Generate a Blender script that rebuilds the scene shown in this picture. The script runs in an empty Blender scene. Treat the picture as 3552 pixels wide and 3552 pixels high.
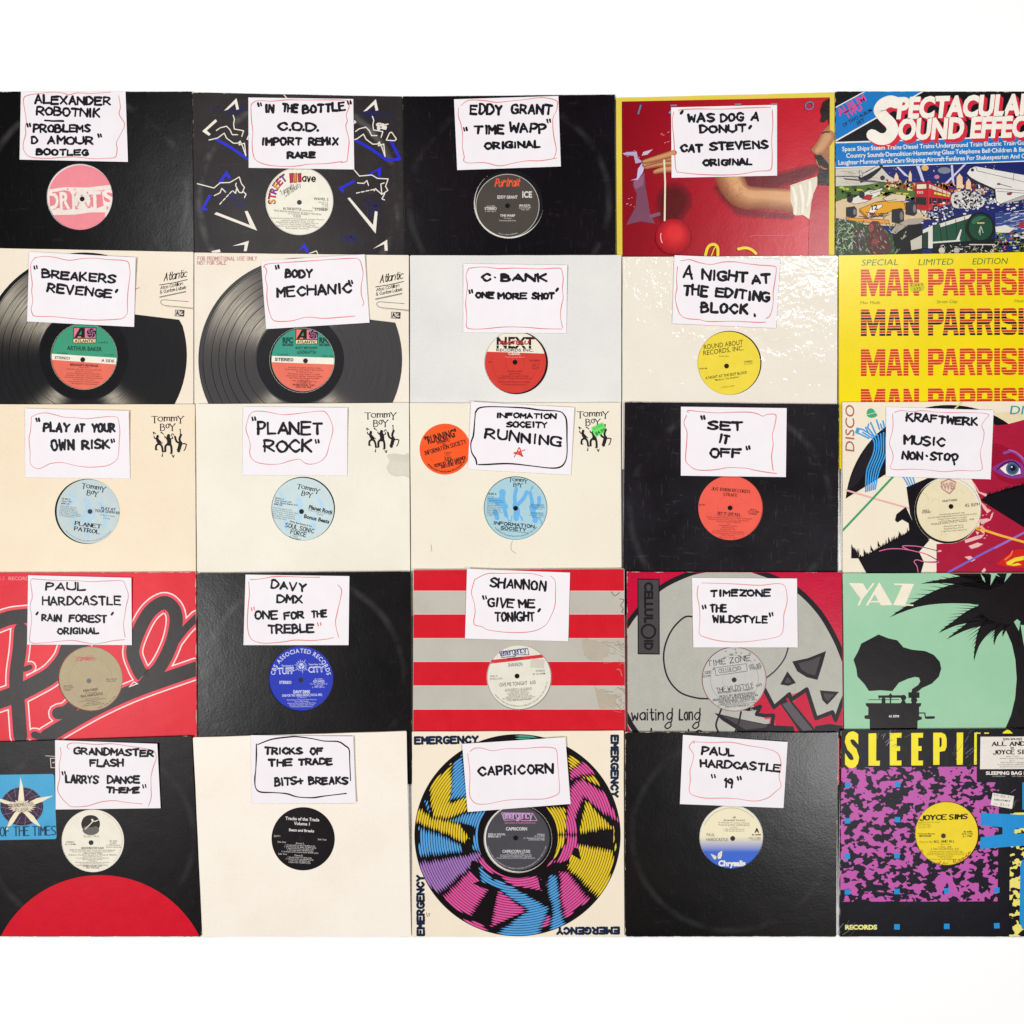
import bpy, math, random
from mathutils import Matrix, Vector
from mathutils.geometry import tessellate_polygon

scene = bpy.context.scene
COL = scene.collection
K = 0.000424            # metres per photo pixel on the table
H = 1.6                 # camera height above the table
PX = 3552
# ---------------------------------------------------------------- camera
cam_data = bpy.data.cameras.new('camera')
cam_data.sensor_width = 36
cam_data.lens = 36 * H / (PX * K)
cam_data.clip_start = 0.01
cam_data.clip_end = 100
cam = bpy.data.objects.new('camera', cam_data)
cam.location = (0, 0, H)
COL.objects.link(cam)
scene.camera = cam
# ---------------------------------------------------------------- world and lamps
world = bpy.data.worlds.new('World')
scene.world = world
world.use_nodes = True
bg = world.node_tree.nodes['Background']
bg.inputs['Color'].default_value = (1.0, 0.97, 0.95, 1)
bg.inputs['Strength'].default_value = 0.10
LAMPS = [(-0.80, 0.84, 1.85, 0.66), (-1.86, -0.80, 3.20, 4.6), (1.02, 0.82, 1.85, 0.80), (1.22, -1.00, 2.40, 1.45)]
for lx, ly, lz, pw in LAMPS:
    ld = bpy.data.lights.new('ceiling_lamp', 'AREA')
    ld.shape = 'DISK'
    ld.size = 0.16
    ld.energy = 16.6 * pw
    ld.color = (1.0, 0.992, 0.988)
    lo = bpy.data.objects.new('ceiling_lamp', ld)
    lo.location = (lx, ly, lz)
    lo.rotation_euler = (Vector((0, 0, 0)) - Vector((lx * .55, ly * .55, lz))).to_track_quat('-Z', 'Y').to_euler()
    COL.objects.link(lo)
vs = scene.view_settings
scene.display_settings.display_device = 'sRGB'
vs.view_transform = 'Standard'
vs.look = 'None'
vs.exposure = 0
vs.gamma = 1
vs.use_curve_mapping = False

# ---------------------------------------------------------------- materials
def lin(hexs, k=0.9):
    hexs = hexs.lstrip('#')
    out = []
    for i in (0, 2, 4):
        c = int(hexs[i:i+2], 16) / 255
        c = c / 12.92 if c <= 0.04045 else ((c + 0.055) / 1.055) ** 2.4
        out.append(max(.0012, c * k - .0058))
    return (*out, 1)

class NT:
    def __init__(s, m):
        s.t = m.node_tree; s.n = s.t.nodes; s.l = s.t.links
        s.bsdf = s.n['Principled BSDF']
    def new(s, typ, **kw):
        n = s.n.new(typ)
        for k, v in kw.items(): setattr(n, k, v)
        return n
    def put(s, sock, v):
        if hasattr(v, 'links'): s.l.new(v, sock)
        else: sock.default_value = v
    def math(s, op, a, b=0.0, c=None):
        n = s.new('ShaderNodeMath', operation=op)
        s.put(n.inputs[0], a); s.put(n.inputs[1], b)
        if c is not None: s.put(n.inputs[2], c)
        return n.outputs[0]
    def noise(s, vec, scale, detail=3, rough=.5):
        n = s.new('ShaderNodeTexNoise')
        s.l.new(vec, n.inputs['Vector'])
        n.inputs['Scale'].default_value = scale
        n.inputs['Detail'].default_value = detail
        n.inputs['Roughness'].default_value = rough
        return n.outputs['Fac']
    def ramp(s, v, a, b, lo=0.0, hi=1.0):
        n = s.new('ShaderNodeMapRange')
        s.put(n.inputs[0], v)
        n.inputs[1].default_value = a; n.inputs[2].default_value = b
        n.inputs[3].default_value = lo; n.inputs[4].default_value = hi
        return n.outputs[0]
    def mix(s, f, a, b):
        n = s.new('ShaderNodeMix', data_type='RGBA')
        s.put(n.inputs[0], f); s.put(n.inputs[6], a); s.put(n.inputs[7], b)
        return n.outputs[2]
    def vmap(s, vec, scale, loc=(0, 0, 0), rot=(0, 0, 0)):
        n = s.new('ShaderNodeMapping')
        s.l.new(vec, n.inputs[0])
        n.inputs['Scale'].default_value = scale
        n.inputs['Location'].default_value = loc
        n.inputs['Rotation'].default_value = rot
        return n.outputs[0]

#          rough  spec  fine-bump  wave-bump  coat
FIN = {'matte': (.60, .18, .10, .10, 0),
       'paper': (.75, .20, .04, .05, 0),
       'satin': (.36, .10, .35, .12, 0),
       'gloss': (.27, .18, .45, .10, 0),
       'film':  (.50, .15, .10, .15, 1),
       'wrap':  (.50, .15, .10, .15, 2),
       'vinyl': (.34, .20, .00, .03, 0),
       'ink':   (.50, .15, .00, .00, 0)}
MATS = {}
def finish(nt, fin, obj):
    r, sp, fb, wb, coat = FIN[fin]
    B = nt.bsdf
    B.inputs['Roughness'].default_value = r
    B.inputs['Specular IOR Level'].default_value = sp
    if fb or wb:
        a = nt.noise(obj, 330, 2, .55)
        w = nt.noise(obj, 26, 2, .5)
        h = nt.math('ADD', nt.math('MULTIPLY', a, fb * .00022), nt.math('MULTIPLY', w, wb * .0025))
        bmp = nt.new('ShaderNodeBump')
        bmp.inputs['Strength'].default_value = 1
        bmp.inputs['Distance'].default_value = 1
        nt.l.new(h, bmp.inputs['Height'])
        nt.l.new(bmp.outputs[0], B.inputs['Normal'])
    if coat:
        v = nt.vmap(obj, (1.6, .55, 1))
        a = nt.noise(v, 150, 3, .6)
        w = nt.noise(obj, 22, 3, .6)
        h = nt.math('ADD', nt.math('MULTIPLY', a, .0002 if coat == 1 else .0006), nt.math('MULTIPLY', w, .0022 if coat == 1 else .0036))
        bmp = nt.new('ShaderNodeBump')
        bmp.inputs['Strength'].default_value = 1
        bmp.inputs['Distance'].default_value = 1
        nt.l.new(h, bmp.inputs['Height'])
        B.inputs['Coat Weight'].default_value = .35 if coat == 1 else .6
        B.inputs['Coat Roughness'].default_value = .07 if coat == 1 else .10
        nt.l.new(bmp.outputs[0], B.inputs['Coat Normal'])

def newmat(name):
    m = bpy.data.materials.new(name)
    m.use_nodes = True
    return m, NT(m)

def ink(hexs, fin='satin', var=.06):
    """plain printed colour with a little uneven printing"""
    key = (hexs, fin, var)
    if key in MATS: return MATS[key]
    m, nt = newmat('print_' + fin)
    obj = nt.new('ShaderNodeTexCoord').outputs['Object']
    c = lin(hexs)
    if fin != 'ink':
        f = nt.ramp(nt.noise(obj, 45, 4, .65), .3, .7)
        g = nt.ramp(nt.noise(obj, 420, 2, .6), .35, .65)
        f = nt.math('MULTIPLY_ADD', f, .6, nt.math('MULTIPLY', g, .4))
        d = [max(0, x * (1 - var * 1.6)) for x in c[:3]] + [1]
        e = [min(1, x * (1 + var) + .003) for x in c[:3]] + [1]
        nt.l.new(nt.mix(f, d, e), nt.bsdf.inputs['Base Color'])
    else:
        nt.bsdf.inputs['Base Color'].default_value = c
    finish(nt, fin, obj)
    MATS[key] = m
    return m

def cover_mat(hexs, fin, wear=.5, scuff=.0, ring=.0, tint=None, paper='#d8cdb9', seed=0):
    """card cover: uneven ageing, worn edges, scuffs and the ring the record rubs into it"""
    m, nt = newmat('card_cover_' + fin)
    tc = nt.new('ShaderNodeTexCoord')
    obj = nt.vmap(tc.outputs['Object'], (1, 1, 1), (seed * .37, seed * .19, 0))
    gen = tc.outputs['Generated']
    c = lin(hexs)
    col = nt.mix(nt.ramp(nt.noise(obj, 9, 4, .6), .35, .7), c, lin(tint) if tint else tuple(x * .93 for x in c[:3]) + (1,))
    col = nt.mix(nt.ramp(nt.noise(obj, 260, 2, .6), .3, .7, 0, .25), col, tuple(min(1, x * 1.10 + .002) for x in c[:3]) + (1,))
    sep = nt.new('ShaderNodeSeparateXYZ'); nt.l.new(gen, sep.inputs[0])
    dx = nt.math('ABSOLUTE', nt.math('SUBTRACT', sep.outputs[0], .5))
    dy = nt.math('ABSOLUTE', nt.math('SUBTRACT', sep.outputs[1], .5))
    dark = sum(c[:3]) < .5
    if scuff:
        s1 = nt.noise(nt.vmap(obj, (9, 1, 1), rot=(0, 0, .12)), 40, 4, .7)
        s2 = nt.noise(nt.vmap(obj, (1, 5, 1), rot=(0, 0, .5)), 22, 5, .75)
        f = nt.math('ADD', nt.ramp(s1, .60, .80), nt.ramp(s2, .60, .82))
        f = nt.math('MULTIPLY', f, scuff)
        col = nt.mix(f, col, (.13, .125, .125, 1) if dark else (.45, .40, .34, 1))
    if ring:
        d = nt.math('SQRT', nt.math('ADD', nt.math('POWER', dx, 2.0), nt.math('POWER', dy, 2.0)))
        b = nt.math('SUBTRACT', 1.0, nt.ramp(nt.math('ABSOLUTE', nt.math('SUBTRACT', d, .468)), .003, .022))
        f = nt.math('MULTIPLY', nt.math('MULTIPLY', b, nt.ramp(nt.noise(obj, 14, 4, .7), .42, .72)), ring * .6)
        col = nt.mix(f, col, (.30, .29, .28, 1) if dark else (.42, .37, .30, 1))
    if wear:
        e = nt.math('SUBTRACT', .5, nt.math('MAXIMUM', dx, dy))
        corner = nt.math('SUBTRACT', 1.0, nt.math('ADD', dx, dy))
        n = nt.noise(obj, 75, 5, .7)
        t1 = nt.math('LESS_THAN', e, nt.math('MULTIPLY', nt.ramp(n, .45, .75), .010 * wear))
        t2 = nt.math('LESS_THAN', corner, nt.math('MULTIPLY', nt.ramp(n, .3, .7), .030 * wear))
        col = nt.mix(nt.math('MULTIPLY', nt.math('MAXIMUM', t1, t2), .8), col, lin(paper))
    nt.l.new(col, nt.bsdf.inputs['Base Color'])
    finish(nt, fin, obj)
    return m

# ---------------------------------------------------------------- photo pixel -> plane
class Frame:
    """a tilted card plane; loc() finds where a view ray meets it, in its own metres"""
    def __init__(s, M, top, crop):
        s.M = M; s.inv = M.inverted(); s.top = top; s.crop = crop
        s.C = s.inv @ Vector((0, 0, H))
    def src(s, x, y):
        ox, oy, k = s.crop
        return ox + x * k, oy + y * k
    def loc(s, x, y, h=0.0):
        sx, sy = s.src(x, y)
        G = s.inv @ Vector(((sx - PX/2) * K, -(sy - PX/2) * K, 0))
        d = G - s.C
        t = (s.top + h - s.C.z) / d.z
        return s.C + d * t
    def shifted(s, v):
        return Frame(s.M @ Matrix.Translation(v), s.top - v.z, s.crop)

# ---------------------------------------------------------------- clipping of convex pieces
def half(poly, a, b, keep_left=True):
    (ax, ay), (bx, by) = a, b
    nx, ny = -(by - ay), bx - ax
    out = []
    n = len(poly)
    sg = 1 if keep_left else -1
    ds = [sg * ((p[0] - ax) * nx + (p[1] - ay) * ny) for p in poly]
    for i in range(n):
        p, q = poly[i], poly[(i+1) % n]
        d0, d1 = ds[i], ds[(i+1) % n]
        if d0 >= 0: out.append(p)
        if (d0 >= 0) != (d1 >= 0):
            t = d0 / (d0 - d1)
            out.append((p[0] + (q[0]-p[0])*t, p[1] + (q[1]-p[1])*t))
    return out if len(out) > 2 else None

def circle_pts(cx, cy, r, n=48, ry=None, a0=0):
    ry = r if ry is None else ry
    return [(cx + r * math.cos(a0 + 2*math.pi*i/n), cy + ry * math.sin(a0 + 2*math.pi*i/n)) for i in range(n)]

def inside_convex(poly, conv):
    # conv listed so that its inside is on the 'left' of half()
    for i in range(len(conv)):
        poly = half(poly, conv[i], conv[(i+1) % len(conv)])
        if not poly: return None
    return poly

def outside_circle(poly, cx, cy, r, n=48):
    conv = circle_pts(cx, cy, r, n)
    res = []; rest = poly
    for i in range(n):
        a, b = conv[i], conv[(i+1) % n]
        o = half(rest, a, b, False)
        if o: res.append(o)
        rest = half(rest, a, b, True)
        if not rest: break
    return res

# ---------------------------------------------------------------- text outlines
TXT = {}
def outline(body, bold=0.0):
    key = (body, bold)
    if key not in TXT:
        c = bpy.data.curves.new('lettering_source', 'FONT')
        c.body = body; c.resolution_u = 3; c.offset = bold
        o = bpy.data.objects.new('lettering_source', c)
        COL.objects.link(o)
        m = bpy.data.meshes.new_from_object(o.evaluated_get(bpy.context.evaluated_depsgraph_get()))
        vs_ = [(v.co.x, v.co.y) for v in m.vertices]
        m.calc_loop_triangles()
        tr = [tuple(t.vertices) for t in m.loop_triangles]
        bpy.data.objects.remove(o); bpy.data.curves.remove(c); bpy.data.meshes.remove(m)
        xs = [v[0] for v in vs_] or [0]
        TXT[key] = (vs_, tr, min(xs), max(xs))
    return TXT[key]
CAP = 0.691

G = dict(
A="003960 1353", B="0009 ~093957463505 ~054563513000", C="~6749280504214062", D="0009 ~093966633000",
E="690900 60 0555".replace('690900 60', '69090060'), F="690900 0555", G="~6849180504114061 616444", H="0900 6960 0565", I="1910",
J="~5952401002", K="0900 5904 1560", L="090050", M="0009346960", N="00096069", O="~3918050411305164655839",
P="0009 ~093958563404", Q="~3918050411305164655839 4260", R="0009 ~093958563404 2460", S="~6839072544623001",
T="0969 3930", U="~0903113051636 9".replace(' ', ''), V="093069", W="0910365069", X="0960 6900", Y="0935 69 3530".replace('0935 69', '093569'),
Z="09690060",
a="~5446260402204153 5650", b="0900 ~0426465452402002", c="~55361503113051", d="5950 ~5446260402204052",
e="~035354361503113051", f="~48392820 0646", g="~5446260402204052 ~565a3c0b", h="0900 ~0426465450", i="0600 08",
j="~363a1c0b 38", k="0900 4603 1440", l="0900", m="0600 ~04263530 ~34566560", n="0600 ~0426465450",
o="~260402204052544626", p="060c ~0426465452402002", q="565c ~5446260402204052", r="0600 ~042645", s="~5536151443513001",
t="~29223041 0646", u="~0602204153 5650", v="062046", w="0610345066", x="0650 5600", y="0630 561c", z="06560050")
G.update({'0': "~2907022042472 9".replace(' ', ''), '1': "172920", '2': "~072958562300 0060", '3': "~082958563525 ~255563513001",
 '4': "40490363", '5': "590906 ~063654523001", '6': "~5916032051542503", '7': "096920", '8': "~391735523012355739", '9': "~573507395754 5740",
 '.': "00", ',': "001b", ':': "01 05", '-': "0444", '~': "04", '+': "0464 3731", '"': "0907 2927", "'": "0907", '/': "0049", '!': "0903 00",
 '(': "~29060320", ')': "~09262300", '&': "~6038 59 08", '^': "0903"})
G['&'] = "~60182939380402104063"
G.setdefault(' ', '')
def _num(ch):
    return -(ord(ch) - 96) if ch.isalpha() else int(ch)
SK = {}
def skeleton(ch):
    if ch not in SK:
        st = []
        for s_ in G.get(ch, G.get(ch.upper(), '')).split():
            sm = s_[0] == '~'
            if sm and len(s_) > 1: s_ = s_[1:]
            elif sm: sm = False
            st.append((sm, [(_num(s_[i]), _num(s_[i+1])) for i in range(0, len(s_) - 1, 2)]))
        w = 2 if ch == 'I' else max([p[0] for _, ps in st for p in ps] or [2])
        SK[ch] = (st, w)
    return SK[ch]

def catmull(p, n=5, closed=False):
    if len(p) < 3: return list(p)
    out = []
    m = len(p)
    rng = range(m if closed else m - 1)
    for i in rng:
        p0 = p[(i-1) % m] if closed or i > 0 else p[0]
        p1 = p[i]; p2 = p[(i+1) % m]
        p3 = p[(i+2) % m] if closed or i + 2 < m else p[-1]
        for j in range(n):
            t = j / n
            out.append(tuple(.5 * (2*p1[k] + (p2[k]-p0[k])*t + (2*p0[k]-5*p1[k]+4*p2[k]-p3[k])*t*t + (3*p1[k]-p0[k]-3*p2[k]+p3[k])*t**3) for k in (0, 1)))
    out.append(p[0] if closed else p[-1])
    return out

_bowl = [(.32, .58), (.6, .58), (.66, .63), (.66, .77), (.6, .81), (.32, .81)]
BLOCK = {
 'M': ([(0, 0), (0, 1), (.32, 1), (.5, .45), (.68, 1), (1, 1), (1, 0), (.76, 0), (.76, .58), (.57, 0), (.43, 0), (.24, .58), (.24, 0)], []),
 'A': ([(0, 0), (.28, 1), (.72, 1), (1, 0), (.70, 0), (.66, .18), (.34, .18), (.30, 0)], [(.41, .37), (.59, .37), (.5, .74)]),
 'N': ([(0, 0), (0, 1), (.31, 1), (.68, .42), (.68, 1), (1, 1), (1, 0), (.70, 0), (.32, .58), (.32, 0)], []),
 'P': ([(0, 0), (0, 1), (.7, 1), (.92, .94), (1, .83), (1, .56), (.92, .45), (.7, .39), (.33, .39), (.33, 0)], _bowl),
 'R': ([(0, 0), (0, 1), (.7, 1), (.92, .94), (1, .83), (1, .6), (.92, .49), (.8, .44), (1, 0), (.67, 0), (.49, .39), (.33, .39), (.33, 0)], _bowl),
 'I': ([(0, 0), (0, 1), (1, 1), (1, 0)], []),
 'S': ([(0, .3), (0, .15), (.1, .04), (.28, 0), (.72, 0), (.9, .04), (1, .15), (1, .42), (.9, .54), (.72, .59), (.36, .63), (.32, .68), (.32, .76), (.36, .8), (.64, .8), (.68, .76), (.68, .7), (1, .7), (1, .85), (.9, .96), (.72, 1), (.28, 1), (.1, .96), (0, .85), (0, .58), (.1, .47), (.28, .42), (.64, .38), (.68, .33), (.68, .25), (.64, .2), (.36, .2), (.32, .25), (.32, .3)], []),
 'H': ([(0, 0), (0, 1), (.33, 1), (.33, .62), (.67, .62), (.67, 1), (1, 1), (1, 0), (.67, 0), (.67, .42), (.33, .42), (.33, 0)], [])}

# ---------------------------------------------------------------- one mesh under construction, drawn in crop pixels
class Part:
    STEP = 0.000012
    def __init__(s, frame, h=0.00003, fin='satin', hole=None, disc=None, bend=None, outline=None):
        s.f = frame; s.h = h; s.fin = fin; s.hole = hole; s.disc = disc; s.bend = bend
        s.v = []; s.faces = []; s.mats = []; s.fm = []; s.sub = 0; s.edge = None
        s.out = outline
        s.discpts = circle_pts(*disc, 48) if disc else None
    def midx(s, col):
        m = ink(col, s.fin) if isinstance(col, str) else col
        if m not in s.mats: s.mats.append(m)
        return s.mats.index(m)
    def up(s): s.h += s.STEP; s.sub = 0
    def _emit(s, poly, mi, h):
        a = 0
        for i in range(len(poly)):
            p, q = poly[i], poly[(i+1) % len(poly)]
            a += p[0]*q[1] - q[0]*p[1]
        if abs(a) < .3: return
        if a > 0: poly = poly[::-1]          # y points down in the photo
        b = len(s.v)
        for x, y in poly:
            s.v.append(s.f.loc(x, y, h + (s.bend(x, y) if s.bend else 0)))
        s.faces.append(tuple(range(b, b + len(poly)))); s.fm.append(mi)
    def tri(s, poly, mi, h=None):
        h = s.h if h is None else h
        poly = [(p[0], p[1]) for p in poly]
        if s.out:
            o = s.out
            poly = inside_convex(poly, o)
            if not poly: return
        if s.disc:
            cx, cy, r = s.disc
            if any((p[0]-cx)**2 + (p[1]-cy)**2 > (r*.995)**2 for p in poly):
                poly = inside_convex(poly, s.discpts)
                if not poly: return
        if s.hole:
            cx, cy, r = s.hole
            xs = [p[0] for p in poly]; ys = [p[1] for p in poly]
            if min(xs) < cx + r and max(xs) > cx - r and min(ys) < cy + r and max(ys) > cy - r:
                for q in outside_circle(poly, cx, cy, r): s._emit(q, mi, h)
                return
        s._emit(poly, mi, h)
    def poly(s, col, pts, smooth=False, up=True):
        if up: s.up()
        if smooth: pts = catmull(pts, 5, True)[:-1]
        mi = s.midx(col)
        if len(pts) == 3: tris = [(0, 1, 2)]
        else: tris = tessellate_polygon([[Vector((p[0], p[1], 0)) for p in pts]])
        for t in tris: s.tri([pts[i] for i in t], mi)
        if s.edge: s.stroke(s.edge, list(pts), 4.5, closed=True)
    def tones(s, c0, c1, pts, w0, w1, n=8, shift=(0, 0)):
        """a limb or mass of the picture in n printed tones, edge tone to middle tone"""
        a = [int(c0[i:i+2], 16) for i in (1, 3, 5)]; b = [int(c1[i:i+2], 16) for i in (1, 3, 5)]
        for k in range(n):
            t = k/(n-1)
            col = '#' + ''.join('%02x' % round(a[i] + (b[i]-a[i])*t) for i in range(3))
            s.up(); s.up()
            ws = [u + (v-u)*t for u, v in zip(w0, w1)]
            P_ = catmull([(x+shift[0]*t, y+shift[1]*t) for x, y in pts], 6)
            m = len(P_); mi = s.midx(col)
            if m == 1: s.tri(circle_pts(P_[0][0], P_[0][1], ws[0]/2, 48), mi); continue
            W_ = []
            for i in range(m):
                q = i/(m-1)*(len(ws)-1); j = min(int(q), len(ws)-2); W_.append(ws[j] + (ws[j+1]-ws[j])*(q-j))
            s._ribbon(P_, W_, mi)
    def rect(s, col, x0, y0, x1, y1, rot=0):
        cx, cy = (x0+x1)/2, (y0+y1)/2
        c, n = math.cos(math.radians(rot)), math.sin(math.radians(rot))
        pts = [(cx + (x-cx)*c - (y-cy)*n, cy + (x-cx)*n + (y-cy)*c) for x, y in ((x0, y0), (x1, y0), (x1, y1), (x0, y1))]
        s.poly(col, pts)
    def ell(s, col, cx, cy, r, ry=None, n=48, up=True):
        s.poly(col, circle_pts(cx, cy, r, n, ry), up=up)
    def ringband(s, col, cx, cy, r0, r1, n=64, a0=0, a1=360, up=True):
        if up: s.up()
        mi = s.midx(col)
        P = [math.radians(a0 + (a1-a0)*i/n) for i in range(n+1)]
        for a, b in zip(P, P[1:]):
            s.tri([(cx+r0*math.cos(a), cy+r0*math.sin(a)), (cx+r1*math.cos(a), cy+r1*math.sin(a)),
                   (cx+r1*math.cos(b), cy+r1*math.sin(b)), (cx+r0*math.cos(b), cy+r0*math.sin(b))], mi)
    # ---- marker strokes
    def _ribbon(s, pts, ws, mi, caps=True):
        if not isinstance(ws, (list, tuple)): ws = [ws] * len(pts)
        q = [(pts[0], ws[0])]
        for p, w in zip(pts[1:], ws[1:]):
            if (p[0]-q[-1][0][0])**2 + (p[1]-q[-1][0][1])**2 > .5: q.append((p, w))
        s.sub = (s.sub + 1) % 9
        h = s.h + s.sub * .0000009
        if len(q) == 1:
            x, y = q[0][0]
            s.tri(circle_pts(x, y, q[0][1]*.6, 8), mi, h); return
        P = [a for a, _ in q]; W = [w/2 for _, w in q]
        n = len(P)
        dirs = []
        for i in range(n-1):
            dx, dy = P[i+1][0]-P[i][0], P[i+1][1]-P[i][1]
            l = math.hypot(dx, dy); dirs.append((dx/l, dy/l))
        L, R = [], []
        for i in range(n):
            a = dirs[max(0, i-1)]; b = dirs[min(n-2, i)]
            tx, ty = a[0]+b[0], a[1]+b[1]
            l = math.hypot(tx, ty) or 1
            tx, ty = tx/l, ty/l
            k = min(1.5, 1/max(.4, tx*a[0]+ty*a[1])) * W[i]
            L.append((P[i][0]-ty*k, P[i][1]+tx*k)); R.append((P[i][0]+ty*k, P[i][1]-tx*k))
        for i in range(n-1): s.tri([L[i], L[i+1], R[i+1], R[i]], mi, h)
        if caps:
            for (px, py), (dx, dy), w in ((P[0], (-dirs[0][0], -dirs[0][1]), W[0]), (P[-1], dirs[-1], W[-1])):
                base = math.atan2(dy, dx)
                arc = [(px + w*math.cos(base + a), py + w*math.sin(base + a)) for a in (-1.5708, -.9, -.3, .3, .9, 1.5708)]
                s.tri(arc, mi, h)
    def stroke(s, col, pts, w, smooth=False, closed=False, up=False, vary=0, caps=True, rnd=None):
        if up: s.up()
        mi = s.midx(col)
        if smooth and len(pts) > 2:
            pts = catmull(pts, 5, closed)
            if closed: caps = False
        elif closed: pts = list(pts) + [pts[0]]
        runs = [[pts[0]]]
        for i in range(1, len(pts)):
            runs[-1].append(pts[i])
            if i + 1 < len(pts):
                ax, ay = pts[i][0]-pts[i-1][0], pts[i][1]-pts[i-1][1]
                bx, by = pts[i+1][0]-pts[i][0], pts[i+1][1]-pts[i][1]
                la, lb = math.hypot(ax, ay), math.hypot(bx, by)
                if la and lb and (ax*bx + ay*by)/(la*lb) < .55: runs.append([pts[i]])
        R = rnd or random
        for r in runs:
            if vary and len(r) > 1:
                ph = R.random()*6; fr = R.uniform(.2, .6)
                ws = [w * (1 + vary * math.sin(ph + fr*i)) for i in range(len(r))]
                if not smooth:
                    # a hand never draws a dead straight line
                    rr = []
                    for a, b in zip(r, r[1:]):
                        bow = R.uniform(-.035, .035)
                        for j in range(4):
                            t = j/4
                            o = bow * 4*t*(1-t)
                            rr.append((a[0]+(b[0]-a[0])*t - (b[1]-a[1])*o, a[1]+(b[1]-a[1])*t + (b[0]-a[0])*o))
                    rr.append(r[-1]); r = rr
                    ws = [w * (1 + vary * math.sin(ph + fr*i)) for i in range(len(r))]
                s._ribbon(r, ws, mi, caps)
            else: s._ribbon(r, w, mi, caps)
    def dash(s, col, a, b, w, n=4):
        for i in range(n):
            t0, t1 = i/n, (i+.65)/n
            s.stroke(col, [(a[0]+(b[0]-a[0])*t0, a[1]+(b[1]-a[1])*t0), (a[0]+(b[0]-a[0])*t1, a[1]+(b[1]-a[1])*t1)], w)
    # ---- lettering from pen strokes: baseline (x0,y0)->(x1,y1), cap height h
    def hand(s, col, body, x0, y0, x1, y1, h, w, jit=1.0, shear=0.0, seed=None, smooth_all=False, gap=2.3, contrast=0.0, serif=0):
        rnd = random.Random(seed if seed is not None else body + str(x0))
        mi = s.midx(col)
        tot = 0; pos = []
        for ch in body:
            if ch == ' ': tot += 4.2; pos.append(None); continue
            st, gw = skeleton(ch)
            pos.append(tot); tot += gw + gap
        tot -= gap
        L = math.hypot(x1-x0, y1-y0)
        ux, uy = (x1-x0)/L, (y1-y0)/L
        sx = L / max(tot, .1); sy = h / 9
        for ch, px in zip(body, pos):
            if px is None: continue
            st, gw = skeleton(ch)
            rot = math.radians(rnd.uniform(-4, 4)) * jit
            dy = rnd.uniform(-.045, .045) * h * jit
            kx = 1 + rnd.uniform(-.08, .10) * jit; ky = 1 + rnd.uniform(-.08, .08) * jit
            c, n = math.cos(rot), math.sin(rot)
            def tr(gx, gy):
                a = (gx - gw/2) * sx * kx + gy * sy * shear
                b = gy * sy * ky
                a, b = a*c - b*n, a*n + b*c
                a += (px + gw/2) * sx; b -= dy
                return (x0 + ux*a + uy*b, y0 + uy*a - ux*b)
            for sm, ps in st:
                q = [(gx + rnd.uniform(-.28, .28)*jit, gy + rnd.uniform(-.28, .28)*jit) for gx, gy in ps]
                if len(q) == 1:
                    s.sub = (s.sub+1) % 9
                    s.tri(circle_pts(*tr(*q[0]), w*.62, 8), mi, s.h + s.sub*.0000009); continue
                pts = [tr(*p) for p in (catmull(q, 4) if sm else q)]
                if contrast:
                    for a, b in zip(pts, pts[1:]):
                        dx, dy_ = b[0]-a[0], b[1]-a[1]
                        l = math.hypot(dx, dy_) or 1
                        v = abs(dx*uy*-1 + dy_*ux)/l
                        rising = (dx*ux + dy_*uy) * (dx*-uy + dy_*ux) < 0
                        k = (1-contrast) + contrast * v * (0.55 if rising and .2 < v < .97 else 1)
                        s._ribbon([a, b], w*k, mi, False)
                        s.sub = (s.sub + 4) % 9
                else: s.stroke(col, pts, w, vary=.19 if jit else 0, rnd=rnd, smooth=False) if not sm else s._ribbon(pts, [w*(1+.17*jit*math.sin(i*.7+px)) for i in range(len(pts))], mi)
                if serif and not sm:
                    ends = [ps[0], ps[-1]]
                    for gx, gy in ends:
                        if gy in (0, 9, 6, -3) and ch not in 'Zz':
                            e = 1.15
                            s._ribbon([tr(gx - e, gy), tr(gx + e, gy)], w*serif, mi, False)
    # ---- lettering from the built-in typeface
    def text(s, col, body, x, y, h, w=None, rot=0, bold=0, shear=0, al='l', bands=None):
        vs_, tr, mn, mx = outline(body, bold)
        if not tr: return
        ky = h / CAP
        kx = (w / (mx - mn)) if w else ky
        off = {'l': 0, 'c': -(mx-mn)/2*kx, 'r': -(mx-mn)*kx}[al]
        c, n = math.cos(math.radians(rot)), math.sin(math.radians(rot))
        def T(p):
            a = off + (p[0]-mn)*kx + p[1]*ky*shear; b = -p[1]*ky
            return (x + a*c - b*n, y + a*n + b*c)
        if bands is None:
            mi = s.midx(col)
            P = [T(p) for p in vs_]
            for t in tr: s.tri([P[i] for i in t], mi, s.h + .00001)
        else:
            for b0, b1, cc in bands:
                mi = s.midx(cc)
                for t in tr:
                    q = [(vs_[i][0], vs_[i][1]) for i in t]
                    q = half(q, (0, b0), (1, b0)); 
                    if q: q = half(q, (0, b1), (1, b1), False)
                    if q: s.tri([T(p) for p in q], mi, s.h + .00001)
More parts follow.
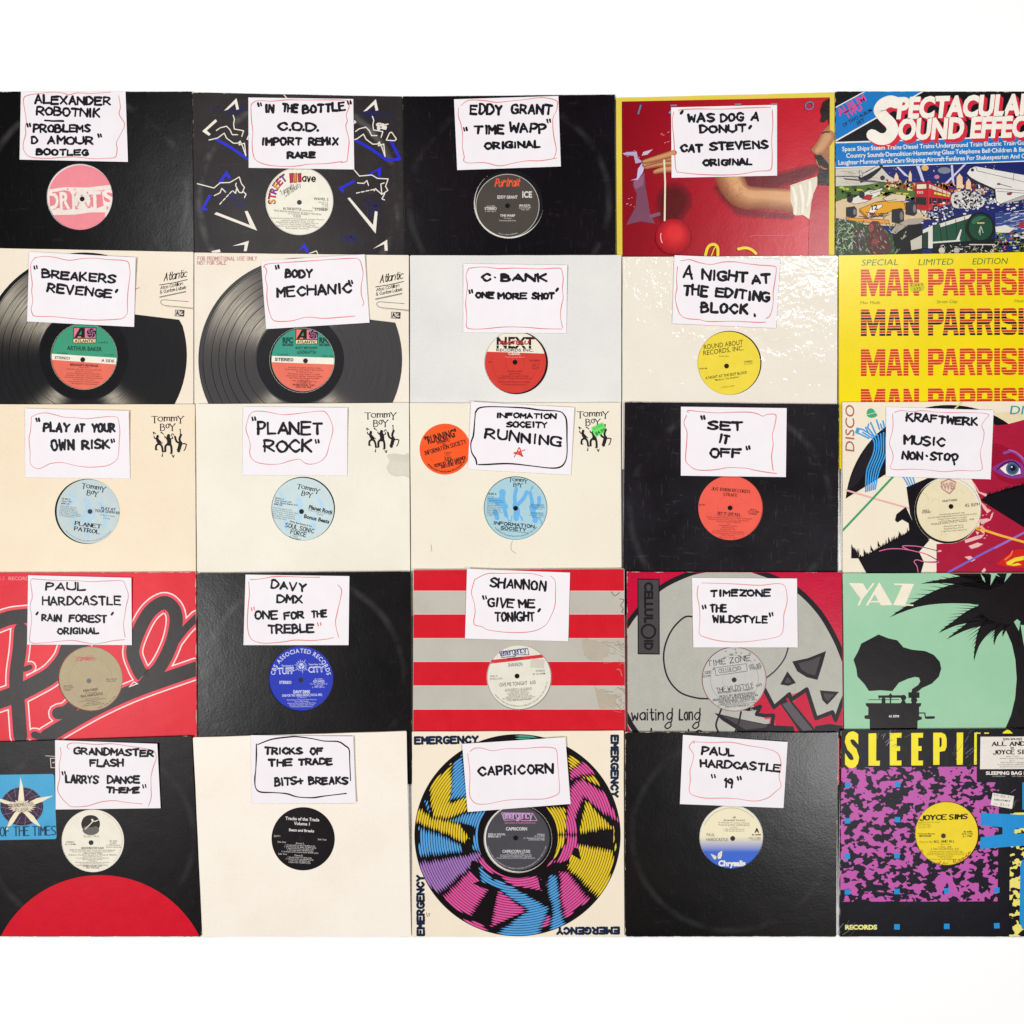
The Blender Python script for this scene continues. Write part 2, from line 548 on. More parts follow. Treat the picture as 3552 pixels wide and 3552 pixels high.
    def block(s, rows, ch, x0, x1, y, h, slope=0, xr=0):
        """one heavy poster capital cut into printed bands; rows: (low, high, colour) in cap heights"""
        out, hole = BLOCK[ch]
        tr = tessellate_polygon([[Vector((a, b, 0)) for a, b in out]] + ([[Vector((a, b, 0)) for a, b in hole]] if hole else []))
        V = out + hole
        for b0, b1, cc in rows:
            mi = s.midx(cc)
            for t in tr:
                q = [V[i] for i in t]
                if (q[1][0]-q[0][0])*(q[2][1]-q[0][1]) - (q[1][1]-q[0][1])*(q[2][0]-q[0][0]) < 0: q = q[::-1]
                q = half(q, (0, b0), (1, b0))
                if q: q = half(q, (0, b1), (1, b1), False)
                if q: s.tri([(x0 + a*(x1-x0), y - b*h - (x0 + a*(x1-x0) - xr)*slope) for a, b in q], mi)
    def arctext(s, col, body, cx, cy, r, a0, a1, h, bold=0, cols=None, inward=False, kw=1.0):
        """glyphs set round a circle from angle a0 to a1 (degrees, 90 = top)"""
        ws = []
        for ch in body:
            if ch == ' ': ws.append(.35); continue
            v = outline(ch, bold); ws.append(v[3]-v[2] + .10)
        tot = sum(ws); acc = 0
        for i, ch in enumerate(body):
            mid = acc + ws[i]/2; acc += ws[i]
            if ch == ' ': continue
            a = a0 + (a1-a0) * mid/tot
            ar = math.radians(a)
            rot = (90 - a) if not inward else (270 - a)
            gw = (ws[i]-.10) * h/CAP * kw
            s.text(cols[i % len(cols)] if cols else col, ch, cx + r*math.cos(ar), cy - r*math.sin(ar), h, w=gw, rot=rot, bold=bold, al='c')
    def lines(s, col, x, y, rows, h, lead, al='c', rot=0, bold=0):
        c, n = math.cos(math.radians(rot)), math.sin(math.radians(rot))
        for i, r in enumerate(rows):
            s.text(col, r, x - n*lead*i, y + c*lead*i, h, rot=rot, al=al, bold=bold)
    def build(s, name, parent):
        if not s.faces: return None
        me = bpy.data.meshes.new(name)
        me.from_pydata([tuple(v) for v in s.v], [], s.faces)
        for m in s.mats: me.materials.append(m)
        me.polygons.foreach_set('material_index', s.fm)
        me.update()
        o = bpy.data.objects.new(name, me)
        COL.objects.link(o)
        o.parent = parent
        return o

def mesh_obj(name, verts, faces, mats, parent, fm=None, smooth=False):
    me = bpy.data.meshes.new(name)
    me.from_pydata([tuple(v) for v in verts], [], faces)
    for m in mats: me.materials.append(m)
    if fm: me.polygons.foreach_set('material_index', fm)
    if smooth: me.polygons.foreach_set('use_smooth', [True]*len(faces))
    me.update()
    o = bpy.data.objects.new(name, me)
    COL.objects.link(o)
    o.parent = parent
    return o

def thing(name, label, cat, group, M):
    o = bpy.data.objects.new(name, None)
    o.empty_display_size = .02
    COL.objects.link(o)
    o.matrix_world = M
    o['label'] = label; o['category'] = cat
    if group: o['group'] = group
    return o

# ---------------------------------------------------------------- table
me = bpy.data.meshes.new('floor')
me.from_pydata([(-4, -4, 0), (4, -4, 0), (4, 4, 0), (-4, 4, 0)], [], [(0, 1, 2, 3)])
fm_, fn_ = newmat('white_floor')
fo_ = fn_.new('ShaderNodeTexCoord').outputs['Object']
fn_.l.new(fn_.mix(fn_.noise(fo_, 6, 3), (.94, .94, .94, 1), (.97, .97, .97, 1)), fn_.bsdf.inputs['Base Color'])
fn_.bsdf.inputs['Roughness'].default_value = .7
me.materials.append(fm_)
floor = bpy.data.objects.new('floor', me)
COL.objects.link(floor)
floor['kind'] = 'structure'
floor['label'] = 'plain white floor the record sleeves lie on'

# ---------------------------------------------------------------- sleeves, records, cards
T = 0.0042                       # sleeve thickness
GS = 'record sleeves laid out in overlapping rows'
GR = 'twelve inch records inside the sleeves'
GC = 'hand lettered note cards lying on the sleeves'

def wpt(p): return Vector(((p[0]-PX/2)*K, -(p[1]-PX/2)*K, 0))

class Sleeve:
    def __init__(s, name, label, crop, quad, mat, row, hole=None, wav=0):
        """quad: TL TR BR BL in photo pixels; hole: (x, y, r) in crop pixels"""
        s.crop = crop
        TLp, TRp, BRp, BLp = [wpt(p) for p in quad]
        top = (TLp + TRp)/2; bot = (BLp + BRp)/2; ctr = (top+bot)/2
        Lh = (top - bot).length
        zt = 0 if row == 1 else (1.50 + .03*row) * T
        th = math.atan2(zt, Lh)
        M = Matrix.Translation((ctr.x, ctr.y, zt/2 + (.0002 if row == 1 else .0001))) @ Matrix.Rotation(th, 4, 'X')
        s.M = M; s.f = Frame(M, T, crop); s.hole = hole; s.quad = quad
        s.root = thing(name, label, 'record sleeve', GS, M)
        ox, oy, k = crop
        cq = [((p[0]-ox)/k, (p[1]-oy)/k) for p in quad]
        s.cq = cq
        # outline with rounded corners and a faint waver
        rnd = random.Random(label)
        pts = []
        for i in range(4):
            p = Vector(cq[i]); a = Vector(cq[i-1]); b = Vector(cq[(i+1) % 4])
            da = (a-p).normalized(); db = (b-p).normalized()
            r = rnd.uniform(5, 14)
            for t in (0, .35, .65, 1):
                q = p + da*r*(1-t)**2 + db*r*t**2
                pts.append((q.x, q.y))
            for t in (.12, .25, .38, .5, .62, .75, .88):
                q = p + (b-p)*t
                nrm = Vector((-db.y, db.x))
                q = q + nrm * rnd.uniform(.4, 2.8)
                pts.append((q.x, q.y))
        loc = s.f.loc
        V = [loc(x, y) for x, y in pts]; n = len(V)
        V2 = [Vector((v.x, v.y, 0)) for v in V]
        verts = V + V2
        faces = []
        if hole:
            hp = circle_pts(*hole, 64)
            hv = [loc(x, y) for x, y in hp]
            base = len(verts); verts += hv
            verts += [Vector((v.x, v.y, T-.0005)) for v in hv]
            tr = tessellate_polygon([[Vector((x, y, 0)) for x, y in pts], [Vector((x, y, 0)) for x, y in hp]])
            idx = list(range(n)) + list(range(base, base+64))
            for t in tr: faces.append(tuple(idx[i] for i in t))
            for i in range(64):
                j = (i+1) % 64
                faces.append((base+i, base+j, base+64+j, base+64+i))
        else:
            for t in tessellate_polygon([[Vector((x, y, 0)) for x, y in pts]]): faces.append(t)
        for i in range(n):
            j = (i+1) % n
            faces.append((i, j, n+j, n+i))
        faces.append(tuple(range(n, 2*n)))
        me = bpy.data.meshes.new('card_cover')
        me.from_pydata([tuple(v) for v in verts], [], faces)
        me.materials.append(mat)
        import bmesh
        bm = bmesh.new(); bm.from_mesh(me)
        bmesh.ops.recalc_face_normals(bm, faces=bm.faces)
        # the front must look up
        for fc in bm.faces:
            if abs(fc.normal.z) > .9:
                zc = fc.calc_center_median().z
                if (zc > T*.9 and fc.normal.z < 0) or (zc < T*.1 and fc.normal.z > 0): fc.normal_flip()
        bm.to_mesh(me); bm.free()
        o = bpy.data.objects.new('card_cover', me)
        COL.objects.link(o); o.parent = s.root
        s.bounds = [(cq[0][0]+4, cq[0][1]+4), (cq[1][0]-4, cq[1][1]+4), (cq[2][0]-4, cq[2][1]-4), (cq[3][0]+4, cq[3][1]-4)]
    def part(s, fin='satin', clip=True, h=0.00003):
        hole = (s.hole[0], s.hole[1], s.hole[2]+2) if s.hole else None
        return Part(s.f, h, fin, hole=hole, outline=s.bounds if clip else None)
    def inner(s, dx, dy, r=None, col='#efece6'):
        """the white paper liner showing inside the cut-out"""
        cx, cy, r0 = s.hole
        h = -(T - .00232)
        p = [s.f.loc(*q, h) for q in circle_pts(cx, cy, r0*1.45, 64)]
        q = [s.f.loc(*q, h) for q in circle_pts(cx+dx, cy+dy, r or r0*.985, 64)]
        fs = [(i, 64+i, 64+(i+1) % 64, (i+1) % 64) for i in range(64)]
        return mesh_obj('paper_liner', p+q, fs, [ink(col, 'paper')], s.root)
    def record(s, label, col, lab=None, spin=None, rim=None):
        """lab: (x,y,r) of the paper label; spin: spindle hole centre. returns (root, part factory)"""
        cx, cy, r = s.hole
        lx, ly, lr = lab or (cx, cy, r)
        sx, sy = spin or (lx, ly)
        hz = -(T - .0023)
        c0 = s.f.loc(sx, sy, hz)
        v = Vector((c0.x, c0.y, 0))
        fr = s.f.shifted(v)
        root = thing('vinyl_record', label, 'record', GR, fr.M)
        # black pressing: a thin lathe with a raised rim
        qx, qy = s.f.src(sx, sy)
        (ax, ay), (bx, by), (ex, ey), (gx, gy) = s.quad
        rr_ = min(.1505, (min(qx-max(ax, gx), min(bx, ex)-qx, ey-qy, qy-max(ay, by)) - 8) * K)
        prof = [(.0036, .0021), (.050, .0021), (.0515, .0020), (rr_-.003, .0020), (rr_-.0004, .00215), (rr_, .0016), (rr_-.0004, .0010), (.0036, .0010)]
        N = 72; V = []; F = []
        prof[0] = (.0004, .0021); prof[-1] = (.0004, .0010)
        for a in range(N):
            t = 2*math.pi*a/N
            for pr, pz in prof: V.append((pr*math.cos(t), pr*math.sin(t), pz))
        m = len(prof)
        for a in range(N):
            b = (a+1) % N
            for i in range(m):
                j = (i+1) % m
                F.append((a*m+i, b*m+i, b*m+j, a*m+j))
        mesh_obj('vinyl_disc', V, F, [ink('#17161a', 'vinyl')], root)
        # the paper label with its spindle hole
        p = [fr.loc(*q, -(T-.0023)) for q in circle_pts(lx, ly, lr, 72)]
        q = [fr.loc(*q, -(T-.0023)) for q in circle_pts(sx, sy, 22*.39/s.crop[2], 72)]
        fs = [(i, 72+i, 72+(i+1) % 72, (i+1) % 72) for i in range(72)]
        mt = col if not isinstance(col, str) else ink(col, 'matte', .05)
        lo = mesh_obj('paper_label', p+q, fs, [mt], root)
        s.rec = (root, lo, fr, (lx, ly, lr-2), (sx, sy, 22*.39/s.crop[2]))
        return root
    def lpart(s, fin='matte', h=0.00003):
        root, lo, fr, d, hh = s.rec
        return Part(fr, -(T-.0023)+h, fin, disc=d, hole=hh)
    def lbuild(s, p, name):
        return p.build(name, s.rec[1])

INK = '#1b1a20'; RED = '#e08078'
CARDMAT = None
def note_card(slv, label, quad, borders, lines, bcol=RED, bw=7, curl=(0, 0, 0, 0), extra=None, lw=20):
    """quad TL TR BR BL in crop px; curl: lift in mm at the four corners"""
    global CARDMAT
    if CARDMAT is None:
        CARDMAT, nt = newmat('white_card_stock')
        ob = nt.new('ShaderNodeTexCoord').outputs['Object']
        f = nt.noise(ob, 30, 3)
        nt.l.new(nt.mix(f, lin('#efe8ec'), lin('#f7f2f5')), nt.bsdf.inputs['Base Color'])
        finish(nt, 'paper', ob)
    xs = [p[0] for p in quad]; ys = [p[1] for p in quad]
    cx, cy = sum(xs)/4, sum(ys)/4
    c0 = slv.f.loc(cx, cy, 0)
    fr = slv.f.shifted(Vector((c0.x, c0.y, T)))
    root = thing('note_card', label, 'note card', GC, fr.M)
    TL, TR, BR, BL = [Vector(p) for p in quad]
    W = (TR-TL).length; Hh = (BL-TL).length
    ex = (TR-TL+BR-BL).normalized(); ey = (BL-TL+BR-TR).normalized()
    c = Vector((cx, cy))
    def bend(x, y):
        d = Vector((x, y)) - c
        u = max(0, min(1, d.dot(ex)/W + .5)); v = max(0, min(1, d.dot(ey)/Hh + .5))
        z = 0
        for wgt, lift in (((1-u)*(1-v), curl[0]), (u*(1-v), curl[1]), (u*v, curl[2]), ((1-u)*v, curl[3])):
            z += 2.4 * lift * wgt**1.7
        return z*.001
    nx, ny = 14, 10
    base = .0016 if slv.f.crop[1] > 0 else .0016
    base = .00135
    V = []
    for j in range(ny+1):
        for i in range(nx+1):
            u, v = i/nx, j/ny
            p = TL*(1-u)*(1-v) + TR*u*(1-v) + BR*u*v + BL*(1-u)*v
            V.append(fr.loc(p.x, p.y, base + bend(p.x, p.y)))
    n = len(V)
    V += [Vector((v.x, v.y, v.z-.00025)) for v in V]
    F = []
    for j in range(ny):
        for i in range(nx):
            a = j*(nx+1)+i
            F.append((a, a+nx+1, a+nx+2, a+1))
            F.append((n+a, n+a+1, n+a+nx+2, n+a+nx+1))
    rim = [i for i in range(nx+1)] + [j*(nx+1)+nx for j in range(1, ny+1)] + [ny*(nx+1)+i for i in range(nx-1, -1, -1)] + [j*(nx+1) for j in range(ny-1, 0, -1)]
    for a, b in zip(rim, rim[1:]+rim[:1]): F.append((a, b, n+b, n+a))
    mesh_obj('paper_sheet', V, F, [CARDMAT], root, smooth=False)
    p = Part(fr, base+.00005, 'ink', bend=bend)
    for b in borders:
        p.stroke(bcol, b, bw, smooth=True, vary=.22, rnd=random.Random(str(b[0])))
    p.build('drawn_border', root)
    p = Part(fr, base+.00009, 'ink', bend=bend)
    k = .39/slv.crop[2]
    for ln in lines:
        if ln[0] == 'q':           # a pair of quote marks
            _, x, y = ln[:3]
            cc = ln[3] if len(ln) > 3 else INK
            w_ = lw*.8 if len(ln) < 4 else 9
            p.stroke(cc, [(x-15, y-13), (x-8, y+13)], w_, vary=.2)
            p.stroke(cc, [(x+9, y-15), (x+14, y+8)], w_, vary=.2)
        elif ln[0] == 'd':         # a single blob
            p.stroke(INK, [(ln[1]+6, ln[2]-8), (ln[1]-6, ln[2]+9)], lw*1.15)
        elif ln[0] == 'u':         # a plain stroke
            p.stroke(ln[3] if len(ln) > 3 else INK, ln[1], ln[2], vary=.15)
        else:
            body, x0, y0, x1, y1, h = ln[:6]
            q = ln[6] if len(ln) > 6 else lw
            p.hand(INK, body, x0 + q*.5, y0 - q*.4, x1 - q*.5, y1 - q*.4, h - q*.7, q, gap=2.2)
    p.build('handwriting', root)
    return root
BLK = '#19171b'; WHT = '#f3ece0'; CRM = '#f0e6d2'
# ================================================================= row 1
# ---- black sleeve, pink label
S = Sleeve('record_sleeve', 'plain glossy black record sleeve around the pink record label', (0, 300, .37267),
           [(-74, 317), (665, 317), (675, 1055), (-72, 1055)], cover_mat('#131216', 'gloss', .55, .12, .25, seed=1), 1, hole=(740, 1027, 308))
S.inner(10, 8)
S.record('record with a pink label crossed by a white band of stencil letters', '#f08e97', (752, 1030, 306), (765, 1047))
P = S.lpart()
P.poly('#f0e4da', [(430, 962), (600, 938), (820, 940), (1060, 912), (1060, 1170), (840, 1172), (700, 1192), (480, 1197), (430, 1190)])
for q in ([(420, 990), (520, 980), (600, 965), (650, 975), (670, 1010), (672, 1140), (600, 1150), (540, 1130), (500, 1150), (430, 1130)],
          [(690, 1000), (830, 985), (845, 1130), (700, 1145)], [(805, 980), (945, 965), (965, 1110), (900, 1135), (850, 1120)], [(955, 965), (1070, 950), (1070, 1080), (975, 1100)]):
    P.poly('#ea8791', q)
P.up()
P.text('#f3e7dd', 'DR', 440, 1140, 150, w=215, rot=-2, bold=.03)
P.ell('#efe3d9', 765, 1062, 76, 84)
P.text('#d9a8a2', 'A', 765, 1122, 118, al='c', bold=.0, rot=-2)
P.ell('#efe3d9', 765, 1056, 34)
P.up()
P.text('#f3e7dd', 'T', 826, 1130, 150, w=118, rot=-2, bold=.03)
P.text('#f3e7dd', 'S', 960, 1100, 135, w=105, rot=-3, bold=.03)
rr = random.Random(4)
for i in range(26):
    x, y = rr.uniform(470, 1020), rr.uniform(950, 1180)
    P.ell(rr.choice(['#f0e4da', '#ea8791']), x, y, rr.uniform(3, 9), rr.uniform(3, 12), n=7, up=False)
P.rect('#f0e4da', 978, 1172, 1010, 1215)
S.lbuild(P, 'printed_lettering')
note_card(S, 'note card with five lines and a short underline on the pink-label black sleeve',
  [(195, 45), (1168, 45), (1191, 702), (182, 680)],
  [[(1105, 85), (1120, 190), (1110, 260), (1160, 350), (1130, 430), (1085, 520), (1090, 580), (1075, 655), (1000, 668), (860, 672), (680, 655), (450, 668), (290, 658), (230, 610), (215, 540), (240, 440), (235, 380), (245, 320), (230, 220), (218, 130), (240, 90), (330, 70), (500, 52), (600, 65), (640, 78), (720, 60), (850, 65), (1030, 52)]],
  [('ALEXANDER', 320, 165, 1035, 178, 85), ('ROBOTNIK', 335, 270, 940, 290, 85), ('u', [(418, 316), (500, 322), (588, 322)], 20), ('q', 268, 362), ('PROBLEMS', 305, 432, 850, 428, 78),
   ('D', 283, 538, 355, 538, 72), ('AMOUR', 435, 538, 875, 545, 76), ('q', 928, 458), ('BOOTLEG', 330, 642, 830, 648, 62)], curl=(0, 0, .6, .4), lw=21)

# ---- black sleeve with blue and white line drawings
S = Sleeve('record_sleeve', 'black record sleeve printed with white and blue angular line drawings', (660, 300, .39337),
           [(667, 320), (1394.5, 334.6), (1404, 1068), (678, 1055)], cover_mat('#2c282a', 'satin', .9, .30, .6, tint='#3a3534', seed=2), 1, hole=(960, 1010, 302))
P = S.part()
W = '#efe7da'; B = '#2b2fd0'
rr = random.Random(9)
for x0, y0, sx, sy in ((330, 200, 150, 60), (1600, 250, 130, 80), (390, 1000, 120, 100), (1590, 1060, 70, 110), (1390, 1350, 60, 30)):
    for i in range(26):                                     # worn ink patches
        x, y = rr.gauss(x0, sx*.5), rr.gauss(y0, sy*.5)
        a = rr.uniform(20, 60)
        P.stroke('#28265a', [(x, y), (x+a, y+rr.uniform(-25, 25))], rr.uniform(4, 12))
P.up()
for dx, dy in ((0, 0), (1228, 8)):
    o = lambda L: [(x+dx, y+dy) for x, y in L]
    P.stroke(B, o([(235, 468), (370, 545), (505, 640), (620, 620 if dx else 600)][:3] + [(622, 632)]), 24)
    P.stroke(B, o([(622, 632), (545, 480)]), 24)
    P.poly(W, o([(298, 213), (408, 103), (430, 200), (407, 207), (395, 150), (330, 205)]))
    P.poly(W, o([(105, 395), (222, 288), (238, 306), (145, 388), (180, 420), (165, 435)]))
    for L in ([(378, 255), (390, 290), (382, 330), (388, 375), (470, 390), (455, 440)], [(230, 388), (262, 365), (320, 350), (350, 380), (370, 425), (418, 425)],
              [(165, 472), (240, 455), (300, 412), (320, 455), (380, 500), (420, 500), (440, 482), (462, 530), (490, 610), (478, 500), (430, 515), (440, 480)],
              [(500, 465), (530, 400), (548, 395), (590, 455), (575, 470), (500, 465)]):
        P.stroke(W, o(L), 9)
P.up()
for i in range(18):
    x, y = rr.uniform(1632, 1712), rr.uniform(318, 372)
    P.rect('#e6dfd6', x, y, x+rr.uniform(14, 40), y+rr.uniform(8, 22), rr.uniform(-15, 15))
P.poly(B, [(245, 848), (320, 740), (362, 808), (338, 818), (316, 785), (280, 850)])
P.poly(B, [(92, 1085), (165, 953), (192, 955), (127, 1072), (160, 1080), (145, 1096)])
P.poly(W, [(210, 1125), (232, 1108), (525, 1222), (480, 1100), (506, 1097), (590, 1271)])
for L in ([(62, 857), (210, 895), (262, 850), (350, 846), (432, 798), (452, 858), (478, 890), (457, 937), (432, 935), (400, 872), (405, 852)], [(212, 962), (262, 938), (278, 898), (312, 932)], [(432, 935), (408, 900), (400, 942), (375, 920)], [(470, 930), (492, 950), (478, 980)]):
    P.stroke(W, L, 9)
P.dash(W, (365, 925), (250, 1048), 9, 4)
for L in ([(1445, 735), (1492, 790), (1600, 780), (1650, 810), (1745, 815), (1722, 880), (1742, 916), (1690, 952), (1662, 928), (1632, 900), (1622, 920)], [(1475, 850), (1530, 855), (1558, 830), (1572, 872)], [(1690, 952), (1680, 860), (1710, 850)], [(1715, 945), (1690, 990), (1712, 1000)]):
    P.stroke(W, L, 9)
P.dash(W, (1465, 940), (1632, 905), 9, 4)
P.poly(B, [(1560, 778), (1685, 708), (1680, 792), (1655, 797), (1650, 745), (1590, 778)])
P.poly(B, [(1310, 892), (1440, 824), (1456, 846), (1346, 896), (1358, 930), (1335, 936)])
P.poly(W, [(1385, 985), (1407, 980), (1612, 1222), (1628, 1098), (1652, 1105), (1635, 1297)])
P.poly(W, [(370, 1407), (517, 1360), (497, 1452), (472, 1452), (480, 1395)])
P.poly(W, [(185, 1452), (260, 1436), (268, 1462), (200, 1470)])
P.poly(B, [(948, 1458), (1008, 1380), (1052, 1462), (1020, 1466), (1004, 1420)])
P.stroke(W, [(1050, 1472), (1112, 1450), (1125, 1476)], 9)
P.poly(W, [(1610, 1432), (1736, 1350), (1741, 1448), (1715, 1448), (1710, 1390)])
P.stroke(W, [(825, 72), (850, 102)], 8)
P.build('printed_drawings', S.root)
S.record('record with a cream label and a rainbow arc of cartoon letters', '#f3eddd', (962, 1010, 300), (962, 1022))
P = S.lpart()
P.ringband('#d8d2c4', 966, 1012, 292, 296, 64)
P.arctext(None, 'STREET', 955, 1005, 205, 188, 118, 62, bold=.04, cols=['#6a1d33'], kw=1.0)
P.up()
P.arctext(None, 'STREET', 955, 1005, 207, 187.2, 118.8, 52, bold=.02, cols=['#e0a52c', '#d83a5e', '#8b4fa5', '#e0a52c', '#d83a5e', '#8b4fa5'])
for i, (x, hh) in enumerate(((895, 80), (930, 78), (968, 74))):
    P.poly('#e28a2e' if i % 2 else '#c8324e', [(x-20, 765), (x+8, 762), (x+12, 765+hh), (x-14, 770+hh)])
    P.stroke('#2a1014', [(x-20, 765), (x-14, 770+hh), (x+12, 765+hh), (x+8, 762)], 5)
P.hand('#2a1014', 'ave', 990, 835, 1100, 840, 62, 12, jit=.3)
P.hand('#e0682e', 'ave', 990, 833, 1098, 838, 58, 6, jit=.3)
P.hand('#2a2528', '"Longevity...', 800, 960, 930, 880, 40, 3.5, shear=.3, jit=.3, smooth_all=True)
P.hand('#2a2528', '..Continuity"', 830, 985, 985, 872, 40, 3.5, shear=.3, jit=.3)
D = '#4b463f'
P.text(D, 'WAVEL 2', 1218, 1005, 22, rot=2, al='r', bold=.02)
P.lines(D, 1215, 1028, ['WAVEL 2 A', 'Side A/B', 'p 1983', 'Streetwave Records', '45 RPM'], 12, 16, al='r')
P.text(D, 'STEREO', 1208, 1098, 22, rot=2, al='r', bold=.02)
P.text(D, 'IN THE BOTTLE', 820, 1088, 22, w=160, rot=2, bold=.02)
P.text(D, '(4.50 REMIX VERSION)', 985, 1100, 12, w=95, rot=2)
P.text(D, 'SPECIAL REGROOVE INCORPORATING THE DRUM OF THESE SESSIONS', 738, 1100, 15, w=420, rot=5)
P.text(D, '(Gil Scott-Heron / Brouhaha)', 860, 1126, 11, w=180, rot=3)
P.text(D, 'C.O.D.', 910, 1152, 20, w=68, rot=2, bold=.02)
P.lines(D, 945, 1172, ['Produced and mixed by Paul A. Rodriguez for Emergency Records', 'Licensed for production by Day A.M. Ltd', 'Published by Brouhaha Music and Chappell Music Ltd', 'Prod. & Arr. Song Courtesy of LBO Records', 'Mixed after the sound recorded: "The Mighty Machine"', 'Remix engineer: Rob Brown'], 12, 17, rot=2)
S.lbuild(P, 'printed_lettering')
note_card(S, 'note card with four lines, IMPORT REMIX third, on the line-drawing sleeve', [(512, 97), (1437, 110), (1446, 732), (515, 717)],
  [[(535, 185), (545, 150), (600, 125), (720, 130), (850, 118), (1000, 120), (1200, 118), (1340, 120), (1390, 130), (1400, 180), (1375, 250), (1385, 300), (1372, 350), (1395, 450), (1400, 500), (1385, 640), (1375, 662), (1330, 670)],
   [(535, 185), (540, 300), (552, 400), (545, 500), (555, 600), (580, 650), (640, 680), (720, 698), (850, 705), (950, 700), (1050, 685), (1200, 680), (1335, 662)]],
  [('q', 612, 160), ('IN', 655, 236, 740, 238, 78), ('THE', 803, 228, 950, 236, 76), ('BOTTLE', 985, 243, 1375, 215, 78), ('q', 1402, 142), ('C.O.D.', 768, 388, 1135, 398, 80),
   ('IMPORT', 622, 522, 990, 522, 72), ('REMIX', 1040, 522, 1310, 520, 72), ('RARE', 852, 636, 1110, 634, 62)], curl=(0, .3, .5, 0), lw=22)

# ---- black sleeve, dark grey label
S = Sleeve('record_sleeve', 'plain black record sleeve around the dark grey label with orange script', (1390, 300, .39337),
           [(1396.5, 334), (2133, 327.5), (2136, 1065), (1407, 1068)], cover_mat('#171318', 'gloss', .35, .16, .15, tint='#1d181d', seed=3), 1, hole=(952, 1032, 308))
S.inner(6, -8)
S.record('record with a dark grey label, orange script and a thin white ring', '#4a443e', (942, 1050, 284), (942, 1052))
P = S.lpart()
P.ringband('#d9d2c6', 942, 1052, 276, 280, 72)
O = '#ef5b35'; L = '#d8d2ca'
P.hand(O, 'Portrait', 830, 882, 1042, 878, 66, 9, shear=.25, jit=.1, gap=2.2)
P.stroke(O, [(905, 828), (940, 832), (985, 826)], 6); P.stroke(O, [(1000, 876), (1020, 870), (1042, 850)], 8)
P.up()
P.text(L, 'ICE', 1072, 978, 52, w=86, bold=.04)
P.text(L, 'EDDY GRANT', 852, 988, 26, w=178, bold=.03)
P.text(L, 'STEREO', 740, 1088, 24, w=106, bold=.03)
P.text(L, '33 1/3 RPM', 795, 1062, 13, w=70, al='c'); P.text(L, 'p 1982 CBS Inc.', 795, 1106, 11, w=100, al='c')
P.text(L, '4R9-03574', 1042, 1060, 20, w=100, bold=.02); P.lines(L, 1095, 1076, ['A & B SYSTEM', 'Time: 6:59'], 12, 15)
P.text(L, 'TIME WARP', 942, 1148, 20, w=132, al='c', bold=.03)
P.text(L, '(E. Grant)', 942, 1166, 11, al='c'); P.text(L, 'Produced by Eddy Grant', 942, 1188, 13, w=145, al='c')
P.arctext(L, 'Portrait is a trademark of CBS Records', 942, 1052, 258, 252, 290, 9, inward=True)
S.lbuild(P, 'printed_lettering')
note_card(S, 'note card ending in the word ORIGINAL on the grey-label black sleeve', [(470, 113), (1390, 83), (1412, 705), (498, 737)],
  [[(510, 190), (508, 260), (530, 330), (545, 420), (545, 540), (560, 620), (555, 655), (600, 675), (740, 672), (870, 700), (1000, 675), (1120, 655), (1230, 655), (1375, 632)],
   [(1350, 630), (1372, 560), (1350, 440), (1340, 330), (1345, 270), (1370, 220), (1380, 170), (1372, 125), (1250, 98), (1100, 115), (950, 130), (850, 140), (740, 125), (600, 122), (530, 170)]],
  [('EDDY', 605, 248, 900, 255, 92), ('GRANT', 968, 243, 1338, 255, 92), ('q', 570, 378), ('q', 1306, 306), ('T', 642, 420, 725, 425, 78), ('IME', 735, 428, 915, 420, 84), ('WAPP', 950, 405, 1288, 416, 88), ('ORIGINAL', 735, 556, 1238, 542, 66)], curl=(0, .3, .8, .2), lw=22)

# ---- red sleeve with yellow border
S = Sleeve('record_sleeve', 'crimson record sleeve with yellow border picturing an outstretched arm and red ball', (2130, 300, .41408),
           [(2137, 339), (2895, 320), (2896, 1058), (2140, 1068)], cover_mat('#e6d052', 'satin', .7, 0, 0, tint='#d9c34c', seed=4), 1)
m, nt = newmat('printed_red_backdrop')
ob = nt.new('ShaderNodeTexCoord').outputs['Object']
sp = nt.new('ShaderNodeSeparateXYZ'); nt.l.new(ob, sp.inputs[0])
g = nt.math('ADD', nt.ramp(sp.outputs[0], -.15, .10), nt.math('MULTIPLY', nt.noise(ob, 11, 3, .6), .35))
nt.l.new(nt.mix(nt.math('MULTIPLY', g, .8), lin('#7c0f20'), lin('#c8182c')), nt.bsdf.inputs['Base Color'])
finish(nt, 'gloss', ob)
P = S.part('gloss')
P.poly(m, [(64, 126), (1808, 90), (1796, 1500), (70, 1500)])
P.tones('#8c1224', '#5c0c1a', [(500, 960), (470, 1060)], (330, 260), (190, 130), 9)
P.tones('#a81428', '#6c0e20', [(1120, 800), (1350, 790), (1600, 720), (1690, 690)], (150, 150, 120, 90), (90, 80, 60, 30), 7)
P.tones('#a81428', '#7c1022', [(860, 850), (990, 990), (1090, 1050), (1490, 1090)], (70, 90, 90, 50), (30, 40, 40, 20), 6)
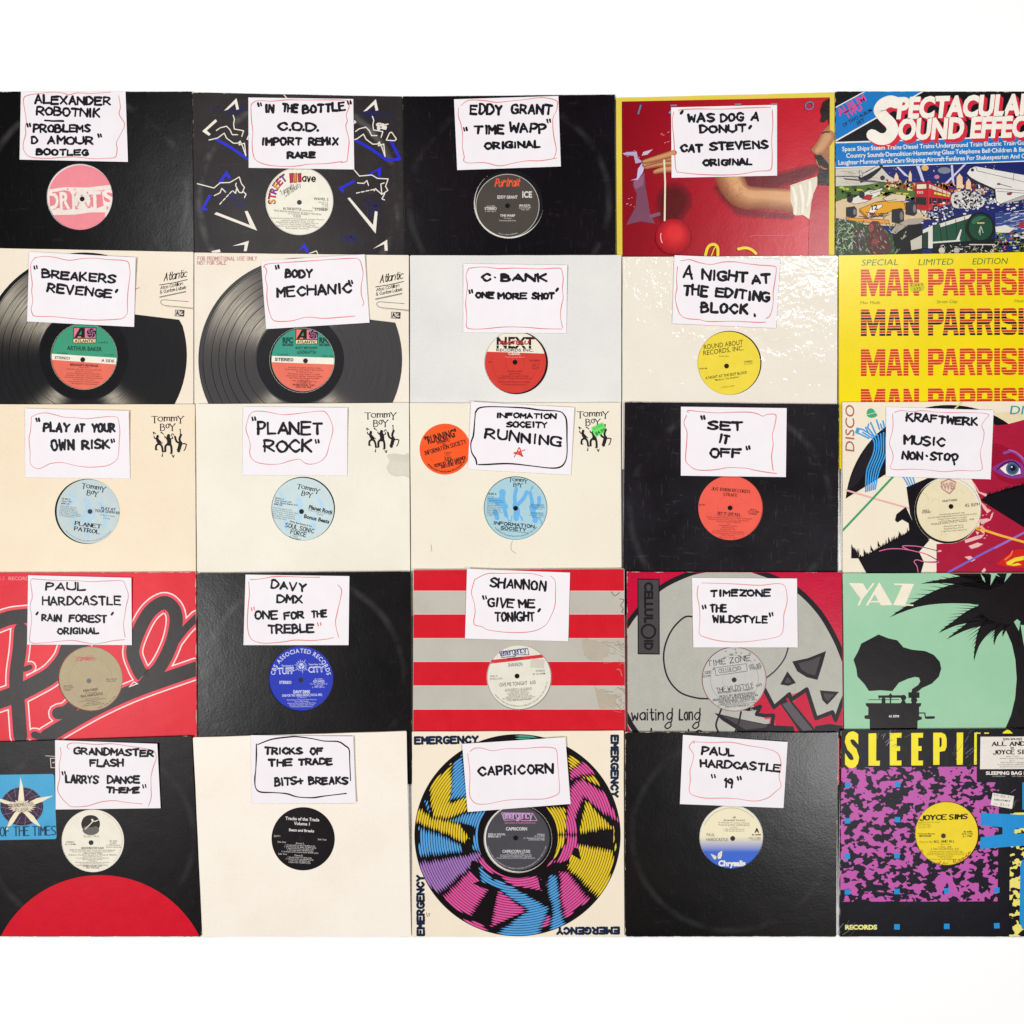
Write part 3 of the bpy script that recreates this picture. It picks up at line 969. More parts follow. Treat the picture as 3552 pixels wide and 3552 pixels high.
# forearm, rolled cuff and shirt
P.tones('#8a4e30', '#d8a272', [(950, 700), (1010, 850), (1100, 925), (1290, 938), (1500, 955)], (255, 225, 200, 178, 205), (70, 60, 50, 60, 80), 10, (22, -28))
rr = random.Random(6)
P.up()
for k in range(60):
    x, y = rr.uniform(930, 1080), rr.uniform(775, 960)
    P.stroke('#9a6440', [(x, y), (x+rr.uniform(4, 16), y+rr.uniform(8, 26))], 2.5)
P.poly('#b5132a', [(1636, 1110), (1662, 920), (1720, 820), (1802, 830), (1797, 1500), (1625, 1500)])
P.poly('#e0d5be', [(1476, 828), (1600, 785), (1706, 752), (1700, 830), (1660, 920), (1636, 1112), (1582, 1076), (1520, 1082), (1480, 960)])
for a, b in (((1500, 850), (1520, 1060)), ((1560, 830), (1580, 1050)), ((1640, 800), (1620, 1000))): P.tones('#d8ccb4', '#f4ecdc', [a, ((a[0]+b[0])/2+12, (a[1]+b[1])/2), b], (44, 56, 40), (10, 14, 8), 5)
# a bearded face in profile
P.poly('#a8704a', [(1802, 320), (1745, 380), (1742, 400), (1690, 480), (1650, 530), (1662, 552), (1692, 570), (1690, 640), (1730, 700), (1802, 760)])
P.tones('#a8704a', '#d09a70', [(1790, 420), (1740, 500), (1700, 540)], (120, 100, 60), (50, 40, 20), 7)
P.poly('#a06a48', [(1802, 560), (1720, 560), (1700, 600), (1740, 640), (1802, 660)])
P.poly('#231614', [(1806, 95), (1750, 130), (1728, 200), (1738, 255), (1722, 290), (1760, 300), (1790, 270), (1804, 330)], smooth=False)
P.poly('#1f1614', [(1678, 575), (1735, 572), (1800, 650), (1802, 830), (1712, 820), (1702, 760), (1726, 690), (1700, 620)])
P.stroke('#3a2018', [(1744, 392), (1770, 380), (1802, 382)], 12)
P.stroke('#a86050', [(1728, 668), (1760, 690), (1776, 690)], 14)
# hand, string and ball
for q, w in (([(480, 690), (400, 700), (340, 718)], 52), ([(480, 640), (380, 650), (268, 678)], 50), ([(490, 600), (370, 620), (252, 660)], 48), ([(500, 560), (370, 600), (250, 632)], 56)):
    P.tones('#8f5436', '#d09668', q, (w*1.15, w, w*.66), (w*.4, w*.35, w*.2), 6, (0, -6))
P.stroke('#f0dcc0', [(420, 618), (428, 800), (424, 1125)], 15)
P.ell('#8b0f1e', 496, 1258, 150)
for k in range(10): P.ell('#%02x%02x%02x' % (168+k*6, 22+k*3, 34+k*2), 497+k*1.5, 1254-k*3, 146-k*10)
P.ringband('#f0b8b0', 500, 1256, 106, 114, 10, 150, 195)
P.up()
P.text('#5f7fa5', 'I', 195, 230, 74, shear=.3, bold=.02); P.text('#5f7fa5', 'O', 1592, 198, 74, shear=.15)
for x, y in ((472, 152), (1010, 142), (1312, 140)): P.rect('#8a8088', x, y, x+55, y+14, -2)
P.poly('#7fa0c0', [(455, 222), (476, 198), (476, 228)])
YL = '#eed23c'
P.stroke(YL, [(760, 1440), (785, 1350), (830, 1322), (868, 1350), (868, 1440)], 24, smooth=True)
P.stroke(YL, [(815, 1420), (838, 1360), (850, 1345)], 9)
P.stroke(YL, [(1042, 1362), (1100, 1352), (1150, 1366), (1188, 1398)], 24, smooth=True)
P.build('printed_picture', S.root)
rr = random.Random(3)
for i, (c, q) in enumerate((('#7c4a60', [(205, 740), (255, 720), (262, 830), (290, 980), (300, 1060), (345, 1150), (220, 1130), (100, 1160), (180, 1010), (190, 900), (155, 830)]), ('#94607a', [(160, 800), (250, 740), (245, 830), (180, 858)]), ('#cdbfe4', [(135, 788), (190, 770), (200, 690), (235, 640), (268, 632), (240, 720), (200, 780)]), ('#b8a8c8', [(70, 560), (120, 548), (190, 545), (200, 600), (240, 632), (180, 645), (165, 580), (90, 575)]), ('#c8bcd0', [(232, 580), (245, 548), (325, 525), (280, 570)]), ('#7c5a72', [(290, 1080), (385, 1050), (390, 1080), (300, 1105)]))):
    P = S.part('gloss', h=.00075 + i*2e-5); P.poly(c, q); P.build('tape_scrap', S.root)
P = S.part('gloss', h=.00075)
for i in range(26):
    x, y = rr.choice([(rr.uniform(100, 180), rr.uniform(930, 1010)), (rr.uniform(390, 450), rr.uniform(370, 510)), (rr.uniform(80, 220), rr.uniform(530, 640)), (rr.uniform(1655, 1670), rr.uniform(1160, 1340))])
    P.stroke('#d8b8c0', [(x, y), (x+rr.uniform(2, 14), y-rr.uniform(-3, 8))], 4)
P.stroke('#d86a78', [(1140, 1262), (1180, 1248), (1350, 1250), (1500, 1246)], 4, smooth=True)
P.build('printed_scratches', S.root)
note_card(S, 'note card with an animal-and-pastry question on the yellow-bordered crimson sleeve', [(478, 175), (1365, 153), (1366, 747), (482, 765)],
  [[(500, 215), (488, 290), (500, 430), (508, 560), (520, 700), (560, 720), (700, 735), (880, 742), (1050, 735), (1200, 710), (1290, 705), (1320, 680), (1325, 560), (1320, 450), (1330, 320), (1325, 200)], [(540, 205), (560, 195), (700, 188), (900, 190), (1100, 180), (1312, 174)]],
  [('d', 567, 216), ('WAS', 610, 305, 850, 296, 74), ('DOG', 885, 298, 1090, 292, 74), ('A', 1140, 292, 1220, 294, 74), ('DONUT', 710, 392, 1112, 388, 68), ('d', 1140, 340), ('CAT', 552, 553, 745, 553, 68), ('STEVENS', 795, 542, 1298, 522, 72), ('ORIGINAL', 740, 668, 1162, 660, 60)], curl=(.3, 0, .5, .4), lw=21)

# ---- sound effects sleeve
S = Sleeve('record_sleeve', 'sleeve with blue banner and crowded painting of vehicles below huge white title', (2890, 300, .34265),
           [(2897.5, 317), (3636, 317), (3636, 1058), (2897.5, 1058)], cover_mat('#17151a', 'satin', .5, .1, 0, seed=5), 1)
P = S.part('satin')
BL = '#1578c4'
P.poly('#f3ece0', [(20, 208), (318, 47), (928, 47), (20, 562)]); P.poly(BL, [(20, 220), (338, 47), (902, 47), (20, 546)])
P.poly('#f3ece0', [(20, 562), (2200, 488), (2200, 755), (20, 830)]); P.poly(BL, [(20, 576), (2200, 500), (2200, 742), (20, 818)])
P.up()
P.text('#e0458c', 'ALBUM', 62, 300, 72, w=320, rot=-30, bold=.03); P.text('#e0458c', 'TWO', 140, 325, 66, w=190, rot=-30, bold=.03)
P.text('#14202c', 'OF TWO ALBUM', 105, 412, 34, w=335, rot=-29, bold=.02); P.text('#14202c', 'SET', 248, 390, 34, w=85, rot=-29, bold=.02)
WT = '#f7efe2'; RD = '#d5283f'
for c, dx, dy in ((RD, 34, 36), (RD, 22, 24), (RD, 10, 12), (WT, 0, 0)):
    P.up()
    P.text(c, 'PECTACULAR', 640+dx, 318+dy, 198, w=1395, rot=-1.6, bold=.05, shear=.14)
    P.text(c, 'OUND EFFECTS', 648+dx, 532+dy, 196, w=1545, rot=-1.4, bold=.05, shear=.12)
    s_ = [(640, 165), (575, 150), (500, 185), (470, 245), (515, 310), (580, 375), (600, 450), (550, 520), (470, 530), (395, 490)]
    P.stroke(c, [(x+dx, y+dy) for x, y in s_], 118 if c == WT else 124, smooth=True)
P.up()
for i, (tx, y, x) in enumerate((('Space Ships·Steam Trains·Diesel Trains·Underground Train·Electric Train·Gun & Rifle Fire', 655, 92), ('Country Sounds·Demolition·Hammering·Glass·Telephone Bell·Children & Baby Crying', 722, 134), ('Laughter·Murmur·Birds·Cars·Shipping·Aircraft·Fanfares For Shakespearian And Others', 792, 54))):
    P.text(WT, tx, x, y, 44, w=(2160, 2030, 2020)[i], rot=-2.05, bold=.012)
# the painting, as loose patches of paint
P.poly('#1d2468', [(20, 828), (2200, 752), (2200, 1760), (20, 1760)])
rr = random.Random(21)
P.up()
for i in range(120):
    x, y = rr.uniform(500, 1932), rr.uniform(800, 1200)
    P.ell(rr.choice(['#e8e8f2', '#8f9ad8', '#3a48a8']), x, y, rr.uniform(2, 6), n=6, up=False)
P.poly('#cfc8b8', [(20, 832), (480, 812), (560, 900), (700, 985), (20, 1010)]); 
for i in range(26): 
    x, y = rr.uniform(20, 420), rr.uniform(850, 990); P.stroke('#8f8a86', [(x, y), (x+rr.uniform(60, 160), y+rr.uniform(-8, 30))], rr.uniform(2, 6))
P.poly('#4f6b2e', [(20, 1010), (300, 1000), (560, 960), (860, 1010), (840, 1130), (500, 1120), (20, 1170)])
P.up()
for i in range(70):
    x, y = rr.uniform(20, 840), rr.uniform(990, 1150)
    P.ell(rr.choice(['#a8b843', '#c8c84a', '#31502a', '#20331f', '#6f8a38']), x, y, rr.uniform(10, 44), rr.uniform(5, 18), n=9, up=False)
P.poly('#d9bf96', [(20, 1170), (140, 1130), (520, 1110), (840, 1180), (1000, 1330), (700, 1420), (20, 1380)])
for q in ([(640, 815), (660, 812), (780, 925), (720, 900)], [(840, 805), (875, 803), (930, 975), (895, 950)], [(1190, 795), (1212, 795), (1228, 1000), (1205, 1000)], [(1320, 790), (1350, 785), (1150, 990), (1130, 980)]): P.poly('#c9cbe2', q)
P.up()
for i in range(150):                                  # the glowing skyline
    x = rr.uniform(520, 1560); y = 985 + (x-560)*.055 + rr.uniform(-42, 46)
    P.ell(rr.choice(['#e8913c', '#f0c890', '#d25a2a', '#f4e2c0', '#7a3a24', '#c8322c']), x, y, rr.uniform(6, 20), rr.uniform(6, 24), n=7, up=False)
for x, y, w, hh in ((640, 890, 40, 70), (780, 870, 30, 90), (1280, 900, 60, 130), (1370, 950, 50, 90)): P.poly('#eec9a0', [(x-w/2, y+hh), (x-w/2, y+20), (x, y-20), (x+w/2, y+20), (x+w/2, y+hh)])
for x, y, r, c in ((930, 825, 36, '#e0b060'), (1050, 915, 26, '#c07a90'), (1125, 850, 66, '#7a8290')): P.ell(c, x, y, r, r*.8 if r < 60 else r*.5)
# airliner
P.edge = '#2b262a'
P.poly('#26222a', [(255, 920), (330, 865), (470, 790), (505, 800), (470, 850), (380, 930), (280, 975)]); P.poly('#d8d0c8', [(265, 900), (340, 865), (460, 795), (480, 815), (350, 890), (280, 925)])
P.stroke('#4a4650', [(20, 910), (260, 912)], 8); P.stroke('#4a4650', [(120, 935), (640, 985)], 14); P.poly('#d8d0c8', [(262, 850), (285, 858), (300, 905), (275, 905)])
P.ell('#3a3438', 500, 925, 22)
# bus
P.poly('#b81f2c', [(835, 970), (955, 965), (960, 1260), (820, 1235)]); P.poly('#d02634', [(955, 965), (1195, 1065), (1195, 1180), (1060, 1240), (960, 1260)])
P.poly('#e8d8b8', [(845, 990), (945, 985), (945, 1035), (845, 1040)]); P.poly('#2a2228', [(838, 1120), (940, 1125), (942, 1200), (838, 1190)])
P.poly('#d8c8b0', [(968, 985), (1190, 1075), (1190, 1105), (968, 1030)]); P.poly('#e8d04a', [(1020, 1062), (1180, 1100), (1180, 1122), (1020, 1092)]); P.poly('#2a2228', [(975, 1125), (1180, 1140), (1180, 1165), (1050, 1185), (975, 1190)])
P.text('#e8e0d0', '00', 850, 1085, 26, w=60); P.ell('#1c1a1e', 1035, 1230, 28)
for x in (1000, 1050, 1105, 1150): P.stroke('#b81f2c', [(x, 1000+(x-968)*.35), (x, 1190)], 7)
# smoke
P.edge = None
P.up()
for i in range(420):
    t = rr.random(); x = 900 + t*1100 + rr.gauss(0, 60); y = 1360 - 240*math.sin(t*2.2) + rr.gauss(0, 62)
    if 1350 < x < 1640 and y > 1270: continue
    P.ell(rr.choice(['#dedede', '#b9b9c0', '#77777f', '#f0f0ee', '#3a3a48', '#24243a']), x, y, rr.uniform(4, 20), rr.uniform(4, 15), n=7, up=False)
P.poly('#d6d2cc', [(1200, 1100), (1300, 1060), (1440, 1080), (1530, 1140), (1500, 1220), (1350, 1230), (1220, 1220)], smooth=True)
P.up()
for i in range(160):
    a, r = rr.uniform(0, 6.28), rr.random()**.5
    P.ell(rr.choice(['#f2f2ee', '#8f8f94', '#a8a6a4', '#5b5b62']), 1365+150*r*math.cos(a), 1150+85*r*math.sin(a), rr.uniform(4, 15), n=7, up=False)
# shuttle
P.edge = '#2b262a'
P.poly('#e6e2da', [(1352, 880), (1385, 830), (1440, 806), (1932, 895), (2200, 960), (2200, 1110), (1932, 1100), (1690, 1190), (1650, 1160), (1640, 1040), (1460, 960), (1390, 920)])
P.poly('#2a2a34', [(1352, 880), (1390, 930), (1640, 1040), (1645, 1140), (1625, 1050), (1400, 960)]); P.poly('#b9b4b2', [(1690, 1190), (1932, 1100), (2100, 1110), (1760, 1180)])
for L in ([(1465, 855), (1932, 965)], [(1440, 806), (1460, 860)], [(1830, 880), (1820, 950)], [(1660, 1060), (1932, 1080)], [(1640, 1030), (1932, 1055)]): P.stroke('#55525a', L, 5)
P.poly('#b03040', [(1760, 1080), (1815, 1070), (1800, 1098), (1765, 1098)]); P.rect('#b03040', 1662, 980, 1690, 995); P.stroke('#7a7680', [(1695, 990), (1805, 1020)], 8); P.ell('#2a2a34', 1410, 845, 14)
# racing cars
P.poly('#e2dcd0', [(140, 1160), (220, 1190), (330, 1170), (480, 1090), (480, 1040), (360, 1050)]); P.poly('#b02430', [(290, 1140), (340, 1095), (400, 1100), (380, 1150)])
for x, y in ((170, 1140), (290, 1095)): P.ell('#2c2a30', x, y, 28, 34)
P.poly('#e0d8c8', [(370, 1065), (500, 1025), (500, 1050), (380, 1085)])
P.poly('#e2a122', [(265, 1240), (430, 1170), (640, 1140), (720, 1180), (740, 1240), (600, 1260), (360, 1340), (330, 1320)]); P.poly('#f0e6d6', [(380, 1220), (490, 1190), (500, 1215), (430, 1260), (370, 1340), (340, 1320)])
P.poly('#c87f1c', [(270, 1245), (350, 1330), (350, 1345), (265, 1265)])
P.poly('#e89a34', [(130, 1325), (560, 1352), (570, 1390), (140, 1360)]); P.poly('#d8882c', [(720, 1180), (800, 1190), (800, 1260), (740, 1270)])
P.poly('#d9c8a8', [(500, 1135), (600, 1085), (740, 1100), (730, 1160), (560, 1170)]); P.stroke('#8a5a20', [(440, 1175), (640, 1145)], 6)
for x, y, w, hh in ((185, 1270, 52, 56), (655, 1310, 60, 78), (790, 1235, 55, 74)):
    P.poly('#2c2a32', [(x-w, y-hh*.8), (x+w*.6, y-hh), (x+w, y-hh*.5), (x+w, y+hh*.7), (x+w*.5, y+hh), (x-w, y+hh*.8)]); P.ell('#7a7478', x+w*.62, y, w*.34, hh*.6)
P.text('#1c1a1e', '12', 392, 1250, 50, w=60, rot=-6, bold=.03); P.ell('#a03020', 395, 1290, 28, 12)
P.up()
for i in range(14): P.stroke('#3a2c20', [(rr.uniform(260, 580), rr.uniform(1270, 1350)), (rr.uniform(260, 580), rr.uniform(1270, 1350))], 4)
P.edge = None
# bridge arch, jungle and the dark tunnel
P.poly('#b0a292', [(580, 1480), (640, 1400), (760, 1340), (900, 1330), (900, 1380), (740, 1420), (660, 1500)])
P.poly('#1c1a1c', [(575, 1540), (660, 1470), (760, 1400), (900, 1390), (900, 1760), (575, 1760)], smooth=False)
P.poly('#3f5238', [(20, 1330), (140, 1350), (220, 1360), (600, 1500), (640, 1760), (20, 1760)])
P.up()
for i in range(120):
    x, y = rr.uniform(20, 200), rr.uniform(1340, 1700); P.stroke(rr.choice(['#d8d2c8', '#6b8a5c', '#2b3a2a', '#a6b49a']), [(x, y), (x+rr.uniform(-50, 50), y+rr.uniform(-60, 60))], rr.uniform(3, 9))
for i in range(90):
    x, y = rr.choice([(rr.uniform(180, 380), rr.uniform(1380, 1700)), (rr.uniform(500, 720), rr.uniform(1380, 1700))]); P.stroke(rr.choice(['#4f8a4a', '#2d4a2e', '#8fae62', '#1f2c22', '#b9b49a']), [(x, y), (x+rr.uniform(-40, 40), y+rr.uniform(-70, 30))], rr.uniform(3, 9))
# cat and monkey
P.poly('#4a443e', [(200, 1440), (215, 1405), (245, 1430), (285, 1425), (310, 1400), (310, 1470), (330, 1560), (320, 1660), (220, 1660), (205, 1520)])
P.poly('#5c3a36', [(355, 1400), (400, 1360), (460, 1365), (500, 1430), (560, 1500), (585, 1640), (540, 1700), (380, 1700), (340, 1600), (360, 1480)])
P.up()
for i in range(90): 
    x, y = rr.choice([(rr.uniform(205, 325), rr.uniform(1430, 1650)), (rr.uniform(360, 570), rr.uniform(1380, 1690))]); P.stroke(rr.choice(['#c4bcb4', '#8a7a70', '#221a1a', '#9a5a50', '#e4dcd4']), [(x, y), (x+rr.uniform(-8, 26), y+rr.uniform(8, 34))], 4)
P.ell('#a0524a', 385, 1430, 26, 38); P.ell('#8f4a44', 425, 1570, 34, 30); P.ell('#2a1818', 378, 1420, 6); P.ell('#d8c060', 235, 1465, 7); P.ell('#d8c060', 285, 1462, 7)
# locomotive
P.edge = '#101512'
P.poly('#c6c2b2', [(780, 1560), (900, 1500), (900, 1640), (790, 1660)]); P.poly('#e0dcd2', [(905, 1450), (1010, 1400), (1010, 1640), (905, 1640)]); P.poly('#1f3a2c', [(905, 1490), (960, 1470), (960, 1640), (905, 1640)])
P.poly('#21503a', [(1010, 1420), (1070, 1380), (1400, 1280), (1420, 1560), (1100, 1600), (1010, 1600)]); P.poly('#dcd8cc', [(1070, 1390), (1240, 1335), (1400, 1290), (1400, 1330), (1080, 1430)])
for x in (1080, 1140, 1240, 1330): P.stroke('#10241a', [(x, 1400-(x-1070)*.3), (x+20, 1590)], 7)
P.poly('#15181a', [(1010, 1600), (1640, 1540), (1700, 1760), (1010, 1760)]); P.ell('#12201a', 1490, 1432, 146, 158); P.ell('#1d4a36', 1494, 1425, 122, 132)
P.poly('#2f6a4e', [(1400, 1360), (1470, 1310), (1560, 1320), (1500, 1350), (1420, 1400)], smooth=True)
P.rect('#c8b070', 1455, 1372, 1535, 1392); P.stroke('#d8d8c8', [(1475, 1480), (1495, 1415), (1518, 1480)], 6); P.stroke('#d8d8c8', [(1488, 1450), (1488, 1505)], 5)
P.poly('#d8d8d2', [(1240, 1560), (1290, 1440), (1305, 1450), (1275, 1570)]); P.stroke('#d8d8d0', [(1010, 1580), (1280, 1560)], 16)
P.up()
for i in range(70):
    x, y = rr.uniform(1020, 1660), rr.uniform(1600, 1700); P.stroke(rr.choice(['#e4e0d6', '#8a8680', '#3a3a3a', '#b8b0a0']), [(x, y), (x+rr.uniform(-30, 30), y+rr.uniform(-20, 20))], rr.uniform(4, 12))
P.ell('#c8c2b4', 1100, 1660, 34); P.ell('#b8b2a4', 1250, 1660, 32); P.stroke('#d8d4ca', [(1380, 1600), (1640, 1600)], 10)
# harbour
P.edge = None
P.poly('#3a4a86', [(1640, 1280), (2200, 1260), (2200, 1560), (1640, 1560)])
P.up()
for i in range(80):
    x, y = rr.uniform(1640, 1932), rr.uniform(1260, 1450); P.stroke(rr.choice(['#8fa8d8', '#e8ecf2', '#22306a', '#c8cce0']), [(x, y), (x+rr.uniform(20, 80), y-rr.uniform(0, 14))], rr.uniform(2, 6))
P.poly('#e2dccc', [(1640, 1420), (1760, 1405), (1820, 1450), (1780, 1480), (1650, 1480)]); P.poly('#d8dce2', [(1820, 1500), (1932, 1470), (1932, 1540), (1840, 1530)]); P.poly('#b02c34', [(1860, 1420), (1900, 1370), (1932, 1370), (1932, 1430)])
P.up()
for i in range(130):
    x, y = rr.uniform(1640, 1932), rr.uniform(1480, 1700); P.ell(rr.choice(['#6f8a34', '#a8b44a', '#2c3a22', '#3f5a2a', '#20281c', '#b05040', '#c8c8b8']), x, y, rr.uniform(6, 24), rr.uniform(4, 14), n=7, up=False)
P.build('printed_picture', S.root)

# ================================================================= row 2
SCRIPT = '#2c2723'
def atlantic_corner(P, x, y, k=1.0):
    """script wordmark, rule lines, clip and tiny emblem in the upper right of a company sleeve"""
    o = lambda a, b: (x + a*k, y + b*k)
    P.up()
    P.hand(SCRIPT, 'Atlantic', *o(40, 65), *o(250, 25), 68*k, 7*k, shear=.35, jit=.15, gap=1.3)
    P.stroke(SCRIPT, [o(0, 102), o(130, 82), o(258, 52)], 7*k)
    P.hand(SCRIPT, 'Atco.', *o(8, 142), *o(80, 128), 27*k, 4*k, shear=.35, jit=.15, gap=1.2); P.hand(SCRIPT, 'Cotillion', *o(92, 126), *o(215, 100), 29*k, 4*k, shear=.35, jit=.15, gap=1.2)
    P.hand(SCRIPT, '& Custom Labels', *o(5, 183), *o(245, 136), 28*k, 4*k, shear=.3, jit=.15, gap=1.2)
    P.stroke(SCRIPT, [o(0, 212), o(245, 160)], 4*k); P.stroke(SCRIPT, [o(0, 219), o(245, 167)], 4*k)
    P.stroke('#8d8478', [o(265, 256), o(120, 246), o(40, 240), o(12, 252), o(18, 276), o(50, 292), o(180, 305), o(310, 318)], 6*k, smooth=True)
    P.stroke('#d8ccb6', [o(60, 300), o(180, 312), o(310, 326)], 8*k, smooth=True)
    P.poly('#37322e', [o(145, 332), o(232, 336), o(228, 396), o(142, 392)]); P.poly('#d8cfc0', [o(150, 337), o(188, 339), o(185, 389), o(147, 387)]); P.up()
    P.text('#37322e', 'A', *o(150, 380), 38*k, w=34*k, bold=.05)
    P.ringband('#d8cfc0', *o(206, 364), 6*k, 18*k, 12, 20, 300)

def swirl(P, col, cx, cy, r, n=5, rot=0):
    for i in range(n):
        a = 2*math.pi*i/n + rot
        pts = [(cx + r*t*math.cos(a + 1.9*t), cy + r*t*math.sin(a + 1.9*t)) for t in (.12, .3, .5, .7, .85, .97)]
        P.stroke(col, pts, r*.14)

def record_picture(S, P, cx, cy, r, cut, seed):
    """the black pressing printed on the company sleeve, corner cut away"""
    m, nt = newmat('printed_record_picture')
    ob = nt.new('ShaderNodeTexCoord').outputs['Object']
    c = S.f.loc(cx, cy)
    v = nt.vmap(ob, (1, 1, 1), (-c.x, -c.y, 0))
    sp = nt.new('ShaderNodeSeparateXYZ'); nt.l.new(v, sp.inputs[0])
    ang = nt.math('ARCTAN2', sp.outputs[1], sp.outputs[0])
    rad = nt.math('SQRT', nt.math('ADD', nt.math('POWER', sp.outputs[0], 2.0), nt.math('POWER', sp.outputs[1], 2.0)))
    cb = nt.new('ShaderNodeCombineXYZ'); nt.l.new(rad, cb.inputs[0]); nt.l.new(nt.math('MULTIPLY', ang, .003), cb.inputs[1])
    rings = nt.ramp(nt.noise(cb.outputs[0], 900, 2, .7), .3, .7, .35, 1.0)
    sh = None
    for a0, wd, am in ((math.radians(142), .32, .80), (math.radians(236), .17, .72), (math.radians(-56), .17, .72), (math.radians(52), .10, .25)):
        d = nt.math('DIVIDE', nt.math('SUBTRACT', ang, a0), wd)
        e = nt.math('MULTIPLY', nt.math('POWER', 2.718, nt.math('MULTIPLY', nt.math('MULTIPLY', d, d), -1.0)), am)
        # the atan seam
        d2 = nt.math('DIVIDE', nt.math('SUBTRACT', nt.math('ADD', ang, 6.28318), a0), wd)
        e2 = nt.math('MULTIPLY', nt.math('POWER', 2.718, nt.math('MULTIPLY', nt.math('MULTIPLY', d2, d2), -1.0)), am)
        e = nt.math('ADD', e, e2)
        sh = e if sh is None else nt.math('ADD', sh, e)
    Rm = r * S.crop[2] * K
    band = nt.math('MULTIPLY', nt.math('GREATER_THAN', rad, Rm*.44), nt.math('LESS_THAN', rad, Rm*.955))
    f = nt.math('MULTIPLY', nt.math('MULTIPLY', sh, rings), band)
    base = nt.mix(nt.math('MULTIPLY', nt.noise(cb.outputs[0], 700, 2, .6), .6), lin('#1a1a1c' if seed == 1 else '#3a3839'), lin('#2c2b2d' if seed == 1 else '#5a5758'))
    nt.l.new(nt.mix(f, base, lin('#d5cab8')), nt.bsdf.inputs['Base Color'])
    finish(nt, 'satin', ob)
    (x0, y0), (x1, y1) = cut
    pts = []
    n = 90
    for i in range(n+1):                       # from the cut end clockwise (below) round to the top
        a = math.atan2(y1-cy, x1-cx) + (2*math.pi - .0)*i/n
        x, y = cx + r*math.cos(a), cy + r*math.sin(a)
        if x > x0 and y < y0 + (x-x0)*(y1-y0)/(x1-x0): 
            if i > n*.5: break
            continue
        pts.append((x, y))
    pts += [(x0, cy - math.sqrt(max(0, r*r-(x0-cx)**2))), (x0, y0), (x1, y1)]
    P.poly(m, pts)
    P.up()
    for k_, w in ((.955, 5), (.87, 5), (.80, 5), (.73, 6), (.64, 6), (.55, 5)):
        P.ringband('#151416', cx, cy, r*k_-w/2, r*k_+w/2, 60, 60, 265)
    P.up()
    P.ringband('#161518' if seed == 1 else '#232225', cx, cy, r*.30, r*.43, 72)

def atlantic_label(S, P, x, y, k, ang):
    """square emblem with a big A, a swirl and the wordmark bar"""
    o = lambda a, b: (x + a*k, y + b*k)
    P.poly('#1d1a1c', [o(0, 0), o(216, 2), o(214, 150), o(-4, 148)])
    P.poly('#e8798f' if ang else '#ee7f6a', [o(7, 7), o(124, 8), o(122, 100), o(4, 99)]); P.poly('#cf7aa8', [o(124, 8), o(209, 9), o(208, 101), o(122, 100)])
    P.poly('#1d1a1c', [o(8, 98), o(60, 8), o(108, 8), o(108, 98), o(72, 98), o(72, 84), o(44, 84), o(36, 98)]); P.poly('#3f9a78' if ang else '#3f9a78', [o(52, 68), o(76, 30), o(76, 68)])
    P.ell('#1d1a1c', *o(168, 54), 43*k); swirl(P, '#cf7aa8', *o(168, 54), 43*k, 5); P.ell('#1d1a1c', *o(168, 54), 8*k)
    P.poly('#eed9a0', [o(3, 108), o(208, 109), o(207, 144), o(1, 143)]); P.up()
    P.text('#1d1a1c', 'ATLANTIC', *o(12, 139), 25*k, w=188*k, bold=.03, rot=.5)

S = Sleeve('record_sleeve', 'cream sleeve printed with a big black record, at the left edge', (0, 860, .37267),
           [(-73, 859), (671, 874), (671, 1612), (-73, 1597)], cover_mat('#f1e5d2', 'satin', .4, .04, 0, tint='#ecdec9', seed=6), 2, hole=(782, 1010, 308))
P = S.part()
record_picture(S, P, 782, 1000, 958, ((1000, 588), (1668, 668)), 1)
P.build('printed_record_picture', S.root)
P = S.part(h=.0003)
atlantic_corner(P, 1485, 243)
P.stroke('#b0584a', [(1258, 385), (1296, 370)], 5)
P.build('printed_lettering', S.root)
S.record('record with a label green above, salmon below and an A SIDE band', '#3f9a78', (782, 1010, 306), (770, 1040))
P = S.lpart()
P.poly('#e8705c', [(440, 1035), (1120, 1085), (1120, 1400), (440, 1400)]); P.poly('#f2ecdc', [(440, 982), (1120, 1026), (1120, 1087), (440, 1037)])
atlantic_label(S, P, 682, 738, 1.0, 1)
D = '#1c3a30'
P.up(); P.text(D, 'ARTHUR BAKER', 622, 950, 38, w=326, rot=2, bold=.02); P.text(D, '0-86933', 918, 888, 14, w=85); P.text(D, 'ST-A-83966', 530, 985, 13, w=100, rot=3); P.text(D, '33 1/3 RPM', 968, 1000, 13, w=90, rot=3)
P.text(INK, 'STEREO', 508, 1032, 24, w=142, rot=3, bold=.02); P.text(INK, 'A SIDE', 942, 1060, 26, w=122, rot=3, bold=.02)
P.text('#5a2018', "BREAKER'S REVENGE", 652, 1095, 20, w=262, rot=3, bold=.03)
P.lines('#7a3026', 782, 1118, ['(Arthur Baker)', 'Shakin Baker Music, Bert Reyes Music Admin. BMI', 'Engineered by Jay Burnett', 'Produced, Arranged and Mixed by Arthur Baker', 'Mix Engineer: Andy Wallace and assistant engineers', 'Edited by the Latin Rascals for Shakedown Productions', 'From the Orion motion picture', 'Used with permission of the dance company', 'c 1984 Atlantic Recording Corporation'], 11, 19, rot=2)
S.lbuild(P, 'printed_lettering')
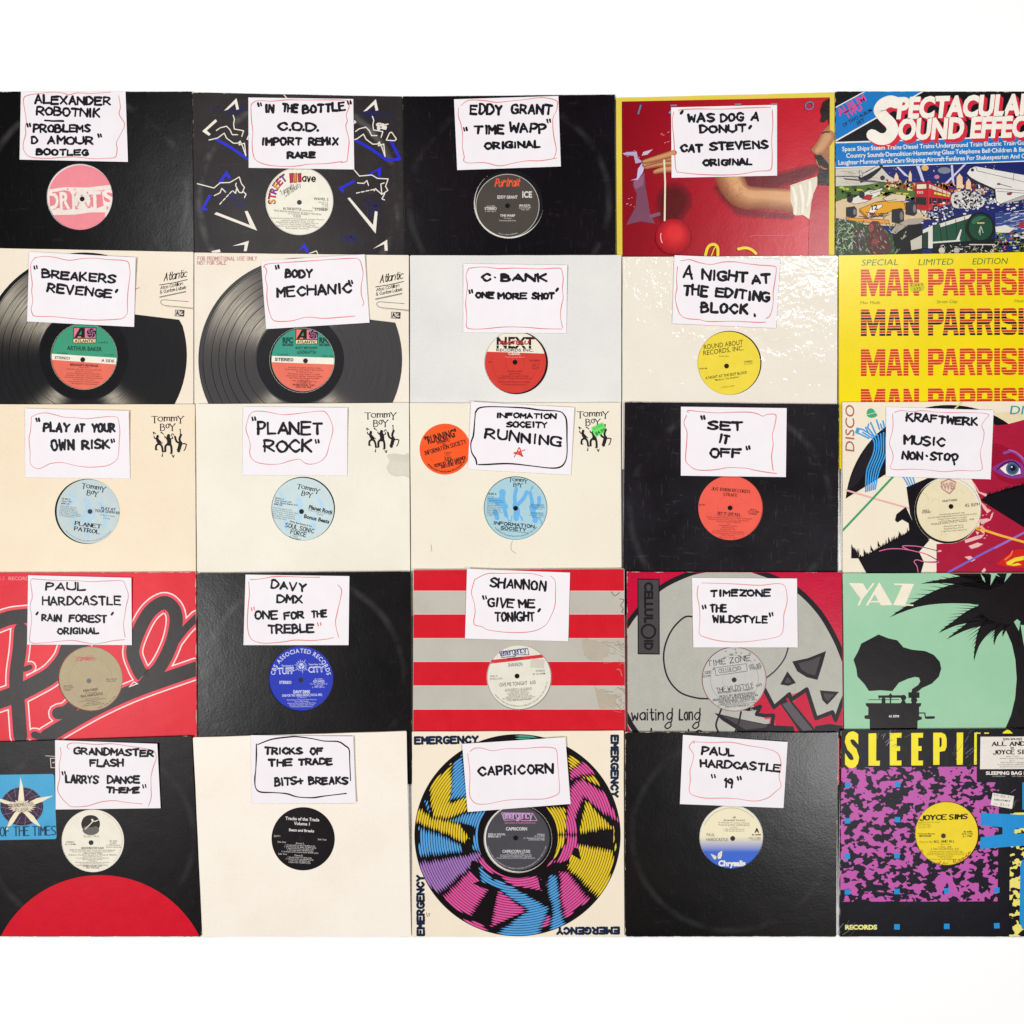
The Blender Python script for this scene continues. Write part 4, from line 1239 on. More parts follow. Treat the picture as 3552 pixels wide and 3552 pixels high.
note_card(S, 'note card with a REVENGE title, on the black record picture at the left edge', [(272, 35), (1262, 88), (1248, 735), (252, 685)],
  [[(330, 90), (420, 78), (520, 90), (640, 115), (760, 100), (880, 95), (1000, 108), (1175, 122), (1205, 180), (1210, 250), (1200, 330), (1190, 420), (1185, 520), (1185, 600), (1150, 650), (1080, 665), (880, 672), (700, 660), (500, 640), (330, 635), (300, 610), (290, 560), (305, 500), (295, 400), (300, 330), (287, 220), (290, 140), (330, 88)]],
  [('q', 332, 182), ('BREAKERS', 385, 280, 1080, 335, 84), ('REVENGE', 430, 415, 1048, 470, 84), ('d', 1085, 400)], curl=(1.0, 1.6, 0, 0), lw=22)

S = Sleeve('record_sleeve', 'cream sleeve with a big printed black record and a red promotional stamp', (660, 860, .40373),
           [(674, 876), (1418, 885), (1420, 1622), (673, 1613)], cover_mat('#f1e7d6', 'satin', .4, .05, 0, tint='#eadeca', seed=7), 2, hole=(960, 965, 278))
P = S.part()
record_picture(S, P, 945, 960, 876, ((1150, 568), (1765, 642)), 2)
P.build('printed_record_picture', S.root)
P = S.part(h=.0003)
atlantic_corner(P, 1592, 240, .93)
P.hand('#c07a78', 'FOR PROMOTIONAL USE ONLY', 63, 107, 572, 107, 32, 4, jit=.1, serif=.5); P.hand('#c07a78', 'NOT FOR SALE', 63, 143, 308, 143, 30, 4, jit=.1, serif=.5)
P.build('printed_lettering', S.root)
S.record('record with a label green above, salmon below and blank right end of the white band', '#3f9a84', (968, 962, 271), (990, 970))
P = S.lpart()
P.poly('#ea7460', [(660, 978), (1270, 1000), (1270, 1300), (660, 1300)]); P.poly('#f2ecdc', [(660, 926), (1270, 946), (1270, 1002), (660, 980)])
atlantic_label(S, P, 905, 695, .89, 0)
P.up()
for x in (792, 1108): P.text('#1d4a40', 'RFC', x, 815, 44, w=92, bold=.06); P.text('#1d4a40', 'RECORDS', x, 842, 19, w=92, bold=.05)
P.text('#1f5146', 'BODY MECHANIC', 1000, 868, 20, w=190, al='c', bold=.03); P.text('#1f5146', "(L. Freeman / T. Hayes)", 1000, 886, 11, w=120, al='c'); P.text('#1f5146', 'QUADRANT SIX', 1000, 908, 20, w=168, al='c', bold=.03)
P.text('#1f5146', 'ST-DSK-50966', 748, 922, 12, w=95); P.text('#1f5146', 'DMD 594', 1135, 938, 15, w=88)
P.hand(INK, 'STEREO', 730, 968, 882, 972, 22, 6.5, jit=0)
P.lines('#6a2a22', 980, 1035, ['Produced, arranged & mixed by J. Robie', 'Co-Produced by Lotti Golden & Richard Scher', 'for Warrior Power!', 'Mix Engineer: Andy Wallace at S.A.R.M.', 'Edited by John "Jellybean" Benitez & J. Robie', 'Publ. Robert Ficowakatea Music-BMI', 'Time: 6:38', 'Vocal'], 12, 18, rot=1.5)
P.lines('#6a2a22', 975, 1150, ['c 1982 Atlantic Recording Corp.', '01-DM-42213-SP'], 12, 17, rot=2); P.text('#4a1c18', 'PROMOTIONAL COPY', 975, 1186, 16, w=190, al='c', rot=2, bold=.02); P.text('#4a1c18', 'NOT FOR SALE', 975, 1204, 15, w=128, al='c', rot=2, bold=.02)
S.lbuild(P, 'printed_lettering')
note_card(S, 'note card in two lines, a MECHANIC title, tilted across the promotional-stamp sleeve', [(608, 110), (1497, 55), (1540, 642), (652, 697)],
  [[(630, 165), (655, 140), (760, 130), (900, 120), (1050, 110), (1200, 100), (1330, 92), (1410, 90), (1455, 105), (1475, 160), (1485, 230), (1470, 320), (1470, 400), (1490, 470), (1480, 495)],
   [(640, 165), (658, 200), (645, 260), (660, 330), (658, 420), (672, 520), (690, 580), (715, 622), (780, 632), (880, 625), (1000, 595), (1150, 605), (1300, 595), (1415, 585)]],
  [('q', 747, 166), ('BODY', 808, 258, 1052, 262, 76), ('MECHANIC', 738, 425, 1393, 392, 88), ('q', 1378, 295)], curl=(.2, 1.4, .6, 0), lw=21)

S = Sleeve('record_sleeve', 'plain white record sleeve around the red and cream label', (1410, 860, .39337),
           [(1421.5, 885.6), (2155.5, 884.4), (2155, 1622), (1421.5, 1623)], cover_mat('#e6e4de', 'matte', .2, .03, .0, tint='#dcdad6', seed=8), 2, hole=(968, 1010, 282))
S.inner(2, 2, 278)
S.record('record with a cream and red label, slanted bold letters across its top', '#d23d32', (958, 1008, 272), (957, 1008))
P = S.lpart()
P.poly('#efe8d4', [(640, 700), (1280, 700), (1280, 934), (640, 912)])
P.text('#1d1a1c', 'NEXT', 794, 882, 96, w=336, bold=.03, rot=.5); P.up()
P.stroke('#efe8d4', [(780, 858), (1140, 861)], 4)
P.up(); P.text('#c8323c', 'PLATEAU', 820, 850, 32, w=258, bold=.05, shear=.2); P.text('#1d1a1c', 'RECORDS INC.', 792, 912, 24, w=330, bold=.02, rot=.5)
P.up(); P.text('#f2e8da', 'C-BANK', 898, 943, 20, w=108, bold=.03); P.text('#eaa79c', 'Featuring Jenny Burton', 872, 968, 13, w=170, shear=.2)
D = '#6a1512'
P.text(D, 'SIDE 1', 718, 1012, 12, w=46); P.text(D, 'N P 50013', 1088, 1002, 17, w=88, bold=.02); P.lines(D, 1140, 1028, ['Time: 7:25', 'BPM 117', 'N.P. Songs', '(BMI) P.C.'], 11, 14)
P.lines(D, 955, 1094, ['"One More Shot"', '(John Robie)', 'Produced, Arranged & Mixed'], 14, 21); P.text(D, 'John Robie for Pleasant Partners Records, Inc.', 955, 1155, 13, w=305, al='c', rot=1); P.text(D, 'Engineers: Bob Rosa & Andy Wallace', 950, 1187, 13, w=280, al='c', rot=1); P.text(D, 'N.P. Manufactured & Dist. Records, Inc.', 950, 1210, 12, w=225, al='c', rot=1)
P.ringband('#b5302a', 957, 1008, 82, 84.5, 60); P.ringband('#b8322c', 957, 1008, 203, 205.5, 60, 15, 195)
S.lbuild(P, 'printed_lettering')
note_card(S, 'note card in two lines, a SHOT title, on the plain white sleeve', [(503, 138), (1417, 152), (1410, 752), (500, 745)],
  [[(545, 190), (560, 178), (680, 168), (820, 182), (960, 178), (1180, 185), (1340, 178), (1370, 200), (1382, 270), (1375, 360), (1382, 440), (1365, 520), (1358, 600), (1375, 700)],
   [(1372, 715), (1200, 712), (1050, 700), (870, 697), (700, 712), (580, 715), (530, 695), (532, 600), (522, 500), (530, 400), (538, 330), (525, 250), (545, 186)]],
  [('C', 662, 296, 745, 296, 74), ('u', [(776, 258), (784, 262)], 16), ('BANK', 822, 300, 1250, 302, 76, 24), ('q', 567, 386), ('ONE', 602, 445, 775, 450, 58), ('MORE', 800, 455, 1065, 457, 62), ('SHOT', 1100, 457, 1308, 457, 64), ('d', 1328, 368)], curl=(.8, 1.0, 0, 0), lw=21)

S = Sleeve('record_sleeve', 'glinting shrink-wrapped cream record sleeve around the yellow label', (2140, 860, .40890),
           [(2159, 890.7), (2906.5, 887), (2902.5, 1624), (2157, 1628)], cover_mat('#efe6d8', 'wrap', .1, .02, 0, tint='#eae0d0', seed=9), 2, hole=(955, 975, 272))
S.record('record with a plain bright yellow label and slanted black capitals', '#efd744', (948, 978, 268), (930, 1002))
P = S.lpart()
D = '#3b3414'
P.text(D, 'ROUND ABOUT', 738, 862, 40, w=335, rot=-7.5, shear=.08, bold=.005); P.text(D, 'RECORDS, INC.', 734, 912, 40, w=345, rot=-7.5, shear=.08, bold=.005)
P.text(D, 'Radio Use', 870, 924, 12, w=78); P.text(D, 'STEREO', 1082, 975, 15, w=68, rot=-6, bold=.02); P.text(D, '33 1/3 RPM', 1082, 993, 12, w=72, rot=-6); P.text(D, 'RA9108', 702, 1032, 13, w=64, rot=-4, bold=.02)
P.text(D, 'A NIGHT AT THE EDIT BLOCK', 752, 1115, 22, w=358, rot=-8, bold=.02); P.text(D, '"Made to The Rhythm"', 828, 1130, 16, w=214, rot=-8, bold=.01); P.text(D, 'a Classic medley', 882, 1190, 13, w=118, rot=-8)
S.lbuild(P, 'printed_lettering')
note_card(S, 'note card in three large lines, the last BLOCK, on the shrink-wrapped cream sleeve', [(488, 62), (1387, 97), (1350, 680), (470, 640)],
  [[(540, 110), (620, 100), (700, 125), (800, 140), (900, 120), (1000, 118), (1080, 130), (1200, 145), (1330, 155), (1352, 180), (1340, 280), (1325, 380), (1325, 470), (1300, 570), (1265, 598)],
   [(1265, 628), (1200, 632), (1000, 622), (850, 625), (750, 622), (700, 608), (600, 600), (540, 570), (510, 500), (495, 420), (510, 340), (505, 260), (515, 160)]],
  [('A', 555, 265, 650, 270, 112), ('NIGHT', 712, 272, 1110, 298, 95), ('AT', 1140, 312, 1308, 305, 88), ('THE', 558, 405, 775, 418, 95), ('EDITING', 830, 416, 1298, 462, 84), ('BLOCK', 702, 550, 1120, 568, 86), ('u', [(1168, 562), (1170, 577)], 20)], curl=(.6, .4, .3, .5), lw=24)

S = Sleeve('record_sleeve', 'bright yellow record sleeve with repeated rows of striped red capitals', (2890, 860, .34265),
           [(2909, 885.7), (3646, 872), (3644, 1610), (2911, 1626)], cover_mat('#f4dc10', 'gloss', .5, .05, 0, tint='#ecd20e', paper='#efe8d8', seed=10), 2)
P = S.part('gloss')
GN = '#2f7a34'; R1 = '#d23c18'; BK = '#231712'
P.text(GN, 'SPECIAL', 285, 180, 62, w=372, shear=.2, rot=-1); P.text(GN, 'LIMITED', 862, 175, 62, w=350, shear=.2, rot=-1); P.text(GN, 'EDITION', 1408, 168, 62, w=352, shear=.2, rot=-1)
P.text('#4c6a1c', 'Man Made', 275, 570, 30, w=200, shear=.2, rot=-1); P.text('#4c6a1c', 'Street Clap', 1048, 560, 32, w=208, shear=.2, rot=-1); P.text('#4c6a1c', 'Heatstroke', 1835, 552, 32, w=215, shear=.2, rot=-1)
P.up()
for y, alt in ((490, 0), (893, 1), (1298, 0), (1700, 0)):
    n = 10; st = 1/n
    bands = [(i*st + (st*.02), i*st + st*.80, (BK if (alt and i % 2 == 0) else R1)) for i in range(n)]
    for ch, x0, x1 in (('M', 280, 528), ('A', 536, 702), ('N', 712, 870), ('P', 960, 1120), ('A', 1108, 1272), ('R', 1281, 1441), ('R', 1455, 1615), ('I', 1631, 1689), ('S', 1703, 1860), ('H', 1876, 2036)):
        P.block([(0, 1, '#f6c860')], ch, x0, x1, y, 276, .008, 278)
    P.up()
    for ch, x0, x1 in (('M', 280, 528), ('A', 536, 702), ('N', 712, 870), ('P', 960, 1120), ('A', 1108, 1272), ('R', 1281, 1441), ('R', 1455, 1615), ('I', 1631, 1689), ('S', 1703, 1860), ('H', 1876, 2036)):
        P.block(bands, ch, x0, x1, y, 276, .008, 278)
P.build('printed_lettering', S.root)
P = S.part('paper', h=.0005)
P.poly('#d9c83e', [(775, 365), (900, 350), (925, 390), (915, 430), (800, 445), (778, 410)]); P.up()
P.text('#4a4418', '572', 815, 436, 32, w=74, rot=-4); P.hand('#6a6420', '9 .48 9', 785, 392, 910, 378, 18, 4)
P.build('price_sticker', S.root)
# ================================================================= row 3
def dancers(P, x, y, k=1.0):
    """wordmark in tall quirky serifs over three dancing figures; x,y = upper left corner"""
    o = lambda L: [(x + a*k, y + b*k) for a, b in L]
    D = '#1f1b1d'
    P.up()
    def w(b, a0, b0, a1, b1, h, t=7): P.hand(D, b, x+a0*k, y+b0*k, x+a1*k, y+b1*k, h*k, t*k*1.55, jit=.05, contrast=.45, serif=.55, gap=2.0)
    w('T', 2, 62, 50, 62, 62); w('omm', 58, 44, 232, 44, 56, 7); w('Y', 240, 64, 292, 66, 66)
    w('B', 82, 134, 122, 134, 62); w('o', 132, 108, 160, 108, 54, 7); w('Y', 166, 134, 216, 134, 64)
    P.up()
    s = lambda L, t: P.stroke(D, o(L), t*k, smooth=True)
    # left
    P.ell(D, x+54*k, y+188*k, 13*k, 16*k); s([(48, 205), (58, 232), (76, 258)], 28); s([(72, 250), (42, 272), (38, 308)], 19); s([(38, 308), (52, 312)], 10); s([(78, 255), (95, 285), (102, 328)], 19); s([(50, 210), (28, 205), (20, 186)], 10); s([(62, 215), (84, 238), (98, 250)], 9)
    # middle
    P.ell(D, x+156*k, y+180*k, 15*k, 16*k); s([(152, 200), (162, 230), (160, 256)], 40); s([(158, 250), (128, 278), (126, 324)], 21); s([(126, 324), (112, 332)], 10); s([(170, 250), (182, 290), (184, 340)], 21); s([(184, 342), (172, 346)], 10); s([(142, 205), (126, 200), (120, 184)], 10); s([(170, 210), (192, 206), (192, 190)], 10)
    # upside down
    P.ell(D, x+250*k, y+322*k, 15*k, 14*k); s([(255, 300), (262, 272), (268, 248)], 34); s([(262, 252), (230, 232), (216, 190)], 19); s([(270, 250), (258, 212), (272, 172)], 21); s([(272, 170), (264, 160)], 10); s([(270, 262), (302, 254), (322, 262)], 11); s([(322, 262), (312, 300), (300, 318)], 10); s([(245, 300), (236, 312)], 10)
    # little arrows
    for L in ([(20, 168), (18, 152), (36, 160)], [(92, 152), (110, 168)], [(180, 180), (192, 162), (206, 176)], [(268, 152), (264, 128)], [(100, 348), (98, 366)], [(188, 358), (198, 376), (208, 360)]): s(L, 8)
    for a, b in ((16, 150), (88, 150), (264, 124), (97, 370), (200, 378)): P.ell(D, x+a*k, y+b*k, 8*k, n=6)

def tb_label(P, x, y, k, rot):
    c, n = math.cos(math.radians(rot)), math.sin(math.radians(rot))
    def w(b, a0, b0, a1, b1, h, t=5):
        q = lambda a, d: (x + (a*c - d*n)*k, y + (a*n + d*c)*k)
        P.hand('#20252c', b, *q(a0, b0), *q(a1, b1), h*k, t*k*1.5, jit=.05, contrast=.5, serif=.55, gap=2.0)
    w('T', 2, 62, 50, 62, 62, 8); w('omm', 58, 44, 232, 44, 56, 8); w('Y', 240, 64, 292, 66, 66, 8)
    w('B', 82, 134, 122, 134, 62, 8); w('o', 132, 108, 160, 108, 54, 8); w('Y', 166, 134, 216, 134, 64, 8)

S = Sleeve('record_sleeve', 'warm cream record sleeve with black dancing figures and a bare corner, at the left edge', (0, 1380, .37267),
           [(-73, 1402), (676, 1402), (681, 2140), (-73, 2141)], cover_mat('#f3e2c8', 'satin', .35, .06, .06, tint='#eedbbd', seed=11), 3, hole=(812, 1057, 303))
P = S.part('matte'); dancers(P, 1413, 172); P.build('printed_emblem', S.root)
S.record('record with a pale blue label, two-line serif title low, black crescent on its left', '#c4d3d4', (826, 1057, 298), (838, 1058))
P = S.lpart()
for i, (L, w) in enumerate((([(800, 950), (820, 1010), (800, 1080), (770, 1130)], 46), ([(820, 1000), (860, 1080), (830, 1150)], 40), ([(640, 900), (700, 940), (620, 1010)], 26), ([(930, 980), (990, 1120), (960, 1200)], 34), ([(700, 1080), (690, 1200)], 30), ([(800, 1180), (830, 1300)], 26))): P.stroke('#b2d2e6', L, w, smooth=True)
P.up(); tb_label(P, 766, 795, .75, 10)
D = '#2c3338'
P.lines(D, 572, 946, ['TB 825 A', 'Time: 7:40', 'BPM 123'], 15, 22, al='l', rot=4, bold=.02); P.lines(D, 562, 1008, ['Studio: Blank Tape NYC', 'Produced, Arranged &', 'Mixed by Arthur Baker &', 'Edited by the Latin Rascals', 'Exec. Producer: Tom Silverman', 'A Production by Shakin Baker', 'c,p Tommy Boy Music'], 11, 15, al='l', rot=8)
P.text(D, 'PLAY AT', 940, 1038, 24, w=136, rot=6, bold=.03); P.text(D, 'YOUR OWN RISK', 880, 1060, 24, w=262, rot=6, bold=.03); P.text(D, '(A. Baker, J. Robie)', 930, 1092, 13, w=138, rot=8); P.text(D, '(Vocal)', 962, 1124, 14, w=62, rot=8)
P.hand(D, 'PLANET', 698, 1182, 935, 1216, 34, 11, jit=.05, contrast=.5, serif=.5, gap=2.0); P.hand(D, 'PATROL', 692, 1232, 922, 1266, 34, 11, jit=.05, contrast=.5, serif=.5, gap=2.0)
P.arctext(D, 'Manufactured by Tommy Boy Music, 210 East 90th Street, New York, NY 10028', 826, 1057, 280, 220, 318, 10, inward=True)
S.lbuild(P, 'printed_lettering')
note_card(S, 'note card in two lines ending in RISK on the warm cream sleeve', [(233, 98), (1198, 120), (1210, 752), (235, 740)],
  [[(290, 180), (350, 150), (430, 140), (520, 160), (600, 180), (700, 185), (800, 195), (900, 185), (1000, 175), (1080, 178), (1100, 200), (1115, 300), (1110, 400), (1105, 500), (1095, 560), (1060, 600), (980, 635), (820, 645), (700, 630), (600, 605), (540, 603), (460, 615), (360, 660), (285, 615), (280, 500), (270, 380), (285, 300), (292, 178)]],
  [('q', 352, 207), ('PLAY', 397, 318, 652, 325, 90), ('AT', 690, 320, 790, 322, 78), ('YOUR', 846, 325, 1080, 325, 84), ('OWN', 470, 495, 700, 485, 104), ('RISK', 757, 486, 1030, 478, 95), ('q', 1050, 400)], curl=(.7, 1.4, 0, 0), bw=6, lw=24)

S = Sleeve('record_sleeve', 'off white record sleeve with black dancing figures above a grey corner stain', (660, 1380, .40373),
           [(678.5, 1401), (1418.5, 1397), (1424, 2135), (684, 2139)], cover_mat('#f1eadb', 'satin', .3, .06, .05, tint='#eae3d2', seed=12), 3, hole=(970, 952, 274))
P = S.part('matte'); dancers(P, 1503, 128, .90)
P.poly('#d9d1c0', [(1692, 492), (1760, 478), (1830, 490), (1895, 482), (1895, 676), (1830, 670), (1760, 676), (1702, 640), (1690, 590), (1712, 545)], smooth=True)
P.poly('#dcd5c4', [(1700, 580), (1740, 550), (1800, 560), (1880, 550), (1880, 640), (1790, 655), (1730, 630)], smooth=True)
P.build('printed_emblem', S.root)
S.record('record with a pale blue label, two bold titles right, black crescent upper right', '#cbdcdd', (964, 957, 270), (956, 977))
P = S.lpart()
for L, w in (([(930, 880), (950, 960), (930, 1040)], 46), ([(770, 820), (820, 880), (760, 930)], 30), ([(1100, 870), (1150, 950)], 34), ([(1050, 1040), (1060, 1120)], 44), ([(820, 1050), (830, 1130)], 34)): P.stroke('#b8d9ec', L, w, smooth=True)
P.up(); tb_label(P, 924, 740, .66, 14)
P.lines(D, 726, 866, ['TB 823 A', 'Time (Vocal) 6:25', 'Time (Bonus Beats) 4:10', 'BPM 128'], 14, 18, al='l', rot=8, bold=.02); P.lines(D, 710, 945, ['Studio: Intergalactic, NYC', 'Produced & Mixed by Arthur Baker', 'Exec. Producer: Tom Silverman', '(Baker, J. Robie, A. Bambaataa)', 'Shakin Baker/Tommy Boy Music', 'c Tommy Boy Music'], 11, 17, al='l', rot=10)
P.text(D, 'Planet Rock', 1016, 952, 32, w=214, rot=13, bold=.04); P.text(D, '(A. Baker, J. Robie, Soul Sonic Force)', 1012, 968, 11, w=200, rot=12); P.text(D, '(Vocal)', 1086, 1002, 13, w=54, rot=12)
P.text(D, 'Bonus Beats I', 974, 1030, 32, w=246, rot=13, bold=.04); P.text(D, 'Afrika Bambaataa & the', 850, 1066, 15, w=198, rot=13, bold=.02)
P.hand(D, 'SOUL SONIC', 815, 1108, 1058, 1164, 36, 6.5, jit=0, gap=2.2); P.hand(D, 'FORCE', 860, 1168, 992, 1196, 36, 6.5, jit=0, gap=2.2); P.text(D, 'Music by', 875, 1190, 11, w=52, rot=10); P.text(D, 'Planet Patrol', 848, 1204, 15, w=98, rot=12, bold=.02)
S.lbuild(P, 'printed_lettering')
note_card(S, 'note card with a large ROCK inside a wavy pink cloud, on the stained sleeve', [(455, 75), (1350, 85), (1348, 668), (448, 663)],
  [[(505, 152), (545, 118), (640, 118), (760, 140), (830, 145), (960, 130), (1100, 115), (1160, 122), (1200, 180), (1225, 260), (1215, 330), (1195, 400), (1170, 490), (1120, 545), (1040, 570), (980, 558), (940, 528), (860, 540), (780, 565), (700, 572), (600, 562), (540, 535), (512, 480), (515, 400), (500, 340), (478, 270), (490, 200), (507, 150)]],
  [('q', 546, 180), ('PLANET', 572, 315, 1142, 320, 112), ('ROCK', 630, 468, 1052, 470, 106), ('q', 1090, 374)], curl=(.6, 1.1, 0, 0), bw=6, lw=22)

S = Sleeve('record_sleeve', 'cream record sleeve with a round orange sticker and a neon green price tag', (1410, 1380, .39337),
           [(1421, 1398), (2152.5, 1396.5), (2157, 2134), (1427, 2136)], cover_mat('#f1e9d6', 'film', .15, .03, 0, tint='#ede3cf', seed=13), 3, hole=(962, 972, 280))
P = S.part('matte'); dancers(P, 1508, 122, .92); P.build('printed_emblem', S.root)
P = S.part('matte', h=.0006)
P.ell('#fb5a22', 340, 452, 224, n=72)
D = '#2a1312'
P.up(); P.text(D, '"RUNNING"', 172, 412, 66, w=288, rot=-15, bold=.04); P.text(D, '(REMIX)', 272, 408, 24, w=112, rot=-14, bold=.03); P.text(D, 'BY', 322, 422, 20, w=30, rot=-14, bold=.02)
P.hand(D, 'INFORMATION SOCIETY', 166, 506, 526, 402, 36, 6, jit=0); dancers(P, 328, 478, .24); P.hand(D, 'REMIX BY JOEY GARDNER', 252, 612, 524, 538, 26, 5, jit=0); P.hand(D, 'AND LOUIE VEGA', 310, 622, 484, 576, 24, 5, jit=0)
P.arctext(D, 'Manufactured by Tommy Boy Music 1747 1st Ave NYC 10128', 340, 452, 205, 222, 330, 14, inward=True, bold=.02)
P.build('round_sticker', S.root)
P = S.part('matte', h=.0008)
P.poly('#6fe06a', [(1632, 262), (1728, 216), (1758, 262), (1740, 308), (1668, 346), (1645, 310)]); P.up(); P.text('#1c5a30', 'EL CODE', 1652, 282, 20, w=86, rot=-24); P.text('#1a4a2c', '$4.99', 1672, 330, 28, w=92, rot=-24, bold=.02)
P.build('price_tag', S.root)
S.record('record with a light blue label of bright blue dancing silhouettes', '#abcfd9', (962, 974, 276), (962, 974))
P = S.lpart()
U = '#6cb4e6'
P.ell(U, 846, 838, 30, 34)
for L, w in (([(850, 860), (825, 900), (740, 900)], 44), ([(840, 880), (850, 930), (870, 960)], 54), ([(800, 930), (850, 950), (880, 1040)], 34), ([(780, 1000), (800, 1060)], 40), ([(970, 800), (955, 870), (960, 960)], 34), ([(1060, 830), (1030, 890), (970, 950)], 34), ([(960, 950), (975, 1010), (968, 1030)], 54), ([(990, 1030), (1015, 1060), (1020, 1080)], 14),
             ([(1090, 840), (1105, 900), (1110, 960)], 34), ([(1170, 880), (1165, 940), (1120, 990)], 32), ([(1105, 960), (1120, 1020), (1130, 1050)], 48), ([(1150, 1060), (1185, 1080), (1190, 1110)], 12)): P.stroke(U, L, w, smooth=True)
P.ell(U, 968, 1062, 24, 26); P.ell(U, 1135, 1082, 24, 24)
P.stroke(U, [(1090, 830), (1110, 780)], 10); P.poly(U, [(1098, 795), (1112, 770), (1120, 802)]); P.stroke(U, [(890, 1050), (900, 1085), (925, 1085), (930, 1040)], 9)
P.up(); tb_label(P, 905, 705, .56, 5)
D = '#26343c'
P.text(D, 'TB 877 A', 716, 855, 18, w=78, rot=2, bold=.03); P.lines(D, 712, 876, ['Time: 7:41', 'BPM 118', 'Produced by Paul Robb', 'Remixed by Joey Gardner', 'and Louie Vega for', 'Hakikat Productions', 'Edited by Latin Rascals', 'Recorded at Creation', 'Mixed at Intergalactic', 'Studios New York City', 'Tommy Boy Music', 'p c 1984'], 10, 15, al='l', rot=2)
P.text('#3f7fa8', 'RUNNING', 1100, 952, 18, w=110, rot=3, bold=.02); P.lines(D, 1155, 968, ['(P. Robb, M. Robert)', 'Vocal Version'], 11, 15, rot=3); P.text('#3f7fa8', 'RUNNING', 1096, 1024, 18, w=110, rot=3, bold=.02); P.lines(D, 1150, 1042, ['(P. Robb, M. Robert)', 'Instrumental'], 11, 15, rot=3)
P.hand(D, 'INFORMATION', 768, 1114, 1125, 1148, 26, 7.5, jit=0, gap=1.8); P.hand(D, 'SOCIETY', 832, 1158, 1052, 1178, 26, 7.5, jit=0, gap=1.8); P.stroke(D, [(805, 1163), (1075, 1192)], 3)
P.arctext(D, 'Manufactured by Tommy Boy Music, 1747 First Avenue, New York, NY 10128', 962, 972, 254, 224, 318, 11, inward=True)
S.lbuild(P, 'printed_lettering')
P = S.part('matte', h=.0004); P.stroke('#8d8272', [(935, 1262), (922, 1300), (925, 1340), (965, 1372)], 3, smooth=True); P.build('stray_hair', S.root)
P = S.part('matte', h=.0004); P.stroke('#a89c88', [(218, 1295), (222, 1355)], 3); P.build('stray_hair', S.root)
note_card(S, 'note card with a small red star inside a heavy black outline', [(570, 35), (1480, 85), (1450, 680), (540, 630)],
  [[(612, 125), (640, 90), (730, 78), (900, 82), (1050, 90), (1180, 108), (1340, 118), (1390, 150), (1412, 210), (1415, 350), (1415, 500), (1390, 580), (1340, 615), (1250, 618), (1100, 600), (900, 580), (700, 588), (632, 588)], [(620, 588), (610, 540), (575, 480), (568, 400), (590, 330), (600, 220), (608, 122)]],
  [('INFOMATION', 790, 178, 1325, 190, 50, 16), ('SOCEITY', 880, 262, 1245, 270, 56, 17), ('RUNNING', 688, 362, 1362, 436, 94, 21), ('u', [(992, 440), (975, 480), (950, 522)], 9, '#d8452f'), ('u', [(998, 440), (1008, 480), (1022, 516)], 11, '#d8452f'), ('u', [(948, 486), (1000, 474), (1044, 458)], 10, '#d8452f'), ('u', [(950, 488), (990, 496), (1024, 514)], 12, '#d8452f'), ('u', [(990, 478), (1000, 500)], 18, '#d8452f')], bcol=INK, bw=12, curl=(.8, 1.2, .2, 0))

S = Sleeve('record_sleeve', 'scuffed plain black record sleeve around the coral red label', (2140, 1380, .40890),
           [(2168, 1394), (2910.5, 1402), (2906, 2141), (2160, 2133)], cover_mat('#1d1a1e', 'satin', .55, .40, .2, tint='#2a272c', seed=14), 3, hole=(962, 932, 277))
S.record('record with a plain coral red label and spaced dark capitals', '#f0604f', (964, 934, 274), (960, 934))
P = S.lpart()
D = '#5a1814'
P.hand(D, 'JUS BORN RECORDS', 800, 782, 1130, 810, 26, 6, jit=.05, contrast=.5, serif=.5); P.hand(D, 'STRAFE', 902, 830, 1022, 840, 24, 6, jit=.05, contrast=.5, serif=.5)
P.ringband('#d85244', 960, 934, 104, 106, 60, 170, 300)
P.text(D, 'JB 001', 697, 914, 14, w=52, bold=.02); P.lines(D, 1156, 956, ['SIDE A', '33 1/3 RPM', 'STEREO'], 14, 18, bold=.02, rot=2); P.text('#2a0f0e', 'SET IT OFF 9:51', 852, 988, 22, w=190, rot=4, bold=.03)
P.lines(D, 950, 1008, ['Produced by GEORGE LOGIOS', 'Written, Arranged and Performed by STEVE STANDARD', 'Executive Producers: W.C. Harvey, Clark Shinaver', 'Mixed by WALTER GIBBONS', 'for', 'JUS BORN Productions', '829 Carroll Ave', 'Brooklyn, NY 11215', 'p c 1984 Jus Born Productions (ASCAP)', 'Dist. by Important Record Network, Inc.', '149 W. 24 Street', 'New York, NY 10011'], 11.5, 16.5, rot=3)
S.lbuild(P, 'printed_lettering')
note_card(S, 'note card with three centred short words, OFF last, on the scuffed black sleeve', [(543, 75), (1440, 87), (1433, 672), (542, 660)],
  [[(605, 125), (605, 108), (720, 118), (850, 128), (980, 122), (1120, 122), (1190, 135), (1235, 155), (1280, 140), (1340, 140), (1350, 170), (1335, 250), (1318, 320), (1325, 400), (1312, 500), (1325, 615)], [(590, 150), (570, 200), (575, 240), (595, 290), (590, 400), (582, 520), (600, 560), (660, 605), (740, 615), (850, 608), (950, 592), (1100, 598), (1160, 612), (1260, 630), (1355, 642)]],
  [('q', 730, 170), ('SET', 765, 272, 1068, 285, 82), ('IT', 855, 385, 955, 398, 80), ('OFF', 785, 510, 1058, 512, 84), ('q', 1112, 425)], curl=(0, .3, .4, .2), lw=22)

